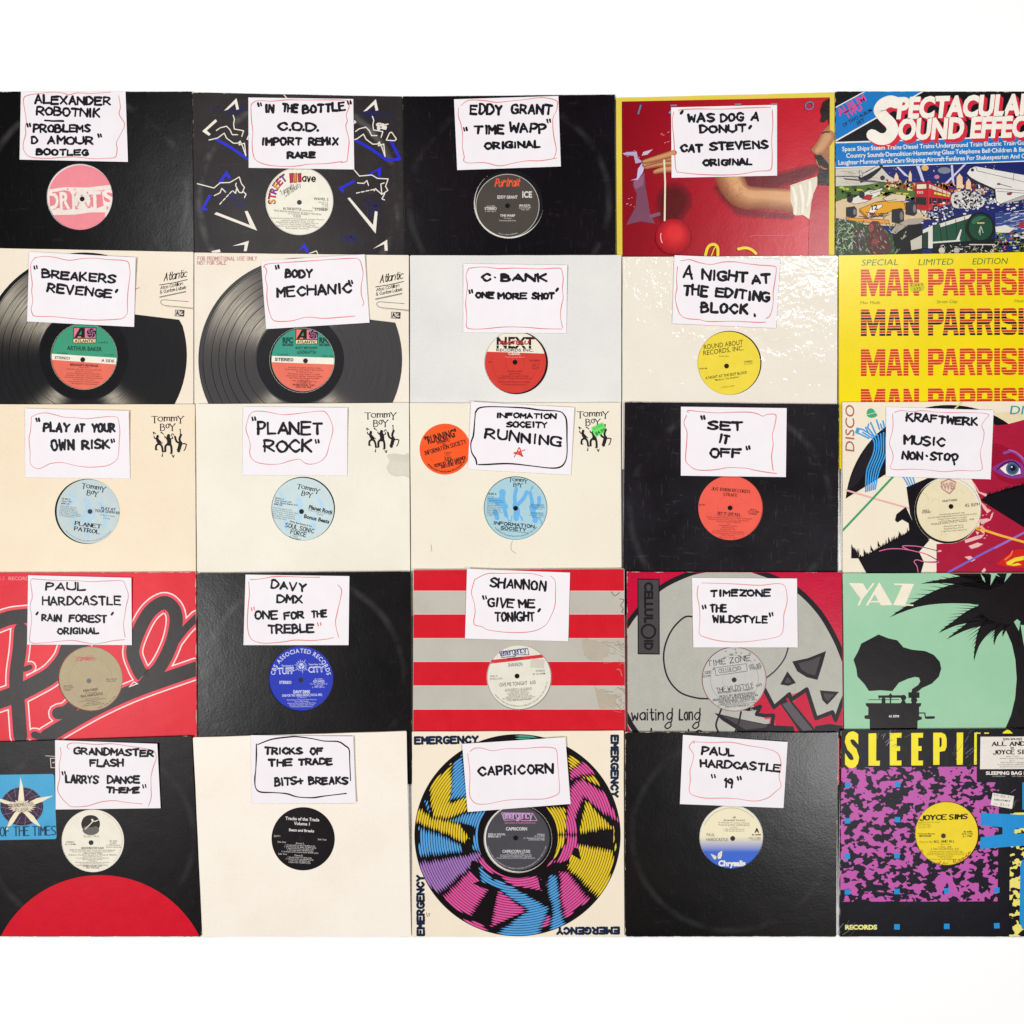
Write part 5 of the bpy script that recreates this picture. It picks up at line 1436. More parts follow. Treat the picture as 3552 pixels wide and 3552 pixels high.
S = Sleeve('record_sleeve', 'colourful record sleeve printed with an eye, red lips and blue striped trousers', (2890, 1380, .34265),
           [(2922, 1395), (3660, 1391), (3662, 2129), (2923, 2134)], cover_mat('#f2e6d0', 'satin', .3, .04, 0, tint='#ecdfc8', seed=15), 3, hole=(1160, 1140, 335))
P = S.part()
DK = '#1a171c'; CR = '#ab1f3c'
P.poly('#e8d9b0', [(1640, 150), (1932, 140), (2200, 140), (2200, 240), (1932, 225), (1650, 280)])
arc = [(1172 + 1050*math.cos(a), 1122 + 1050*math.sin(a)) for a in [math.radians(186 + i*4) for i in range(32)]]
P.poly(DK, arc + [(1500, 300), (535, 772), (124, 1022)])
P.poly('#262228', [(150, 900), (300, 560), (420, 400), (380, 640), (250, 860)], smooth=True)
P.stroke('#d8d070', [(1330, 20), (1232, 110)], 16)
P.poly(CR, [(1400, 820), (1612, 260), (1660, 278), (1760, 268), (1932, 222), (2200, 180), (2200, 1800), (1046, 1800), (1046, 1480), (1180, 1470), (1480, 1300), (1500, 1050)])
P.poly('#9a1734', [(1610, 470), (1800, 520), (1932, 640), (1932, 860), (1700, 840), (1612, 700)], smooth=True)
P.poly('#8a3a8a', [(1612, 720), (1690, 660), (1790, 622), (1900, 660), (1932, 720), (1932, 800), (1820, 815), (1720, 790)], smooth=True)
P.stroke('#8a4ca0', [(1730, 560), (1810, 540), (1890, 590), (1940, 660)], 26, smooth=True); P.stroke('#b87ab0', [(1780, 525), (1860, 555), (1932, 620)], 9, smooth=True)
P.poly('#f2ece4', [(1688, 714), (1760, 668), (1840, 660), (1890, 710), (1900, 766), (1810, 788), (1740, 762)])
P.ell('#5a7090', 1815, 716, 66); P.ell('#3c4f6e', 1815, 716, 50); P.ell('#191a24', 1820, 712, 28); P.ell('#f4f0f0', 1808, 700, 8)
P.stroke('#3a1a4a', [(1660, 725), (1740, 660), (1830, 648), (1896, 712)], 13, smooth=True); P.stroke('#6a3a8a', [(1640, 740), (1730, 775), (1810, 796), (1905, 772)], 8, smooth=True)
P.poly(DK, [(1488, 1036), (1560, 985), (1640, 962), (1740, 925), (1860, 890), (1932, 880), (2200, 830), (2200, 1480), (1932, 1312)])
rr = random.Random(5)
for i in range(34):
    x = 1560 + i*11.5; y = 985 - (x-1560)*.29; P.poly(DK, [(x-7, y+12), (x+rr.uniform(-6, 10), y-rr.uniform(8, 42)), (x+8, y+12)], up=False)
PK = '#edb9b4'
for q in ([(1400, 825), (1440, 880), (1480, 950), (1560, 975), (1545, 1000), (1470, 960), (1430, 890)], [(1490, 1050), (1530, 1080), (1560, 1120), (1600, 1140), (1560, 1170), (1520, 1120)], [(1600, 1180), (1625, 1150), (1610, 1210), (1580, 1250)], [(1480, 1230), (1560, 1220), (1600, 1235), (1540, 1265), (1500, 1280)], [(1330, 1440), (1440, 1400), (1535, 1380), (1500, 1420), (1410, 1450), (1340, 1470)], [(1370, 1500), (1460, 1465), (1520, 1480), (1470, 1510), (1400, 1530)], [(1050, 1545), (1090, 1540), (1100, 1555), (1060, 1562)], [(1330, 1610), (1390, 1600), (1440, 1640), (1400, 1660)], [(1460, 1320), (1500, 1290), (1540, 1330), (1530, 1380), (1490, 1350)], [(1440, 1350), (1480, 1360), (1460, 1390)], [(1500, 1760), (1530, 1720), (1548, 1740), (1520, 1790)]): P.poly(PK, q)
P.up()
for i in range(22): 
    a = rr.uniform(1060, 1420); P.ell('#e6a9a6', 1380+rr.uniform(-60, 190), a, rr.uniform(3, 14), rr.uniform(3, 8), n=6, up=False)
P.stroke('#7a68c8', [(1150, 1775), (1500, 1585), (1940, 1360)], 20); P.stroke('#a070c8', [(1640, 1520), (1940, 1362)], 18); P.up(); P.stroke('#f2b440', [(1475, 1322), (1700, 1395), (1940, 1462)], 24); P.ell('#f2b440', 1478, 1322, 34, 20); P.ell('#c8702a', 1478, 1322, 20, 9)
P.poly('#d42a24', [(1650, 1682), (1730, 1620), (1790, 1570), (1850, 1535), (1932, 1530), (1932, 1720), (1850, 1718), (1760, 1708), (1690, 1692)]); P.poly('#f0d83c', [(1750, 1665), (1840, 1618), (1932, 1600), (1932, 1640), (1840, 1660), (1800, 1690), (1870, 1672), (1910, 1690), (1830, 1702), (1760, 1690)]); P.stroke('#f08a4a', [(1740, 1640), (1800, 1590), (1815, 1550)], 12)
# striped trousers, cap and lines on the left
BLU = '#46a0e2'
for i in range(6):
    t = i/5
    P.stroke(BLU, [(390+t*150, 400-t*60), (420+t*110, 460-t*10), (405+t*125, 570), (340+t*125, 740), (330+t*95, 950-t*26)], 14, smooth=True)
P.up()
for L in ([(232, 352), (250, 310), (300, 320), (420, 400)], [(300, 350), (380, 400)], [(360, 265), (350, 300), (410, 380)], [(380, 250), (420, 340), (440, 380)], [(440, 225), (470, 320)], [(480, 265), (500, 320)], [(505, 235), (520, 300)], [(260, 360), (360, 410)], [(330, 300), (360, 360)]): P.stroke(BLU, L, 15)
P.poly(BLU, [(222, 352), (240, 298), (268, 318), (252, 370)]); P.poly('#46a876', [(340, 150), (360, 112), (400, 112), (430, 150), (446, 180), (400, 202), (350, 190)], smooth=True); P.stroke('#f0e6d0', [(345, 170), (390, 160), (430, 148)], 5)
for i in range(4): P.stroke(BLU, [(710+i*32, 800), (770+i*22, 905)], 13)
P.stroke('#eeb4ac', [(132, 935), (450, 1030), (770, 1120)], 17); P.stroke('#3f9f6c', [(95, 1345), (350, 1075), (605, 800)], 21)
P.poly(DK, [(742, 905), (870, 850), (960, 812), (1090, 818), (1180, 900), (1180, 1200), (980, 1430), (860, 1400), (780, 1180)])
P.poly(DK, [(626, 1240), (640, 1180), (735, 1104), (790, 1220), (830, 1300), (975, 1440), (870, 1560), (920, 1665), (880, 1800), (350, 1800), (185, 1495), (265, 1610), (330, 1600), (420, 1545), (500, 1500), (640, 1430), (740, 1370), (770, 1340), (765, 1270), (700, 1232), (650, 1262)])
for i in range(44):
    x = 190 + i*13.4; y = 1612 - max(0, (x-280))*.53 if x > 280 else 1500+(x-190)*1.2
    P.poly(DK, [(x-8, y+20), (x+rr.uniform(-6, 6), y-rr.choice([8, 14, 20, 50])*rr.uniform(.6, 1.2)), (x+9, y+16)], up=False)
for x, y, dx, dy in ((185, 1495, 90, 130), (310, 1525, 24, 70), (380, 1488, 22, 60), (452, 1445, 24, 60), (558, 1405, 26, 60), (665, 1345, 26, 70)): P.poly(DK, [(x, y), (x+dx, y+dy), (x-2, y+dy)])
P.up(); PP = '#e0709c'
for L in ([(468, 1552), (560, 1530), (700, 1530), (860, 1560), (960, 1590), (1060, 1650), (1050, 1668), (930, 1660), (850, 1640), (820, 1660), (850, 1710), (862, 1790)], [(760, 1535), (705, 1510), (720, 1498), (820, 1500), (910, 1512)]): P.stroke(PP, L, 9, smooth=True)
P.stroke('#2a2040', [(910, 1512), (1065, 1550)], 6); P.stroke('#2a2040', [(960, 1592), (1062, 1652), (930, 1662)], 6, smooth=True)
P.up(); P.text('#b0655e', 'DISCO', 214, 545, 90, w=468, rot=-90, shear=.12); P.text('#3f8f9a', 'DISCO', 1790, 166, 86, w=440, shear=.16)
P.build('printed_picture', S.root)
S.inner(-12, 10, 330)
S.record('record with a cream label, shield emblem at its top, 45 RPM right', '#eaddb8', (1168, 1132, 322), (1193, 1100))
P = S.lpart()
C = '#b5807c'
P.poly(C, [(1090, 850), (1120, 838), (1170, 815), (1220, 838), (1245, 850), (1235, 920), (1178, 978), (1105, 930), (1085, 895)]); P.poly('#e8d2b4', [(1102, 858), (1170, 830), (1232, 858), (1226, 912), (1176, 962), (1112, 922)]); P.up(); P.text(C, 'WB', 1112, 925, 66, w=112, bold=.03); P.rect('#d8b8a4', 1086, 872, 1242, 892, -2); P.up(); P.text('#8a5a5a', 'WARNER BROS. RECORDS', 1092, 888, 10, w=145)
for x, y, r in ((900, 1030, 70), (1040, 1060, 40), (1280, 970, 40), (1120, 1400, 30)): P.ringband('#dfd2ae', x, y, r*.8, r, 20, 180, 360)
D = '#3a352c'
P.text(D, 'KRAFTWERK', 1108, 1056, 20, w=152, rot=-5, bold=.02); P.text(D, '45 RPM', 1332, 1108, 34, w=160, rot=-5); P.text(D, 'SIDE 2', 905, 1152, 17, w=66, rot=-5, bold=.02); P.text(D, '0-20564', 900, 1172, 17, w=88, rot=-6, bold=.02)
P.lines(D, 1205, 1180, ['KLINGKLANG PRODUKT 1986', 'MIX: HUTTER/SCHNEIDER/BARTOS, KLING KLANG STUDIO', 'Original version available on the album', 'on Warner Bros. Records (1-25525)'], 13, 22, rot=-5); P.text(D, 'MUSIQUE NON STOP (7" Version)', 995, 1290, 19, w=362, rot=-6); P.text(D, '4:08', 1380, 1240, 17, w=46, rot=-5)
P.lines(D, 1220, 1300, ['(Hutter-Schneider-Bartos)', 'Kling Klang Music, ASCAP', 'p 1986 Warner Bros. Records Inc.'], 13, 25, rot=-5)
S.lbuild(P, 'printed_lettering')
note_card(S, 'note card in three ragged lines ending STOP, on the sleeve printed with eye and lips', [(537, 92), (1625, 125), (1595, 825), (533, 795)],
  [[(620, 148), (690, 128), (800, 140), (900, 130), (1050, 145), (1200, 150), (1400, 150), (1570, 165), (1540, 220), (1505, 280), (1528, 350), (1515, 450), (1490, 550), (1500, 640), (1505, 725), (1420, 740), (1280, 735), (1120, 748), (950, 730), (780, 722), (650, 728), (580, 710), (600, 640), (605, 570), (570, 470), (575, 430), (605, 300), (602, 162)]],
  [('KRAFTWERK', 730, 240, 1470, 288, 88), ('MUSIC', 712, 475, 1138, 497, 95), ('NON', 690, 625, 915, 632, 85), ('u', [(944, 585), (952, 591)], 20), ('STO', 975, 638, 1190, 640, 85), ('P', 1215, 682, 1290, 665, 120)], bcol='#e2909a', curl=(.2, .8, .6, .2), lw=24)

# ================================================================= row 4
S = Sleeve('record_sleeve', 'red record sleeve with huge black swashing script outlined in white', (0, 1960, .37267),
           [(-73, 1987), (679, 1984.5), (684, 2722), (-70, 2734)], cover_mat('#e42636', 'satin', .6, .05, 0, tint='#d31f30', seed=16), 4, hole=(842, 1058, 300))
P = S.part('satin')
O_ = [(1330, 1030), (1275, 940), (1235, 800), (1290, 620), (1390, 440), (1520, 350), (1610, 400), (1640, 520), (1600, 720), (1500, 930), (1400, 1035)]
paths = [(O_, 92, True), ([(1600, 760), (1720, 600), (1840, 480)], 50, True),
         ([(430, 1600), (700, 1440), (960, 1300), (1300, 1150), (1840, 960)], 100, True),
         ([(195, 600), (180, 800), (150, 1050), (170, 1320), (190, 1600)], 96, True), ([(-40, 540), (100, 490), (280, 470)], 100, True),
         ([(-40, 1270), (150, 1200), (330, 1110), (480, 1020), (600, 880), (660, 740), (760, 700)], 118, True), ([(230, 970), (280, 950)], 36, False),
         ([(540, 1380), (620, 1360), (700, 1280), (760, 1180)], 86, True), ([(480, 1640), (320, 1580)], 50, False)]
P.up()
for col, ex in (('#f6e6e0', 74), ('#ec4654', 52), ('#332d2e', 0)):
    P.up()
    for L, w, sm in paths: P.stroke(col, L, w*1.34+ex, smooth=sm, closed=L is O_); P.h += 2e-6
P.poly('#f6e6e0', [(1195, 1140), (1245, 1082), (1290, 1105)]); P.poly('#dd2434', [(1215, 1125), (1247, 1092), (1270, 1104)])
P.up(); P.text('#f0a8aa', 'RECORDS', 80, 140, 32, w=215); P.text('#e86a74', 'LE', 0, 138, 32, w=45)
P.build('printed_script', S.root)
S.record('record with a dull gold label and faded red mark near its top', '#b9a888', (842, 1058, 298), (828, 1078))
P = S.lpart()
D = '#4a4238'
rr = random.Random(6)
for i in range(24): P.stroke('#c4706a', [(rr.uniform(680, 850), rr.uniform(850, 896)), (rr.uniform(720, 905), rr.uniform(845, 890))], rr.uniform(3, 8))
P.ringband('#a8987a', 842, 1060, 200, 203, 60); P.ringband('#ad9d80', 838, 1068, 98, 100, 60)
P.up(); P.text(D, 'RAIN FOREST', 778, 1182, 22, w=140, rot=-7, bold=.02); P.text(D, '(P. Hardcastle)', 800, 1198, 11, w=104, rot=-6); P.text(D, 'PAUL HARDCASTLE', 752, 1236, 24, w=208, rot=-8, bold=.02); P.lines(D, 590, 1134, ['SIDE ONE', '33 1/3 RPM', 'STEREO'], 14, 19, al='l', rot=-3); P.lines(D, 990, 1072, ['PRO-7059A', 'TIME: 6:07'], 14, 19, al='l', rot=-3)
P.lines(D, 860, 1246, ['Oval Music, ASCAP', 'Produced & Arr. by Paul Hardcastle for', 'J.C. Productions', 'p 1984 Profile Records', 'Licensed from Bluebird Records'], 11, 15, rot=-7); P.arctext(D, 'NEW YORK, N.Y. 10019', 842, 1058, 285, 285, 325, 11, inward=True)
S.lbuild(P, 'printed_lettering')
note_card(S, 'note card in four lines, RAIN FOREST third, on the swashing red sleeve', [(262, 95), (1222, 118), (1228, 745), (252, 740)],
  [[(300, 128), (500, 142), (700, 145), (850, 155), (1000, 148), (1140, 148), (1165, 190), (1195, 280), (1175, 380), (1160, 480), (1150, 560), (1165, 670)], [(1160, 695), (1050, 705), (950, 725), (870, 735), (780, 720), (680, 702), (550, 710), (400, 725), (285, 720), (280, 640), (295, 500), (280, 380), (300, 300), (290, 200), (285, 150), (302, 127)]],
  [('PAUL', 422, 235, 800, 240, 80), ('HARDCASTLE', 390, 378, 1128, 376, 86), ('d', 345, 450), ('RAIN', 382, 522, 575, 532, 68), ('FOREST', 640, 532, 1000, 538, 74), ('d', 1045, 452), ('ORIGINAL', 532, 648, 922, 642, 62)], bcol='#d89aa0', curl=(.3, 1.0, .3, 0), lw=18)

S = Sleeve('record_sleeve', 'plain black record sleeve around the bright blue label', (660, 1960, .40373),
           [(686, 1988), (1424.5, 1982), (1429, 2720), (688, 2727)], cover_mat('#161314', 'gloss', .35, .10, .2, tint='#201c1d', seed=17), 4, hole=(952, 975, 280))
S.record('record with a bright blue label of white lettering round a starburst', '#2c3cb4', (951, 975, 276), (950, 988))
P = S.lpart()
L = '#d5daf0'
P.arctext(L, 'CBS ASSOCIATED RECORDS', 950, 980, 226, 172, 8, 36, bold=.015, kw=.9)
P.up(); P.text(L, 'TUFF', 750, 936, 50, w=142, bold=.05, rot=-2); P.text(L, 'CITY', 1015, 922, 46, w=138, bold=.05, rot=-2); P.up(); P.text('#2c3cb4', 'TUFF', 757, 930, 38, w=128, rot=-2, bold=-.005); P.text('#2c3cb4', 'CITY', 1022, 916, 34, w=124, rot=-2, bold=-.005)
P.text(L, 'The Sound of', 782, 872, 14, w=104, bold=.02); P.text(L, 'Young New York', 1015, 860, 14, w=125, bold=.02)
st = []
rr = random.Random(8)
for i in range(32): 
    a = 2*math.pi*i/32; r = rr.uniform(44, 78) if i % 2 else 32
    st.append((955 + r*math.cos(a), 868 + r*math.sin(a)))
P.poly('#aeb8e4', st); P.ell('#2c3cb4', 955, 868, 34); P.ell('#c8d0ee', 955, 868, 26); P.stroke('#2c3cb4', [(935, 858), (955, 875), (975, 855)], 6); P.stroke('#2c3cb4', [(955, 875), (955, 892)], 6)
P.up(); P.text(L, 'STEREO', 765, 1020, 24, w=104, bold=.03); P.text(L, '33 1/3 RPM', 1102, 985, 12, w=66, al='c'); P.text(L, '4Z9-04955', 1055, 1010, 22, w=98, bold=.01); P.lines(L, 1104, 1026, ['A.L.W. 4Z9-04955-A', 'Time: 6:59', 'p 1984 CBS Inc.'], 12, 14)
P.text(L, 'DAVY DMX', 885, 1102, 26, w=146, bold=.04); P.text(L, 'ONE FOR THE TREBLE (FRESH) (VOCAL MIX)', 788, 1132, 20, w=345, rot=-1.5, bold=.02); P.text(L, '(D. Reeves Jr.)', 958, 1142, 10, w=78, al='c')
P.lines(L, 958, 1162, ['Recorded and Mixed by Aaron Fuchs at', 'Power Play Studios', 'Mixed by Davy Reeves with Elai Tubo', 'Executive Producer: Aaron Fuchs', 'Produced by David Reeves, Jr.'], 11, 14.5, rot=-1)
S.lbuild(P, 'printed_lettering')
note_card(S, 'note card with red quote marks round its last two lines, on the blue-label black sleeve', [(475, 82), (1367, 95), (1360, 688), (457, 688)],
  [[(515, 125), (600, 120), (700, 102), (800, 98), (1000, 105), (1110, 105)], [(502, 145), (508, 250), (498, 350), (490, 500), (505, 600), (545, 650), (640, 672), (800, 660), (900, 645), (1050, 648), (1180, 635), (1230, 622)], [(1268, 170), (1300, 215), (1290, 290), (1265, 400), (1248, 500), (1275, 620)]],
  [('DAVY', 685, 205, 998, 232, 76), ('DMX', 740, 325, 968, 330, 74), ('q', 538, 378, '#e0605a'), ('ONE', 547, 467, 758, 467, 74), ('FOR', 800, 470, 982, 462, 70), ('THE', 1037, 460, 1180, 450, 66), ('TREBLE', 665, 597, 1068, 582, 80), ('q', 1108, 508, '#e0605a')], curl=(0, .2, .5, .3), lw=19)

S = Sleeve('record_sleeve', 'record sleeve with wide red and grey horizontal stripes', (1410, 1960, .40373),
           [(1433.5, 1976), (2166, 1972), (2171, 2710), (1431, 2714)], cover_mat('#c3bdb2', 'satin', .6, .05, 0, tint='#b9b2a6', seed=18), 4, hole=(968, 965, 278))
P = S.part('satin')
for y0, y1 in ((29, 221), (425, 628), (832, 1036), (1242, 1445)):
    P.poly('#f0c8c4', [(40, y0-5), (1900, y0-6), (1900, y1+4), (40, y1+3)]); P.poly('#d4202e', [(40, y0), (1900, y0-1), (1900, y1), (40, y1-1)])
P.up()
rr = random.Random(12)
for x0, x1, y0, y1, n in ((1520, 1740, 640, 820, 26), (1620, 1830, 1050, 1230, 26), (1780, 1870, 640, 900, 18)):
    for i in range(n):
        x, y = rr.uniform(x0, x1), rr.uniform(y0, y1); P.stroke(rr.choice(['#a8977c', '#b3a58e', '#a08d72']), [(x, y), (x+rr.uniform(10, 50), y+rr.uniform(-20, 30)), (min(1885, x+rr.uniform(40, 110)), y+rr.uniform(-10, 60))], rr.uniform(2, 6), smooth=True)
P.poly('#b9ad9a', [(1615, 1045), (1700, 1100), (1800, 1130), (1790, 1236), (1660, 1236)]); P.poly('#bbb09e', [(1510, 660), (1560, 640), (1740, 700), (1700, 800), (1560, 810)], smooth=True)
for L in ([(1830, 290), (1868, 300), (1850, 330), (1840, 350), (1860, 370), (1850, 405)], [(1865, 380), (1850, 400), (1862, 408)], [(1760, 230), (1790, 265), (1830, 235)]): P.stroke('#7a664e', L, 6, smooth=True)
for i in range(12): P.ell('#8a2028', rr.uniform(1840, 1870), rr.uniform(860, 1400), rr.uniform(2, 5), n=6, up=False)
P.build('printed_stripes', S.root)
S.record('record with a cream label and blue outlined wordmark over a red bar', '#e7e1d2', (966, 963, 276), (950, 954))
P = S.lpart()
P.poly('#d8323e', [(700, 845), (1300, 750), (1300, 782), (700, 850)]); P.poly('#e7e1d2', [(700, 660), (1300, 660), (1300, 762), (1170, 778), (700, 838)]); P.poly('#d8323e', [(715, 840), (735, 815), (1165, 768), (1180, 790)])
V = '#3a4a86'
P.up(); P.stroke(V, [(798, 748), (1040, 715), (1052, 770), (940, 772), (938, 780), (820, 795), (798, 748)], 6); P.hand(V, 'emergency', 815, 782, 1030, 752, 56, 7, jit=0, gap=1.0); P.text('#1d1a1c', 'RECORDS INC.', 868, 812, 15, w=132, rot=-5, bold=.03)
D = '#2c2826'
P.text(D, 'SHANNON', 875, 874, 32, w=122, rot=-3); P.text(D, 'GIVE ME TONIGHT', 800, 1045, 32, w=240, rot=-4); P.text(D, '6:05', 1062, 1025, 30, w=50, rot=-4); P.lines('#6a655c', 718, 964, ['SIDE A', 'EMDS 6542'], 16, 24, al='l', rot=-3); P.lines('#5a554c', 1190, 914, ['STEREO', '33 1/3 RPM'], 16, 26, al='r', rot=-3, bold=.01)
P.rect('#d2ccbb', 1065, 808, 1185, 885, 4)
P.lines('#5a554c', 960, 1068, ['(CHRIS BARBOSA - ED CHISOLM)', 'PRODUCED BY CHRIS BARBOSA', 'AND MARK LIGGETT', 'FOR NU-NUNZ MUSIC INC.', 'EDITED BY CHOP SHOP', 'ASSOCIATE PROD. BY ROD HUI', 'RECORDED AT RIGHT TRACK STUDIOS', 'ARRANGED BY ROB KILGORE'], 11, 13, rot=-4); P.text('#5a554c', 'p c 1984 Emergency Records', 888, 1172, 12, w=185, rot=-5)
P.arctext('#6a655c', 'MANUFACTURED AND DISTRIBUTED BY EMERGENCY RECORDS, INC. NEW YORK, N.Y.', 962, 962, 256, 216, 352, 11, inward=True)
S.lbuild(P, 'printed_lettering')
note_card(S, 'note card in three lines inside an oval outline, on the red striped sleeve', [(520, 32), (1405, 65), (1390, 655), (503, 632)],
  [[(585, 125), (690, 75), (800, 72), (950, 70), (1080, 75), (1170, 98)], [(1240, 95), (1278, 140), (1280, 250), (1275, 350), (1240, 440), (1190, 520), (1080, 570), (900, 580), (710, 560), (650, 530), (580, 505), (590, 400), (580, 320), (558, 240), (575, 160), (588, 124)]],
  [('SHANNON', 712, 190, 1203, 228, 86), ('q', 672, 280), ('GIVE', 692, 360, 922, 377, 84), ('ME', 960, 372, 1108, 370, 74), ('TONIGHT', 755, 485, 1108, 487, 82), ('d', 1140, 388)], bcol='#e07a78', curl=(.6, .3, .2, .3), lw=19, bw=6)

S = Sleeve('record_sleeve', 'grey and crimson record sleeve of jagged black cartoon outlines', (2140, 1960, .41408),
           [(2174.5, 1983), (2920, 1985), (2927, 2722), (2176, 2729)], cover_mat('#c8143c', 'gloss', .7, .05, 0, tint='#be1238', seed=19), 4, hole=(982, 955, 270))
P = S.part('satin')
GR_ = '#b7b5aa'; DK = '#242126'; CH = '#4b474a'
P.poly(GR_, [(70, 540), (160, 400), (360, 195), (600, 75), (760, 40), (1130, 40), (1330, 110), (1520, 215), (1700, 400), (1830, 620), (1905, 800), (1905, 1130), (1825, 1300), (1665, 1290), (1590, 1040), (1450, 1090), (1315, 1200), (1230, 1040), (1180, 1180), (1270, 1350), (1000, 1500), (170, 1500), (70, 1300)])
P.poly('#c8143c', [(70, 1320), (120, 1400), (70, 1400)]); P.stroke(DK, [(70, 1240), (120, 1340), (190, 1440)], 44)
P.stroke(DK, [(60, 545), (160, 400), (360, 195), (600, 75), (760, 38)], 42, smooth=True); P.stroke(DK, [(1130, 40), (1330, 112), (1520, 215), (1700, 400), (1830, 620), (1905, 800)], 44, smooth=True)
P.stroke('#2a2230', [(640, 434), (560, 440), (450, 560), (392, 740), (420, 930), (520, 1060), (660, 1112), (780, 1120)], 14, smooth=True); P.stroke('#3a3640', [(1440, 670), (1405, 780), (1330, 880), (1245, 950)], 12, smooth=True)
P.poly('#c8143c', [(1225, 1060), (1315, 1190), (1445, 1080), (1475, 1150), (1590, 1050), (1665, 1290), (1810, 1235), (1830, 1300), (1905, 1140), (1905, 1450), (1500, 1400), (1330, 1350), (1320, 1270), (1215, 1255), (1140, 1175)])
P.poly(GR_, [(1090, 1180), (1170, 1230), (1150, 1300), (1280, 1290), (1275, 1340), (1180, 1330), (1040, 1290)])
P.stroke(DK, [(1235, 1040), (1315, 1192), (1445, 1082), (1460, 1130), (1590, 1040), (1668, 1285), (1805, 1232), (1832, 1300), (1880, 1160), (1905, 1100)], 34)
P.stroke(DK, [(1040, 1200), (1130, 1210), (1200, 1185), (1170, 1250), (1240, 1262), (1310, 1258), (1300, 1340), (1240, 1350)], 32)
P.poly(DK, [(815, 1238), (1010, 1285), (1280, 1340), (1480, 1352), (1500, 1450), (1040, 1450), (990, 1370), (880, 1300)]); P.poly(CH, [(880, 1262), (1100, 1310), (1270, 1345), (1240, 1360), (1080, 1380), (1010, 1340)])
P.poly(DK, [(1360, 1150), (1450, 1120), (1680, 1400), (1560, 1450), (1490, 1340)]); P.poly('#5a565a', [(1385, 1165), (1445, 1140), (1640, 1380), (1560, 1390), (1490, 1310)])
P.stroke('#c8143c', [(1425, 1120), (1445, 1150)], 14); P.poly(DK, [(1660, 1350), (1780, 1330), (1905, 1350), (1905, 1450), (1660, 1450)])
for q, m in (([(1468, 808), (1600, 780), (1752, 720), (1720, 840), (1680, 962), (1590, 940), (1510, 890)], .66), ([(1428, 890), (1500, 988), (1435, 1012), (1368, 1000)], .45), ([(1700, 1050), (1860, 1062), (1820, 1110), (1760, 1172), (1720, 1130)], .55)):
    cx, cy = sum(p[0] for p in q)/len(q), sum(p[1] for p in q)/len(q)
    P.poly(DK, q); P.poly(CH, [(cx+(x-cx)*m, cy+(y-cy)*m) for x, y in q])
P.poly('#1f1c20', [(172, 112), (357, 116), (359, 750), (174, 748)]); P.poly('#4a4648', [(180, 122), (349, 125), (350, 740), (182, 739)]); P.up()
P.text('#221f22', 'CELLUL', 232, 142, 68, w=345, rot=90, bold=.05); P.ringband('#221f22', 264, 556, 48, 66, 40); P.text('#221f22', 'ID', 232, 628, 68, w=85, rot=90, bold=.05)
P.up()
def scr(b, x0, y0, x1, y1, h): P.hand('#1f1c22', b, x0, y0, x1, y1, h, 12, jit=.5)
scr('waitin', 125, 1298, 388, 1298, 92); scr('Lon', 525, 1295, 632, 1295, 90)
for x in (432, 664):
    P.stroke('#1f1c22', [(x+30, 1240), (x+5, 1238), (x-14, 1270), (x+8, 1296), (x+32, 1262), (x+30, 1240), (x+26, 1310), (x-4, 1320), (x-30, 1352), (x-10, 1370), (x+18, 1352), (x+20, 1326)], 11, smooth=True); P.stroke('#1f1c22', [(x+32, 1200), (x+30, 1240)], 11)
P.stroke('#1f1c22', [(288, 1370), (286, 1400)], 14); P.stroke('#1f1c22', [(600, 1378), (600, 1400)], 14); P.stroke('#1f1c22', [(660, 1400), (690, 1385), (718, 1400)], 12, smooth=True)
P.stroke('#2a2230', [(880, 1195), (850, 1270), (830, 1340), (850, 1400)], 15, smooth=True); P.stroke('#2a2230', [(1040, 1230), (1020, 1320), (990, 1400)], 15, smooth=True)
P.build('printed_drawing', S.root)
S.record('record with a grey label hand lettered in pencil-like capitals', '#c6c4bd', (984, 957, 268), (982, 962))
P = S.lpart()
D = '#4a4749'
P.hand(D, 'TIME ZONE', 762, 848, 1118, 800, 44, 6, jit=.6); P.stroke(D, [(820, 862), (1085, 826), (1092, 888), (830, 926), (820, 862)], 4); P.hand(D, 'CELLUL', 855, 905, 965, 890, 34, 4, jit=.1); P.ringband(D, 986, 872, 15, 20, 24); P.hand(D, 'ID', 1012, 882, 1038, 878, 32, 4, jit=.1)
P.hand(D, 'CEL 165', 1108, 862, 1205, 848, 24, 4, jit=.3); P.hand(D, 'STEREO', 1115, 880, 1208, 868, 14, 3, jit=.3); P.hand(D, 'A SIDE', 714, 920, 790, 906, 22, 4, jit=.3); P.hand(D, '45 RPM', 718, 944, 788, 934, 14, 3, jit=.3)
P.hand(D, 'THE WILDSTYLE', 838, 1068, 1145, 1024, 38, 5, jit=.6); P.hand(D, '6:49', 1170, 1022, 1212, 1016, 26, 3.5, jit=.3); P.hand(D, '(EXTENDED VIENNA COWBOY)', 848, 1080, 1140, 1046, 14, 3, jit=.3); P.hand(D, 'MUSIC BY WUNDERVERKE', 862, 1112, 1160, 1078, 18, 3.5, jit=.3); P.hand(D, 'PRODUCED BY AFRIKA BAMBAATAA', 806, 1142, 1180, 1096, 18, 3.5, jit=.3); P.hand(D, 'AND BERNARD ZEKRI FOR', 852, 1158, 1155, 1120, 18, 3.5, jit=.3); P.hand(D, 'URBAN REVOLUTION', 850, 1178, 1170, 1134, 14, 3, jit=.3)
P.stroke(D, [(880, 1178), (1170, 1150)], 3); P.hand(D, 'EXECUTIVE PRODUCER AT', 910, 1196, 1110, 1178, 13, 2.5, jit=.3); P.ringband('#8f8d88', 984, 957, 200, 203, 60); P.ringband('#a8a6a0', 982, 962, 96, 98, 60)
rr = random.Random(2)
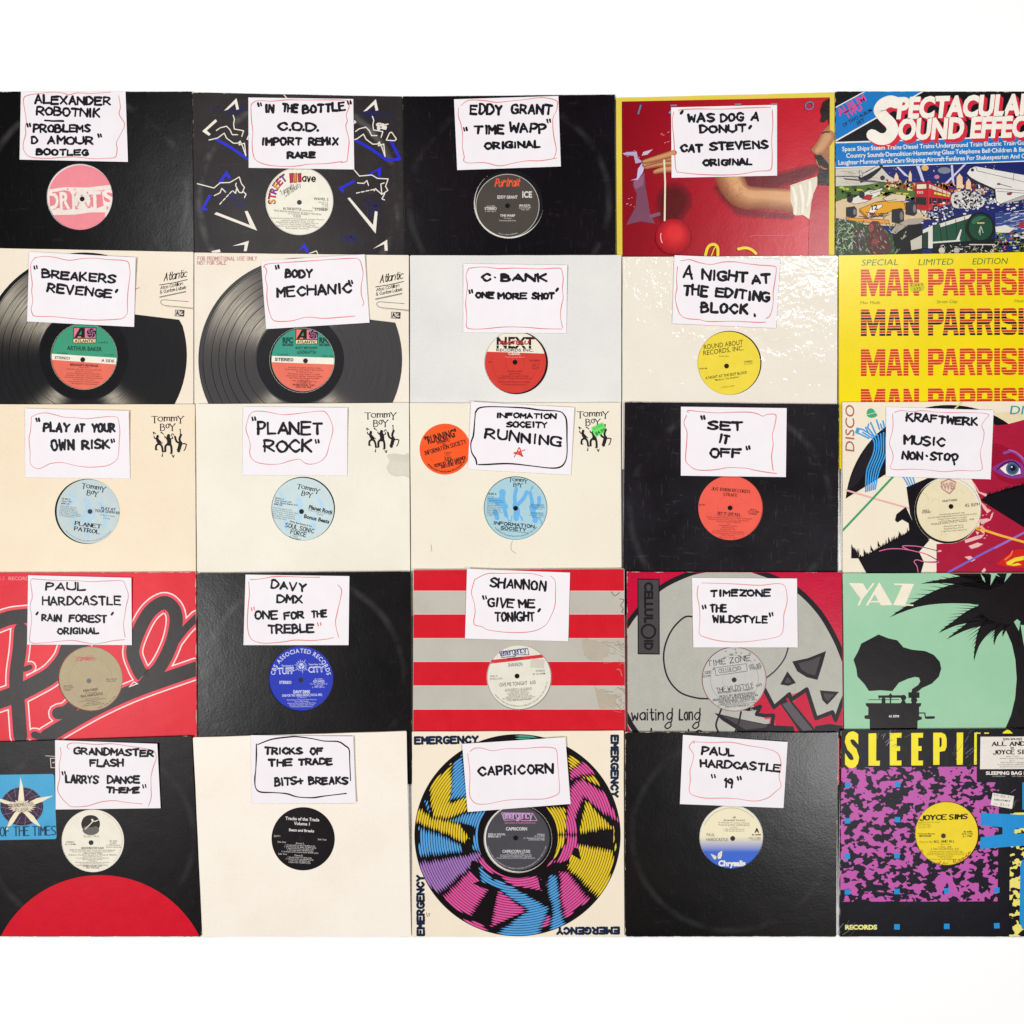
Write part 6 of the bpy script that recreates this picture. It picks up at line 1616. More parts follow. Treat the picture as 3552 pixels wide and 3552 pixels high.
for i in range(18):
    a = math.radians(rr.uniform(200, 340)); r = rr.uniform(190, 250); x, y = 984+r*math.cos(a), 957+r*math.sin(a)
    (P.ringband(D, x, y, 5, 8, 10) if i % 2 else P.ell(D, x, y, 5, n=6))
S.lbuild(P, 'printed_lettering')
note_card(S, 'note card in three left-aligned lines, lowest WILDSTYLE, on the cartoon sleeve', [(628, 107), (1508, 113), (1515, 690), (640, 690)],
  [[(680, 175), (672, 250), (690, 350), (695, 450), (690, 570), (740, 605), (860, 635), (1000, 645), (1150, 635), (1360, 595), (1395, 510), (1398, 420), (1425, 310), (1420, 220), (1400, 170), (1340, 155), (1200, 170), (1050, 162), (900, 155), (710, 150)]],
  [('TIMEZONE', 780, 268, 1292, 265, 62), ('q', 730, 352), ('THE', 777, 397, 925, 398, 72), ('WILDSTYLE', 797, 485, 1268, 490, 66), ('q', 1292, 416)], bcol='#e69a94', curl=(0, .4, .4, .2), lw=18)

S = Sleeve('record_sleeve', 'mint green record sleeve with black palm tree and gramophone silhouettes', (2890, 1960, .34265),
           [(2924, 1989), (3662, 1986.5), (3668, 2724), (2929.5, 2727)], cover_mat('#98c8a4', 'satin', .35, .04, .0, tint='#a4d0ac', paper='#e8e2cc', seed=20), 4)
P = S.part('satin')
DK = '#1b1719'; C = '#f4ead4'
# a generic coconut palm: trunk and drooping fronds
P.poly(DK, [(1745, 1650), (1800, 1520), (1842, 1350), (1858, 1150), (1845, 960), (1810, 800), (1750, 660), (1800, 560), (1890, 560), (1925, 780), (1980, 1000), (2000, 1650)])
def frond(x0, y0, x1, y1, x2, y2, w, seed):
    r_ = random.Random(seed); n = 15; up_ = []; lo_ = []
    for i in range(n+1):
        t = i/n
        x = (1-t)**2*x0 + 2*t*(1-t)*x1 + t*t*x2; y = (1-t)**2*y0 + 2*t*(1-t)*y1 + t*t*y2
        dx = 2*(1-t)*(x1-x0) + 2*t*(x2-x1); dy = 2*(1-t)*(y1-y0) + 2*t*(y2-y1); l = math.hypot(dx, dy)
        k = 1.25 * w * (.55 + .45*math.sin(math.pi*min(1, t*1.25))) * (1 - t**3)
        up_.append((x + dy/l*k*.35, y - dx/l*k*.35)); lo_.append((x - dy/l*k*.45, y + dx/l*k*.45))
        if 0 < i < n:
            sg = 1
            bx, by = x - dy/l*k*.3, y + dx/l*k*.3
            q = k*r_.uniform(.5, 1.0)
            P.poly(DK, [(bx - dx/l*20, by - dy/l*20), (bx - dy/l*q*.42 + dx/l*q*1.5, by + dx/l*q*.42 + dy/l*q*1.5), (bx + dx/l*22, by + dy/l*22)], up=False)
    P.poly(DK, up_ + lo_[::-1], up=False)
P.up()
for i, a in enumerate(((1850, 400, 1250, 140, 570, 530, 230), (1860, 300, 1500, 100, 880, 190, 150), (1860, 480, 1450, 430, 1065, 690, 180), (1860, 500, 1550, 480, 1145, 755, 150), (1860, 520, 1480, 520, 1425, 980, 150), (1880, 540, 1650, 560, 1630, 815, 110), (1880, 540, 1760, 560, 1715, 730, 80), (1880, 250, 1500, 120, 1130, 75, 130), (1900, 200, 1750, 100, 1600, 60, 120), (1900, 200, 1850, 100, 1790, 40, 110), (1940, 250, 1960, 100, 1950, 20, 120), (1960, 300, 2100, 250, 2200, 350, 150))): frond(*a, i)
P.ell(DK, 1800, 400, 330, 200); P.ell(DK, 1950, 330, 260, 280)
for q in ([(1830, 575), (1862, 548), (1895, 570), (1880, 668)], [(1490, 84), (1530, 130), (1540, 176), (1515, 150)], [(1600, 80), (1660, 84), (1592, 208)], [(1760, 84), (1810, 84), (1732, 175)]): P.poly('#98c8a4', q)
# gramophone
P.poly(DK, [(285, 795), (460, 703), (560, 742), (650, 762), (710, 832), (800, 858), (930, 870), (1020, 910), (1080, 980), (1094, 1050), (1070, 1130), (1000, 1200), (900, 1245), (858, 1282), (790, 1300), (800, 1255), (860, 1215), (882, 1180), (870, 1140), (830, 1132), (760, 1150), (665, 1192), (600, 1276), (480, 1268), (362, 1275), (320, 1210), (245, 1128), (235, 1050), (206, 958), (250, 880)])
P.poly(DK, [(328, 1398), (892, 1398), (888, 1425), (870, 1440), (870, 1530), (898, 1540), (898, 1562), (855, 1576), (852, 1700), (372, 1700), (370, 1560), (320, 1556), (316, 1525), (356, 1518), (356, 1440), (335, 1425)])
for q in ([(762, 1288), (874, 1288), (874, 1345), (762, 1345)], [(790, 1340), (846, 1340), (840, 1400), (795, 1400)], [(455, 1320), (700, 1318), (700, 1342), (470, 1345)], [(555, 1330), (580, 1296), (608, 1328), (588, 1350), (586, 1398), (574, 1398), (574, 1350)], [(682, 1340), (738, 1340), (724, 1368), (738, 1400), (682, 1400), (698, 1370)], [(490, 1360), (530, 1360), (530, 1400), (490, 1400)]): P.poly(DK, q)
P.ell(DK, 712, 1342, 28); P.ell(DK, 820, 1370, 32, 26); P.ell(DK, 510, 1362, 20); P.stroke(DK, [(360, 1364), (665, 1362)], 6); P.stroke(DK, [(870, 1498), (928, 1498), (935, 1548), (960, 1548)], 11); P.stroke(DK, [(950, 1545), (1018, 1543)], 26); P.stroke(DK, [(460, 1328), (468, 1352)], 9)
P.up(); P.text('#e8e4da', '45 RPM', 562, 1543, 24, w=104, bold=.02)
P.poly(C, [(160, 182), (300, 184), (345, 258), (400, 182), (420, 186), (292, 352), (268, 410), (246, 408), (276, 340)]); P.poly(C, [(466, 172), (600, 405), (484, 408), (420, 296), (352, 412), (330, 408)]); P.poly(C, [(372, 362), (500, 362), (500, 378), (364, 378)]); P.poly(C, [(614, 186), (820, 190), (730, 398), (812, 400), (812, 414), (606, 406), (700, 204), (622, 202)])
P.build('printed_silhouettes', S.root)

# ================================================================= row 5
S = Sleeve('record_sleeve', 'black record sleeve with a blue square sticker and a big red half circle', (0, 2520, .38814),
           [(-73, 2576), (665, 2553), (699.5, 3249.5), (-60, 3249.5)], cover_mat('#191618', 'satin', .6, .12, .1, tint='#1f1c1d', seed=21), 5, hole=(830, 1022, 285))
P = S.part('satin')
P.ell('#d30f2c', 895, 2322, 994, n=160)
P.build('printed_half_circle', S.root)
P = S.part('satin')
P.stroke('#d8d0c0', [(408, 262), (470, 266), (560, 270)], 5); P.stroke('#d8d0c0', [(560, 284), (450, 284), (456, 368), (560, 368)], 6); P.stroke('#c8405a', [(470, 326), (500, 322)], 9); P.stroke('#e8e4e0', [(470, 322), (490, 318)], 5)
P.build('printed_frame', S.root)
P = S.part('satin', h=.0004)
P.poly('#46a4d0', [(-150, 434), (470, 424), (484, 438), (506, 990), (494, 1006), (-150, 1018)])
P.ell('#2c1a30', 195, 715, 192, 170); P.ell('#3a2440', 195, 715, 170, 150); P.up()
for a in range(0, 360, 24): P.stroke('#8a7a8c', [(195+110*math.cos(math.radians(a)), 715+98*math.sin(math.radians(a))), (195+188*math.cos(math.radians(a+10)), 715+166*math.sin(math.radians(a+10)))], 4)
for r in (150, 178): P.ringband('#6a5a70', 195, 715, r-2, r+1, 60)
CB = '#efe4c4'
for q in ([(160, 680), (175, 540), (182, 450), (205, 540), (220, 680)], [(230, 690), (330, 640), (475, 618), (380, 670), (250, 720)], [(230, 740), (300, 800), (370, 905), (280, 850), (210, 770)], [(190, 750), (120, 860), (45, 940), (90, 830), (150, 740)], [(150, 710), (40, 690), (-60, 640), (20, 650), (150, 690)]): P.poly(CB, q)
st = []
rr = random.Random(14)
for i in range(40):
    a = 2*math.pi*i/40; r = (118 if i % 2 else 82); st.append((195+r*1.1*math.cos(a), 715+r*.55*math.sin(a)))
P.poly('#ddd0b4', st); P.up(); P.hand('#8a7a70', 'GRANDMASTER', 85, 725, 300, 705, 30, 5, jit=.3); P.hand('#8a7a70', 'FLASH', 140, 765, 250, 755, 30, 5, jit=.3)
P.up(); P.hand('#17324a', 'SIGN OF THE TIMES', -190, 984, 498, 970, 80, 11, jit=0, contrast=.3, serif=.5, gap=1.6)
P.build('square_sticker', S.root)
S.record('record with a cream label and a round grey emblem above its hole', '#f1ead8', (828, 1022, 280), (814, 1038))
P = S.lpart()
P.ell('#35312f', 810, 872, 84, 80); P.ell('#6a6662', 812, 925, 74, 46); P.ell('#35312f', 810, 846, 76, 54); P.stroke('#efe8d6', [(760, 918), (800, 880), (828, 850), (818, 832), (828, 830), (832, 846), (850, 848), (878, 836)], 8)
P.up(); P.text('#8d8576', 'ELEKTRA', 748, 992, 20, w=140)
D = '#3b3530'
P.lines(D, 628, 1040, ['STEREO', '33 1/3 RPM'], 14, 20, bold=.01); P.lines(D, 1014, 1030, ['ED 5054', 'B SIDE', 'p 1984 Elektra/', 'Asylum Records'], 14, 18); P.text(D, 'GRANDMASTER FLASH', 826, 1094, 17, w=202, al='c', bold=.02); P.text(D, 'SIGN OF THE TIMES (4:09) VOCAL EDIT OF LP VERSION', 826, 1112, 13, w=402, al='c', rot=.5); P.text(D, '(Grandmaster Flash & Gavin Christopher, Shelley Palmer)', 826, 1124, 9, w=360, al='c'); P.text(D, "LARRY'S DANCE THEME", 826, 1140, 14, w=170, al='c'); P.text(D, '(Tribute to The Electric Boogie) 5:12 VOCAL LP VERSION', 826, 1154, 13, w=430, al='c')
P.lines(D, 826, 1168, ['(Joseph Saddler & Earl Wilson)', 'From the Elektra LP "They Said It Couldn\'t Be Done"', 'Elektra/Asylum Music, (ASCAP)', 'c 1985 Asylum', 'Produced by Grandmaster Flash and Gavin Christopher', 'for Grandmaster Flash Productions, Inc.', 'Executive Producer: Larry Yasgar and Steve Baker'], 9.5, 12.6); P.lines(D, 828, 1254, ['PROMOTIONAL COPY', 'NOT FOR SALE'], 12, 15, bold=.02)
P.ringband('#9a9282', 828, 1022, 262, 264, 60, -70, 45)
S.lbuild(P, 'printed_lettering')
note_card(S, 'note card in four lines, DANCE THEME last, overlapping the blue square sticker sleeve', [(492, 122), (1405, 155), (1435, 730), (497, 742)],
  [[(620, 205), (600, 180), (625, 152), (700, 148), (850, 160), (1000, 155), (1150, 175), (1330, 205), (1385, 230), (1395, 290), (1370, 360), (1350, 450), (1350, 550), (1350, 640), (1325, 715)], [(540, 190), (545, 260), (528, 350), (535, 450), (515, 560), (545, 630), (600, 690), (650, 718), (780, 710), (900, 675), (1020, 663), (1120, 678), (1275, 692)]],
  [('GRANDMASTER', 655, 250, 1378, 275, 68), ('FLASH', 797, 360, 1110, 362, 68), ('q', 570, 420), ('LARRYS', 582, 507, 880, 518, 76), ('DANCE', 952, 512, 1250, 514, 70), ('THEME', 947, 598, 1253, 598, 60), ('q', 1290, 535)], bcol='#d88a8c', curl=(.6, 1.6, .5, .2), lw=19)

S = Sleeve('record_sleeve', 'plain cream record sleeve around the glossy black label', (660, 2520, .40373),
           [(669, 2558), (1410, 2536), (1426.5, 3249.5), (702, 3249.5)], cover_mat('#f8efe2', 'satin', .3, .05, .05, tint='#f3e8d8', seed=22), 5, hole=(970, 965, 272))
S.record('record with a glossy black label and white track list', ink('#1f1b1e', 'gloss'), (968, 966, 268), (947, 960))
P = S.lpart()
L = '#dcd8d6'
P.text(L, 'Tracks of the Trade', 816, 800, 26, w=292, rot=3, bold=.03); P.text(L, 'Volume 1', 890, 844, 26, w=136, rot=3, bold=.03); P.text(L, 'Beats and Breaks', 848, 898, 22, w=216, rot=3, bold=.03); P.text(L, 'DJTT1', 720, 948, 14, w=52, rot=1); P.text(L, 'Side Two', 1096, 976, 14, w=74, rot=3)
P.text(L, 'Side One', 750, 998, 14, w=72, rot=2); P.text(L, 'Ronnie G.', 908, 1010, 14, w=72, rot=3); P.text(L, 'Side Two', 756, 1100, 14, w=74, rot=3); P.text(L, 'Dennis B.', 896, 1114, 15, w=72, rot=3)
P.lines(L, 945, 1028, ['1. Rumbling Bits of Glass 98 BPM (2:35)', '2. Pounding Out Rat Beats 102 BPM (2:36)', '3. Beat of The Moon 101 BPM (2:33)', '4. Dirt Style Beats 100 BPM (2:35)', '5. Underground Downtown Beats 98 BPM (2:37)'], 11, 14.5, rot=3); P.lines(L, 940, 1132, ['1. Breakin Beats 101 BPM (2:38)', '2. Chase Scratch Loop 98 BPM (2:36)', '3. Off Loops 100 BPM (2:31)', '4. Beats Love 102 BPM (2:35)'], 11, 14.5, rot=3)
S.lbuild(P, 'printed_lettering')
note_card(S, 'note card with a plus sign, outlined in black, on the plain cream sleeve', [(518, 75), (1400, 85), (1422, 655), (530, 662)],
  [[(580, 155), (700, 110), (850, 90), (920, 88), (1050, 105), (1150, 125), (1270, 130), (1330, 165), (1365, 200), (1370, 300), (1377, 465)], [(568, 150), (568, 250), (562, 380), (555, 440), (560, 520), (600, 562), (720, 568), (830, 578), (920, 605), (1050, 612), (1150, 598), (1340, 575)]],
  [('TRICKS', 634, 242, 968, 245, 65), ('OF', 1027, 245, 1140, 245, 64), ('THE', 667, 348, 880, 342, 66), ('TRADE', 925, 334, 1228, 332, 60), ('BITS+', 717, 515, 980, 502, 74), ('BREAKS', 1012, 502, 1363, 500, 68)], bcol=INK, bw=11, curl=(0, 1.4, 1.4, 0), lw=20)

S = Sleeve('record_sleeve', 'cream record sleeve with a multicoloured ringed disc printed on it', (1410, 2520, .40373),
           [(1429, 2538), (2163.5, 2534), (2166, 3249.5), (1429, 3249.5)], cover_mat('#f3e6d0', 'gloss', .35, .04, 0, tint='#efe1ca', seed=23), 5, hole=(957, 965, 292))
P = S.part('gloss')
DK = '#1d191b'
cx, cy = 954, 934
P.ell(DK, cx, cy, 886, 868, n=150)
Y_, B_, P_, U_, G_ = '#e6c632', '#58a2dc', '#e0589c', '#a478bc', '#56a088'
REG = [(Y_, [(390, 310), (190, 520), (225, 790), (370, 800), (520, 720), (525, 600), (370, 660), (400, 480)]), (B_, [(395, 320), (480, 240), (520, 430), (525, 600), (372, 640)]),
 (B_, [(330, 810), (520, 740), (690, 720), (640, 830), (625, 920), (650, 1090), (560, 1060), (590, 880), (480, 840)]), (Y_, [(100, 690), (230, 780), (460, 830), (560, 990), (500, 1010), (320, 920), (80, 830)]),
 (B_, [(105, 860), (300, 930), (480, 1020), (490, 1080), (110, 1125)]), (U_, [(110, 1165), (540, 1095), (650, 1070), (655, 1120), (560, 1210), (270, 1455), (160, 1320)]), (B_, [(150, 620), (190, 640), (215, 770), (165, 700)]),
 (P_, [(310, 1455), (545, 1230), (640, 1330), (700, 1410), (560, 1640), (440, 1580)]), (P_, [(610, 1150), (700, 1250), (950, 1330), (1290, 1160), (1240, 1120), (950, 1255), (730, 1180), (650, 1100)]), (P_, [(800, 1300), (1120, 1280), (1210, 1350), (1170, 1420), (900, 1360)]),
 (B_, [(610, 1170), (740, 1310), (900, 1370), (1230, 1560), (1150, 1795), (750, 1785), (1040, 1580), (800, 1400), (640, 1330)]), (P_, [(780, 1400), (1040, 1580), (720, 1730), (740, 1560)]),
 (B_, [(1230, 1260), (1300, 1280), (1330, 1560), (1370, 1700), (1230, 1760), (1250, 1560), (1200, 1400)]), (P_, [(1310, 1240), (1390, 1250), (1580, 1480), (1350, 1660), (1320, 1480)]), (P_, [(440, 1640), (560, 1670), (720, 1740), (700, 1755), (500, 1690)]), (P_, [(1190, 1650), (1240, 1600), (1230, 1720), (1120, 1740)]),
 (Y_, [(1400, 1100), (1480, 1015), (1770, 1060), (1790, 1160), (1735, 1330), (1640, 1480), (1380, 1215)]), (Y_, [(1540, 620), (1640, 740), (1795, 875), (1480, 925)]), (P_, [(1520, 290), (1640, 410), (1500, 425), (1400, 470), (1395, 380)]),
 (P_, [(1410, 500), (1500, 445), (1700, 560), (1835, 830), (1700, 760), (1530, 610), (1460, 760), (1460, 960), (1490, 1040), (1400, 1170), (1290, 1180), (1370, 1000), (1370, 800)]), (Y_, [(1380, 240), (1510, 310), (1400, 385)]),
 (Y_, [(1170, 690), (1370, 690), (1372, 820), (1365, 1000), (1260, 1150), (1275, 960), (1240, 800)]), (Y_, [(1510, 435), (1600, 420), (1670, 510), (1610, 490)]), (G_, [(930, 60), (1080, 70), (1150, 110), (940, 120)]), (Y_, [(1775, 870), (1800, 870), (1800, 1060), (1780, 1080)])]
def pip(x, y, poly):
    c = False; j = len(poly)-1
    for i in range(len(poly)):
        if (poly[i][1] > y) != (poly[j][1] > y) and x < (poly[j][0]-poly[i][0])*(y-poly[i][1])/(poly[j][1]-poly[i][1]) + poly[i][0]: c = not c
        j = i
    return c
P.up()
rr = random.Random(77)
ri = 352; i = 0
while ri < 872:
    for col, poly in REG:
        cur = None
        N = 360
        flags = [pip(cx + ri*1.0*math.cos(2*math.pi*a/N), cy + ri*.98*math.sin(2*math.pi*a/N), poly) for a in range(N)]
        if not any(flags): continue
        a = 0
        while a < N:
            if flags[a]:
                b = a
                while b < N and flags[b]: b += 1
                if b - a >= 2:
                    j0, j1 = rr.uniform(-.8, 1.6)*300/ri, rr.uniform(-.8, 1.6)*300/ri
                    a0, a1 = math.radians(a - .5 - j0), math.radians(b - .5 + j1)
                    n = max(4, int((b-a)/3)); pts = []; ws = []
                    for k in range(n+1):
                        t = k/n; an = a0 + (a1-a0)*t
                        pts.append((cx + ri*math.cos(an), cy + ri*.98*math.sin(an)))
                        ws.append(16.5*min(1, .12 + min(t, 1-t)*(b-a)*math.radians(1)*ri/34))
                    P._ribbon(pts, ws, P.midx(col), False)
                a = b
            else: a += 1
    ri += 21.6
P.h += 2e-5
for q in ([(458, 830), (560, 850), (585, 880), (580, 890), (480, 880)], [(490, 1050), (520, 960), (550, 970), (560, 1050), (530, 1108)], [(560, 1150), (605, 1160), (612, 1230), (570, 1260), (548, 1200)], [(570, 1350), (640, 1320), (690, 1400), (640, 1380)], [(1210, 1250), (1270, 1190), (1380, 1150), (1400, 1120), (1400, 1180), (1290, 1240), (1220, 1280)], [(1440, 1040), (1480, 1050), (1500, 1150), (1470, 1130), (1420, 1100)], [(1120, 1260), (1160, 1330), (1190, 1240), (1210, 1240), (1190, 1420), (1150, 1400)], [(1480, 940), (1780, 880), (1775, 1065), (1480, 990)], [(700, 1420), (785, 1405), (720, 1700), (560, 1640)]): P.poly(DK, q)
P.ringband(DK, cx+3, cy+24, 280, 345, 72)
NV = '#1f2c46'
def emerg(x0, y0, x1, y1, h): P.hand(NV, 'EMERGENCY', x0, y0, x1, y1, h, 21, jit=0, gap=2.6)
P.up(); emerg(74, 148, 612, 140, 54); emerg(1762, 80, 1760, 602, 54); emerg(150, 1792, 146, 1284, 54); emerg(1824, 1728, 1296, 1732, 50)
P.hand('#8a8070', 'Lr', 180, 1632, 206, 1622, 30, 5)
P.build('printed_disc', S.root)
S.inner(10, -4, 286)
S.record('record with a charcoal label and lilac outlined wordmark', '#4a484e', (948, 962, 280), (938, 958))
P = S.lpart()
V = '#cfa0d0'
P.stroke(V, [(815, 742), (1085, 745), (1122, 808), (990, 808), (980, 800), (840, 806), (815, 742)], 5); P.hand(V, 'emergency', 828, 790, 1080, 790, 62, 8, jit=0, gap=1.0); P.text('#c86a8a', 'RECORDS & FILMWORKS INC.', 845, 835, 15, w=270, bold=.02)
L = '#d8d6d6'
P.up(); P.text(L, 'CAPRICORN', 854, 892, 26, w=182, bold=.03); P.text(L, 'CAPRICORN (7:20)', 824, 1084, 24, w=238, bold=.02); P.lines(L, 702, 934, ['SIDE A VOCAL', 'EMDS 6511'], 16, 19, al='l', bold=.02); P.lines(L, 1186, 934, ['STEREO', '33 1/3 RPM', 'p c Emergency Records', '& Filmworks 1982'], 13, 15, al='r')
P.lines(L, 940, 1096, ['(C. Simonetti, A. Nava)', 'Licensed from Emergency Music (ASCAP)', 'Arranged and Conducted by C. Simonetti', 'Produced by Giancarlo Meo and Claudio Simonetti'], 11, 13)
P.arctext('#b8b6b8', 'MANUFACTURED AND DISTRIBUTED BY EMERGENCY RECORDS, 1220 BROADWAY, NEW YORK, N.Y. 10001', 948, 962, 264, 195, 345, 11, inward=True); P.ringband('#8d8b90', 948, 962, 266, 269, 60, 205, 235)
S.lbuild(P, 'printed_lettering')
note_card(S, 'note card with one centred word, a zodiac sign, tilted on the multicoloured disc sleeve', [(478, 150), (1365, 92), (1410, 665), (525, 735)],
  [[(548, 215), (580, 190), (640, 185), (740, 208), (850, 192), (1000, 190), (1150, 178), (1250, 182), (1290, 210), (1300, 330), (1310, 450), (1315, 540), (1295, 585), (1180, 622), (1000, 625), (850, 635), (700, 665), (610, 665), (560, 630), (540, 560), (545, 400), (525, 232)]],
  [('CAPRICORN', 612, 428, 1265, 405, 86)], bcol='#dd8a8c', curl=(1.4, 1.6, 0, 0), bw=6, lw=20)

S = Sleeve('record_sleeve', 'plain black record sleeve with bent shiny top corner around the cream and blue label', (2140, 2520, .41408),
           [(2169, 2539), (2907, 2541), (2901, 3249.5), (2168, 3249.5)], cover_mat('#151213', 'gloss', .55, .10, .12, tint='#1f1b1b', seed=24), 5, hole=(958, 925, 268))
S.inner(0, 8, 262)
m, nt = newmat('printed_blue_fade')
ob = nt.new('ShaderNodeTexCoord').outputs['Object']
sp = nt.new('ShaderNodeSeparateXYZ'); nt.l.new(ob, sp.inputs[0])
nt.l.new(nt.mix(nt.ramp(sp.outputs[1], .003, -.020), lin('#efe4c0'), lin('#2a5fc8')), nt.bsdf.inputs['Base Color'])
nt.bsdf.inputs['Roughness'].default_value = .55
S.record('record with a label fading from cream to blue, a white butterfly low on it', m, (958, 930, 262), (970, 938))
P = S.lpart()
D = '#3a352c'
P.text(D, '19', 972, 772, 18, w=22, bold=.03); P.text(D, '(Extended Version)', 894, 792, 15, w=178, bold=.01); P.text(D, '(P. Hardcastle, W. Couturie, J. McCord)', 852, 810, 12, w=258, rot=1); P.text(D, 'Produced by PAUL HARDCASTLE', 852, 830, 14, w=258, rot=1); P.lines(D, 980, 850, ['Oval Music', 'p 1985 Chrysalis Records Ltd', 'c 1985 Chrysalis Records Ltd'], 10, 15); P.text(INK, 'A', 1152, 888, 36, w=40, bold=.05)
P.text(D, 'PAUL', 752, 920, 26, w=68); P.text(D, 'HARDCASTLE', 750, 960, 26, w=178); P.text(D, '45 RPM', 1204, 914, 14, w=76, al='r', bold=.03); P.text(D, 'CHS 12 2860', 1204, 942, 17, w=100, al='r'); P.text(D, 'CHS 12 2860 A', 1204, 954, 9, w=80, al='r'); P.text('#c8d4ea', 'MADE IN ENGLAND', 1196, 974, 9, w=80, al='r')
C = '#efe8d8'
P.poly(C, [(838, 1090), (785, 1065), (792, 1078), (805, 1100), (820, 1116), (838, 1100)]); P.poly(C, [(842, 1090), (850, 1060), (882, 1040), (880, 1075), (870, 1105), (848, 1110)]); P.stroke('#6a7a9a', [(830, 1078), (842, 1115)], 5); P.stroke('#9aa4b8', [(800, 1082), (830, 1098)], 3); P.stroke('#9aa4b8', [(870, 1060), (850, 1096)], 3)
P.up(); P.text('#f2ece0', 'Chrysalis', 850, 1168, 44, w=228, bold=.05)
P.ringband('#8a8676', 958, 930, 246, 249, 40, 205, 320)
S.lbuild(P, 'printed_lettering')
note_card(S, 'note card ending in a two-digit number, on the shiny-cornered black sleeve', [(553, 70), (1430, 130), (1395, 683), (527, 650)],
  [[(645, 142), (642, 122), (605, 170), (640, 230), (635, 290), (612, 370), (615, 450), (605, 530), (630, 572), (740, 600), (900, 600), (1000, 605), (1150, 625), (1260, 600), (1330, 545), (1375, 500), (1358, 420), (1375, 310), (1345, 225), (1250, 185), (1100, 160), (950, 132), (800, 135), (648, 128)]],
  [('PAUL', 705, 240, 990, 252, 70), ('HARDCASTLE', 690, 342, 1372, 385, 70), ('q', 808, 418), ('19', 890, 515, 978, 518, 86), ('q', 1025, 435)], bcol='#e69a94', curl=(.2, .8, 1.0, .2), lw=18)

S = Sleeve('record_sleeve', 'black record sleeve with magenta leopard print and tall yellow capitals', (2890, 2520, .38827),
           [(2918, 2532), (3656, 2526), (3650, 3249.5), (2912, 3249.5)], cover_mat('#15131a', 'satin', .4, .06, 0, tint='#1a1720', seed=25), 5, hole=(1018, 957, 285))
def leopard(c1, c2, seed):
    m, nt = newmat('printed_leopard_spots')
    ob = nt.new('ShaderNodeTexCoord').outputs['Object']
    v = nt.vmap(ob, (1, 1.25, 1), (seed, seed*.7, 0))
    n1 = nt.noise(v, 86, 1.6, .5); n2 = nt.noise(nt.vmap(ob, (1, 1.5, 1), (3, seed, 0), (0, 0, .5)), 150, 1.5, .5)
    d = nt.math('ADD', nt.math('MULTIPLY', n1, .72), nt.math('MULTIPLY', n2, .28))
    nt.l.new(nt.mix(nt.ramp(d, .493, .503), lin(c1), lin(c2)), nt.bsdf.inputs['Base Color'])
    finish(nt, 'satin', ob)
    return m
P = S.part('satin')
P.poly(leopard('#c05aaa', '#191324', 1), [(66, 366), (1284, 358), (1284, 498), (1482, 498), (1482, 560), (1468, 1562), (56, 1566)])
YW = '#f7e62c'
P.up()
P.text(YW, 'S', 104, 352, 292, w=128, bold=.04)
P.poly(YW, [(316, 62), (386, 60), (384, 306), (418, 306), (416, 350), (316, 350)])
for x in (506, 698): P.poly(YW, [(x, 58), (x+106, 57), (x+104, 100), (x+62, 100), (x+62, 176), (x+92, 176), (x+92, 218), (x+62, 218), (x+62, 304), (x+104, 304), (x+104, 348), (x, 348)])
P.poly(YW, [(894, 56), (970, 55), (1002, 72), (1014, 110), (1014, 180), (998, 218), (950, 226), (950, 342), (894, 343)]); P.poly('#1a1720', [(950, 98), (966, 100), (970, 115), (970, 165), (964, 182), (950, 184)])
P.poly(YW, [(1104, 55), (1162, 54), (1158, 342), (1104, 342)]); P.poly(YW, [(1262, 54), (1316, 54), (1350, 220), (1350, 54), (1392, 54), (1392, 340), (1350, 340), (1300, 160), (1300, 340), (1258, 340)]); P.text(YW, 'G', 1484, 340, 290, w=122, bold=.05)
BQ = '#2291d6'
for x, y in ((130, 522), (576, 518), (128, 843), (574, 832), (126, 1160), (570, 1155), (128, 1478), (570, 1474), (1015, 1468), (1462, 1462), (570, 1790), (1015, 1786), (1462, 1780)): P.rect(BQ, x-25, y-24, x+25, y+24, rr.uniform(-3, 3))
P.poly(leopard('#f0e274', '#17141c', 5), [(1584, 770), (2000, 765), (2000, 1880), (1572, 1880)])
P.poly(BQ, [(1318, 772), (1560, 782), (2000, 810), (2000, 893), (1622, 912), (1612, 960), (2000, 940), (2000, 1040), (1310, 1095), (1318, 990), (1512, 962), (1512, 900), (1318, 885)]); P.poly('#e8df7a', [(1622, 920), (1680, 915), (1680, 948), (1615, 955)]); P.poly(BQ, [(1672, 1240), (1690, 1190), (2000, 1180), (2000, 1820), (1690, 1810), (1665, 1740)], smooth=False); P.poly(BQ, [(1690, 500), (2000, 480), (2000, 745), (1690, 742)])
P.poly('#123c4a', [(98, 1772), (400, 1766), (400, 1816), (98, 1820)]); P.up(); P.text('#f4e98a', 'RECORDS', 108, 1812, 38, w=284, bold=.05)
P.up()
rr = random.Random(31)
for x0, y0, n in ((480, 130, 14), (1180, 260, 16), (1350, 40, 10), (1600, 700, 8), (60, 1850, 8)):
    for i in range(n):
        x, y = x0+rr.gauss(0, 60), y0+rr.gauss(0, 50); P.stroke(rr.choice(['#8d8a92', '#6a6870', '#b9b6bc']), [(x, y), (x+rr.uniform(10, 70), y-rr.uniform(10, 70))], rr.uniform(1.5, 4))
P.build('printed_artwork', S.root)
P = S.part('satin', h=.0005)
P.poly('#17141a', [(1284, 66), (2000, 60), (2000, 494), (1284, 498)]); P.poly('#ece3d8', [(1316, 92), (2000, 88), (2000, 378), (1312, 382)]); P.up()
D = '#26201f'
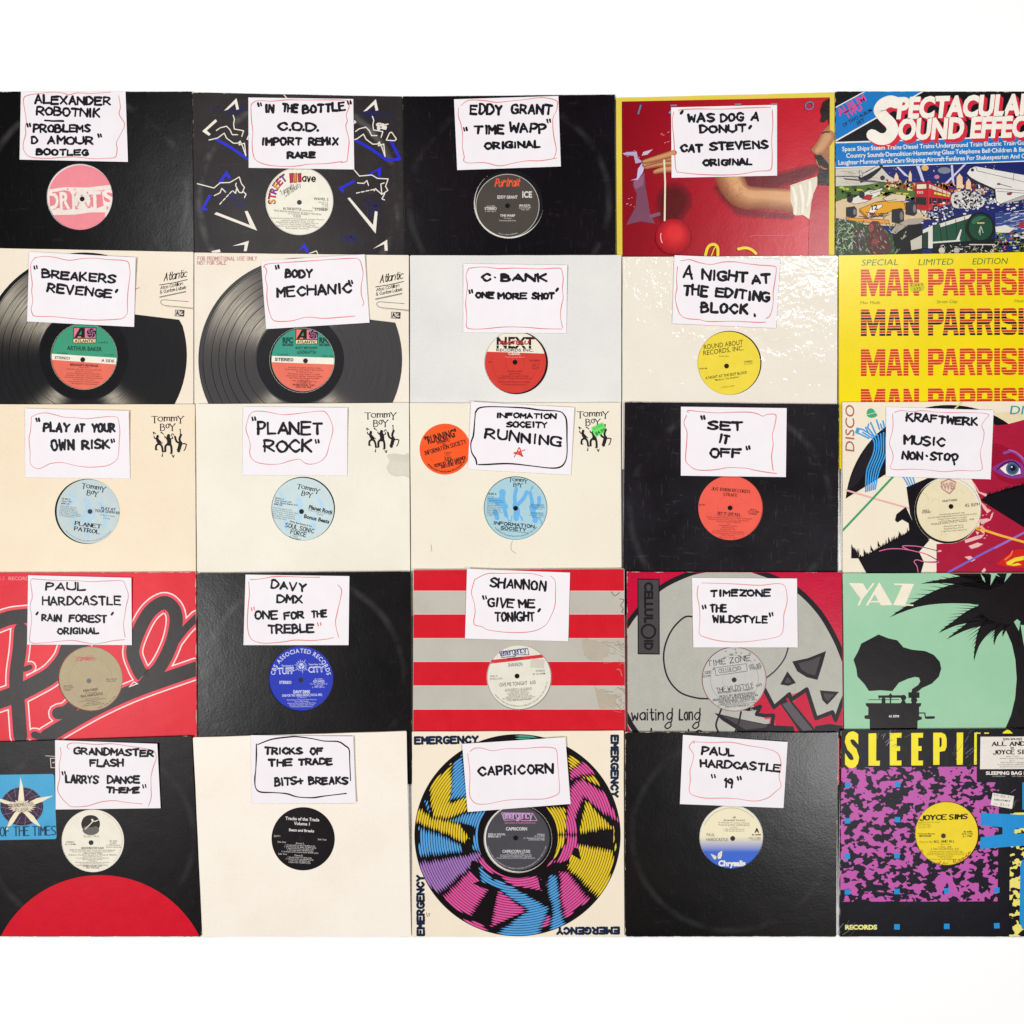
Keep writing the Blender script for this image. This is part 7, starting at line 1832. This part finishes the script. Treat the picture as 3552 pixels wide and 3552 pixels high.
P.text(D, '(you are my)', 1518, 120, 22, w=168, bold=.03); P.hand(D, 'ALL AND ALL', 1422, 172, 1870, 168, 34, 13, jit=.05, contrast=.5, serif=.5); P.hand(D, 'by', 1588, 200, 1612, 200, 22, 4, jit=.05); P.hand(D, 'JOYCE SIMS', 1432, 248, 1780, 244, 36, 13, jit=.05, contrast=.5, serif=.5)
P.lines(D, 1600, 272, ['Special 4 Tracks', 'including 2 Dance, Dub & Radio', 'SLX-17', 'GIANT 45 RPM 12" RECORD', 'Produced & Mixed by MANTRONIK', 'Specially Edited by the Chairman'], 12, 18.5)
P.text('#f0e8e0', 'SLEEPING BAG RECORDS', 1364, 430, 28, w=560, bold=.04); P.text('#c8c0b8', '1974 BROADWAY', 1420, 450, 11, w=120); P.text('#c8c0b8', 'NEW YORK, N.Y.', 1600, 450, 11, w=120)
P.build('title_sticker', S.root)
P = S.part('paper', h=.0006)
P.poly('#efe8e0', [(1425, 592), (1616, 622), (1598, 736), (1405, 702)]); P.up(); P.text('#9a928c', '59-86-11', 1432, 622, 24, w=160, rot=9); P.text('#4a4442', 'DISC-O-MAT', 1438, 660, 16, w=146, rot=6, bold=.03); P.text('#8a8280', 'OUR', 1434, 696, 12, w=36, rot=6); P.text('#9a928c', '$3.19', 1490, 706, 24, w=82, rot=9)
P.build('price_sticker', S.root)
S.record('record with a deep yellow label, bold slanted serif name and red pen scrawl', '#f3d733', (1012, 957, 282), (985, 977))
P = S.lpart()
D = '#2a2415'; RB = '#b8602c'
P.hand(D, 'JOYCE', 775, 838, 1008, 830, 42, 17, jit=.05, contrast=.5, serif=.45, shear=.12, gap=1.6); P.hand(D, 'SIMS', 1035, 830, 1198, 824, 42, 17, jit=.05, contrast=.5, serif=.45, shear=.12, gap=1.8)
P.lines('#7a7020', 760, 862, ['SLEEPING BAG RECORDS', '1974 Broadway', 'N.Y., N.Y. 10023', '(212) 724-1440'], 12, 15, al='l'); P.lines(D, 758, 964, ['Produced & Mixed by'], 12, 18, al='l', bold=.02); P.text(D, 'MANTRONIK', 768, 986, 17, w=108, shear=.2, bold=.03)
P.lines(D, 1200, 948, ['45 RPM', 'SLX-17YB', 'p c 1986'], 16, 20, bold=.02); P.text(D, '(You Are My)', 770, 1038, 14, w=115, shear=.2); P.hand(D, 'ALL AND ALL', 900, 1038, 1085, 1034, 20, 5, jit=.05, contrast=.4, serif=.5); P.text(D, '(Joyce Sims)', 960, 1056, 11, w=80); P.text(D, '1. Dub - 4:58', 944, 1082, 15, w=112, bold=.01); P.text(D, '2. Take Yourself Home - 6:31', 872, 1100, 15, w=250, bold=.01)
P.lines('#5a5018', 1005, 1120, ['Produced and Mixed by MANTRONIK with', 'Arranged by Joyce Sims, Bridgeport Music (BMI)', 'Edited by The Chairman L.D. Jones & Charlie Dee', 'Recorded & Mixed at', 'I.N.S. Recording', 'Beach House Music Publ. Sleepin Songs (ASCAP)'], 11.5, 14.5)
for L in ([(778, 1120), (790, 1105), (800, 1115), (785, 1135), (810, 1140)], [(930, 1215), (950, 1225), (960, 1205), (945, 1230), (975, 1235), (990, 1212), (1000, 1230), (1025, 1215)], [(1070, 1190), (1080, 1222), (1075, 1190), (1095, 1195), (1085, 1208), (1105, 1218), (1130, 1190), (1135, 1208), (1160, 1170), (1165, 1200), (1190, 1150)], [(1185, 1130), (1200, 1165), (1215, 1120), (1205, 1140), (1232, 1118)], [(1150, 1180), (1210, 1150)]): P.stroke(RB, L, 6, smooth=True)
S.lbuild(P, 'printed_lettering')
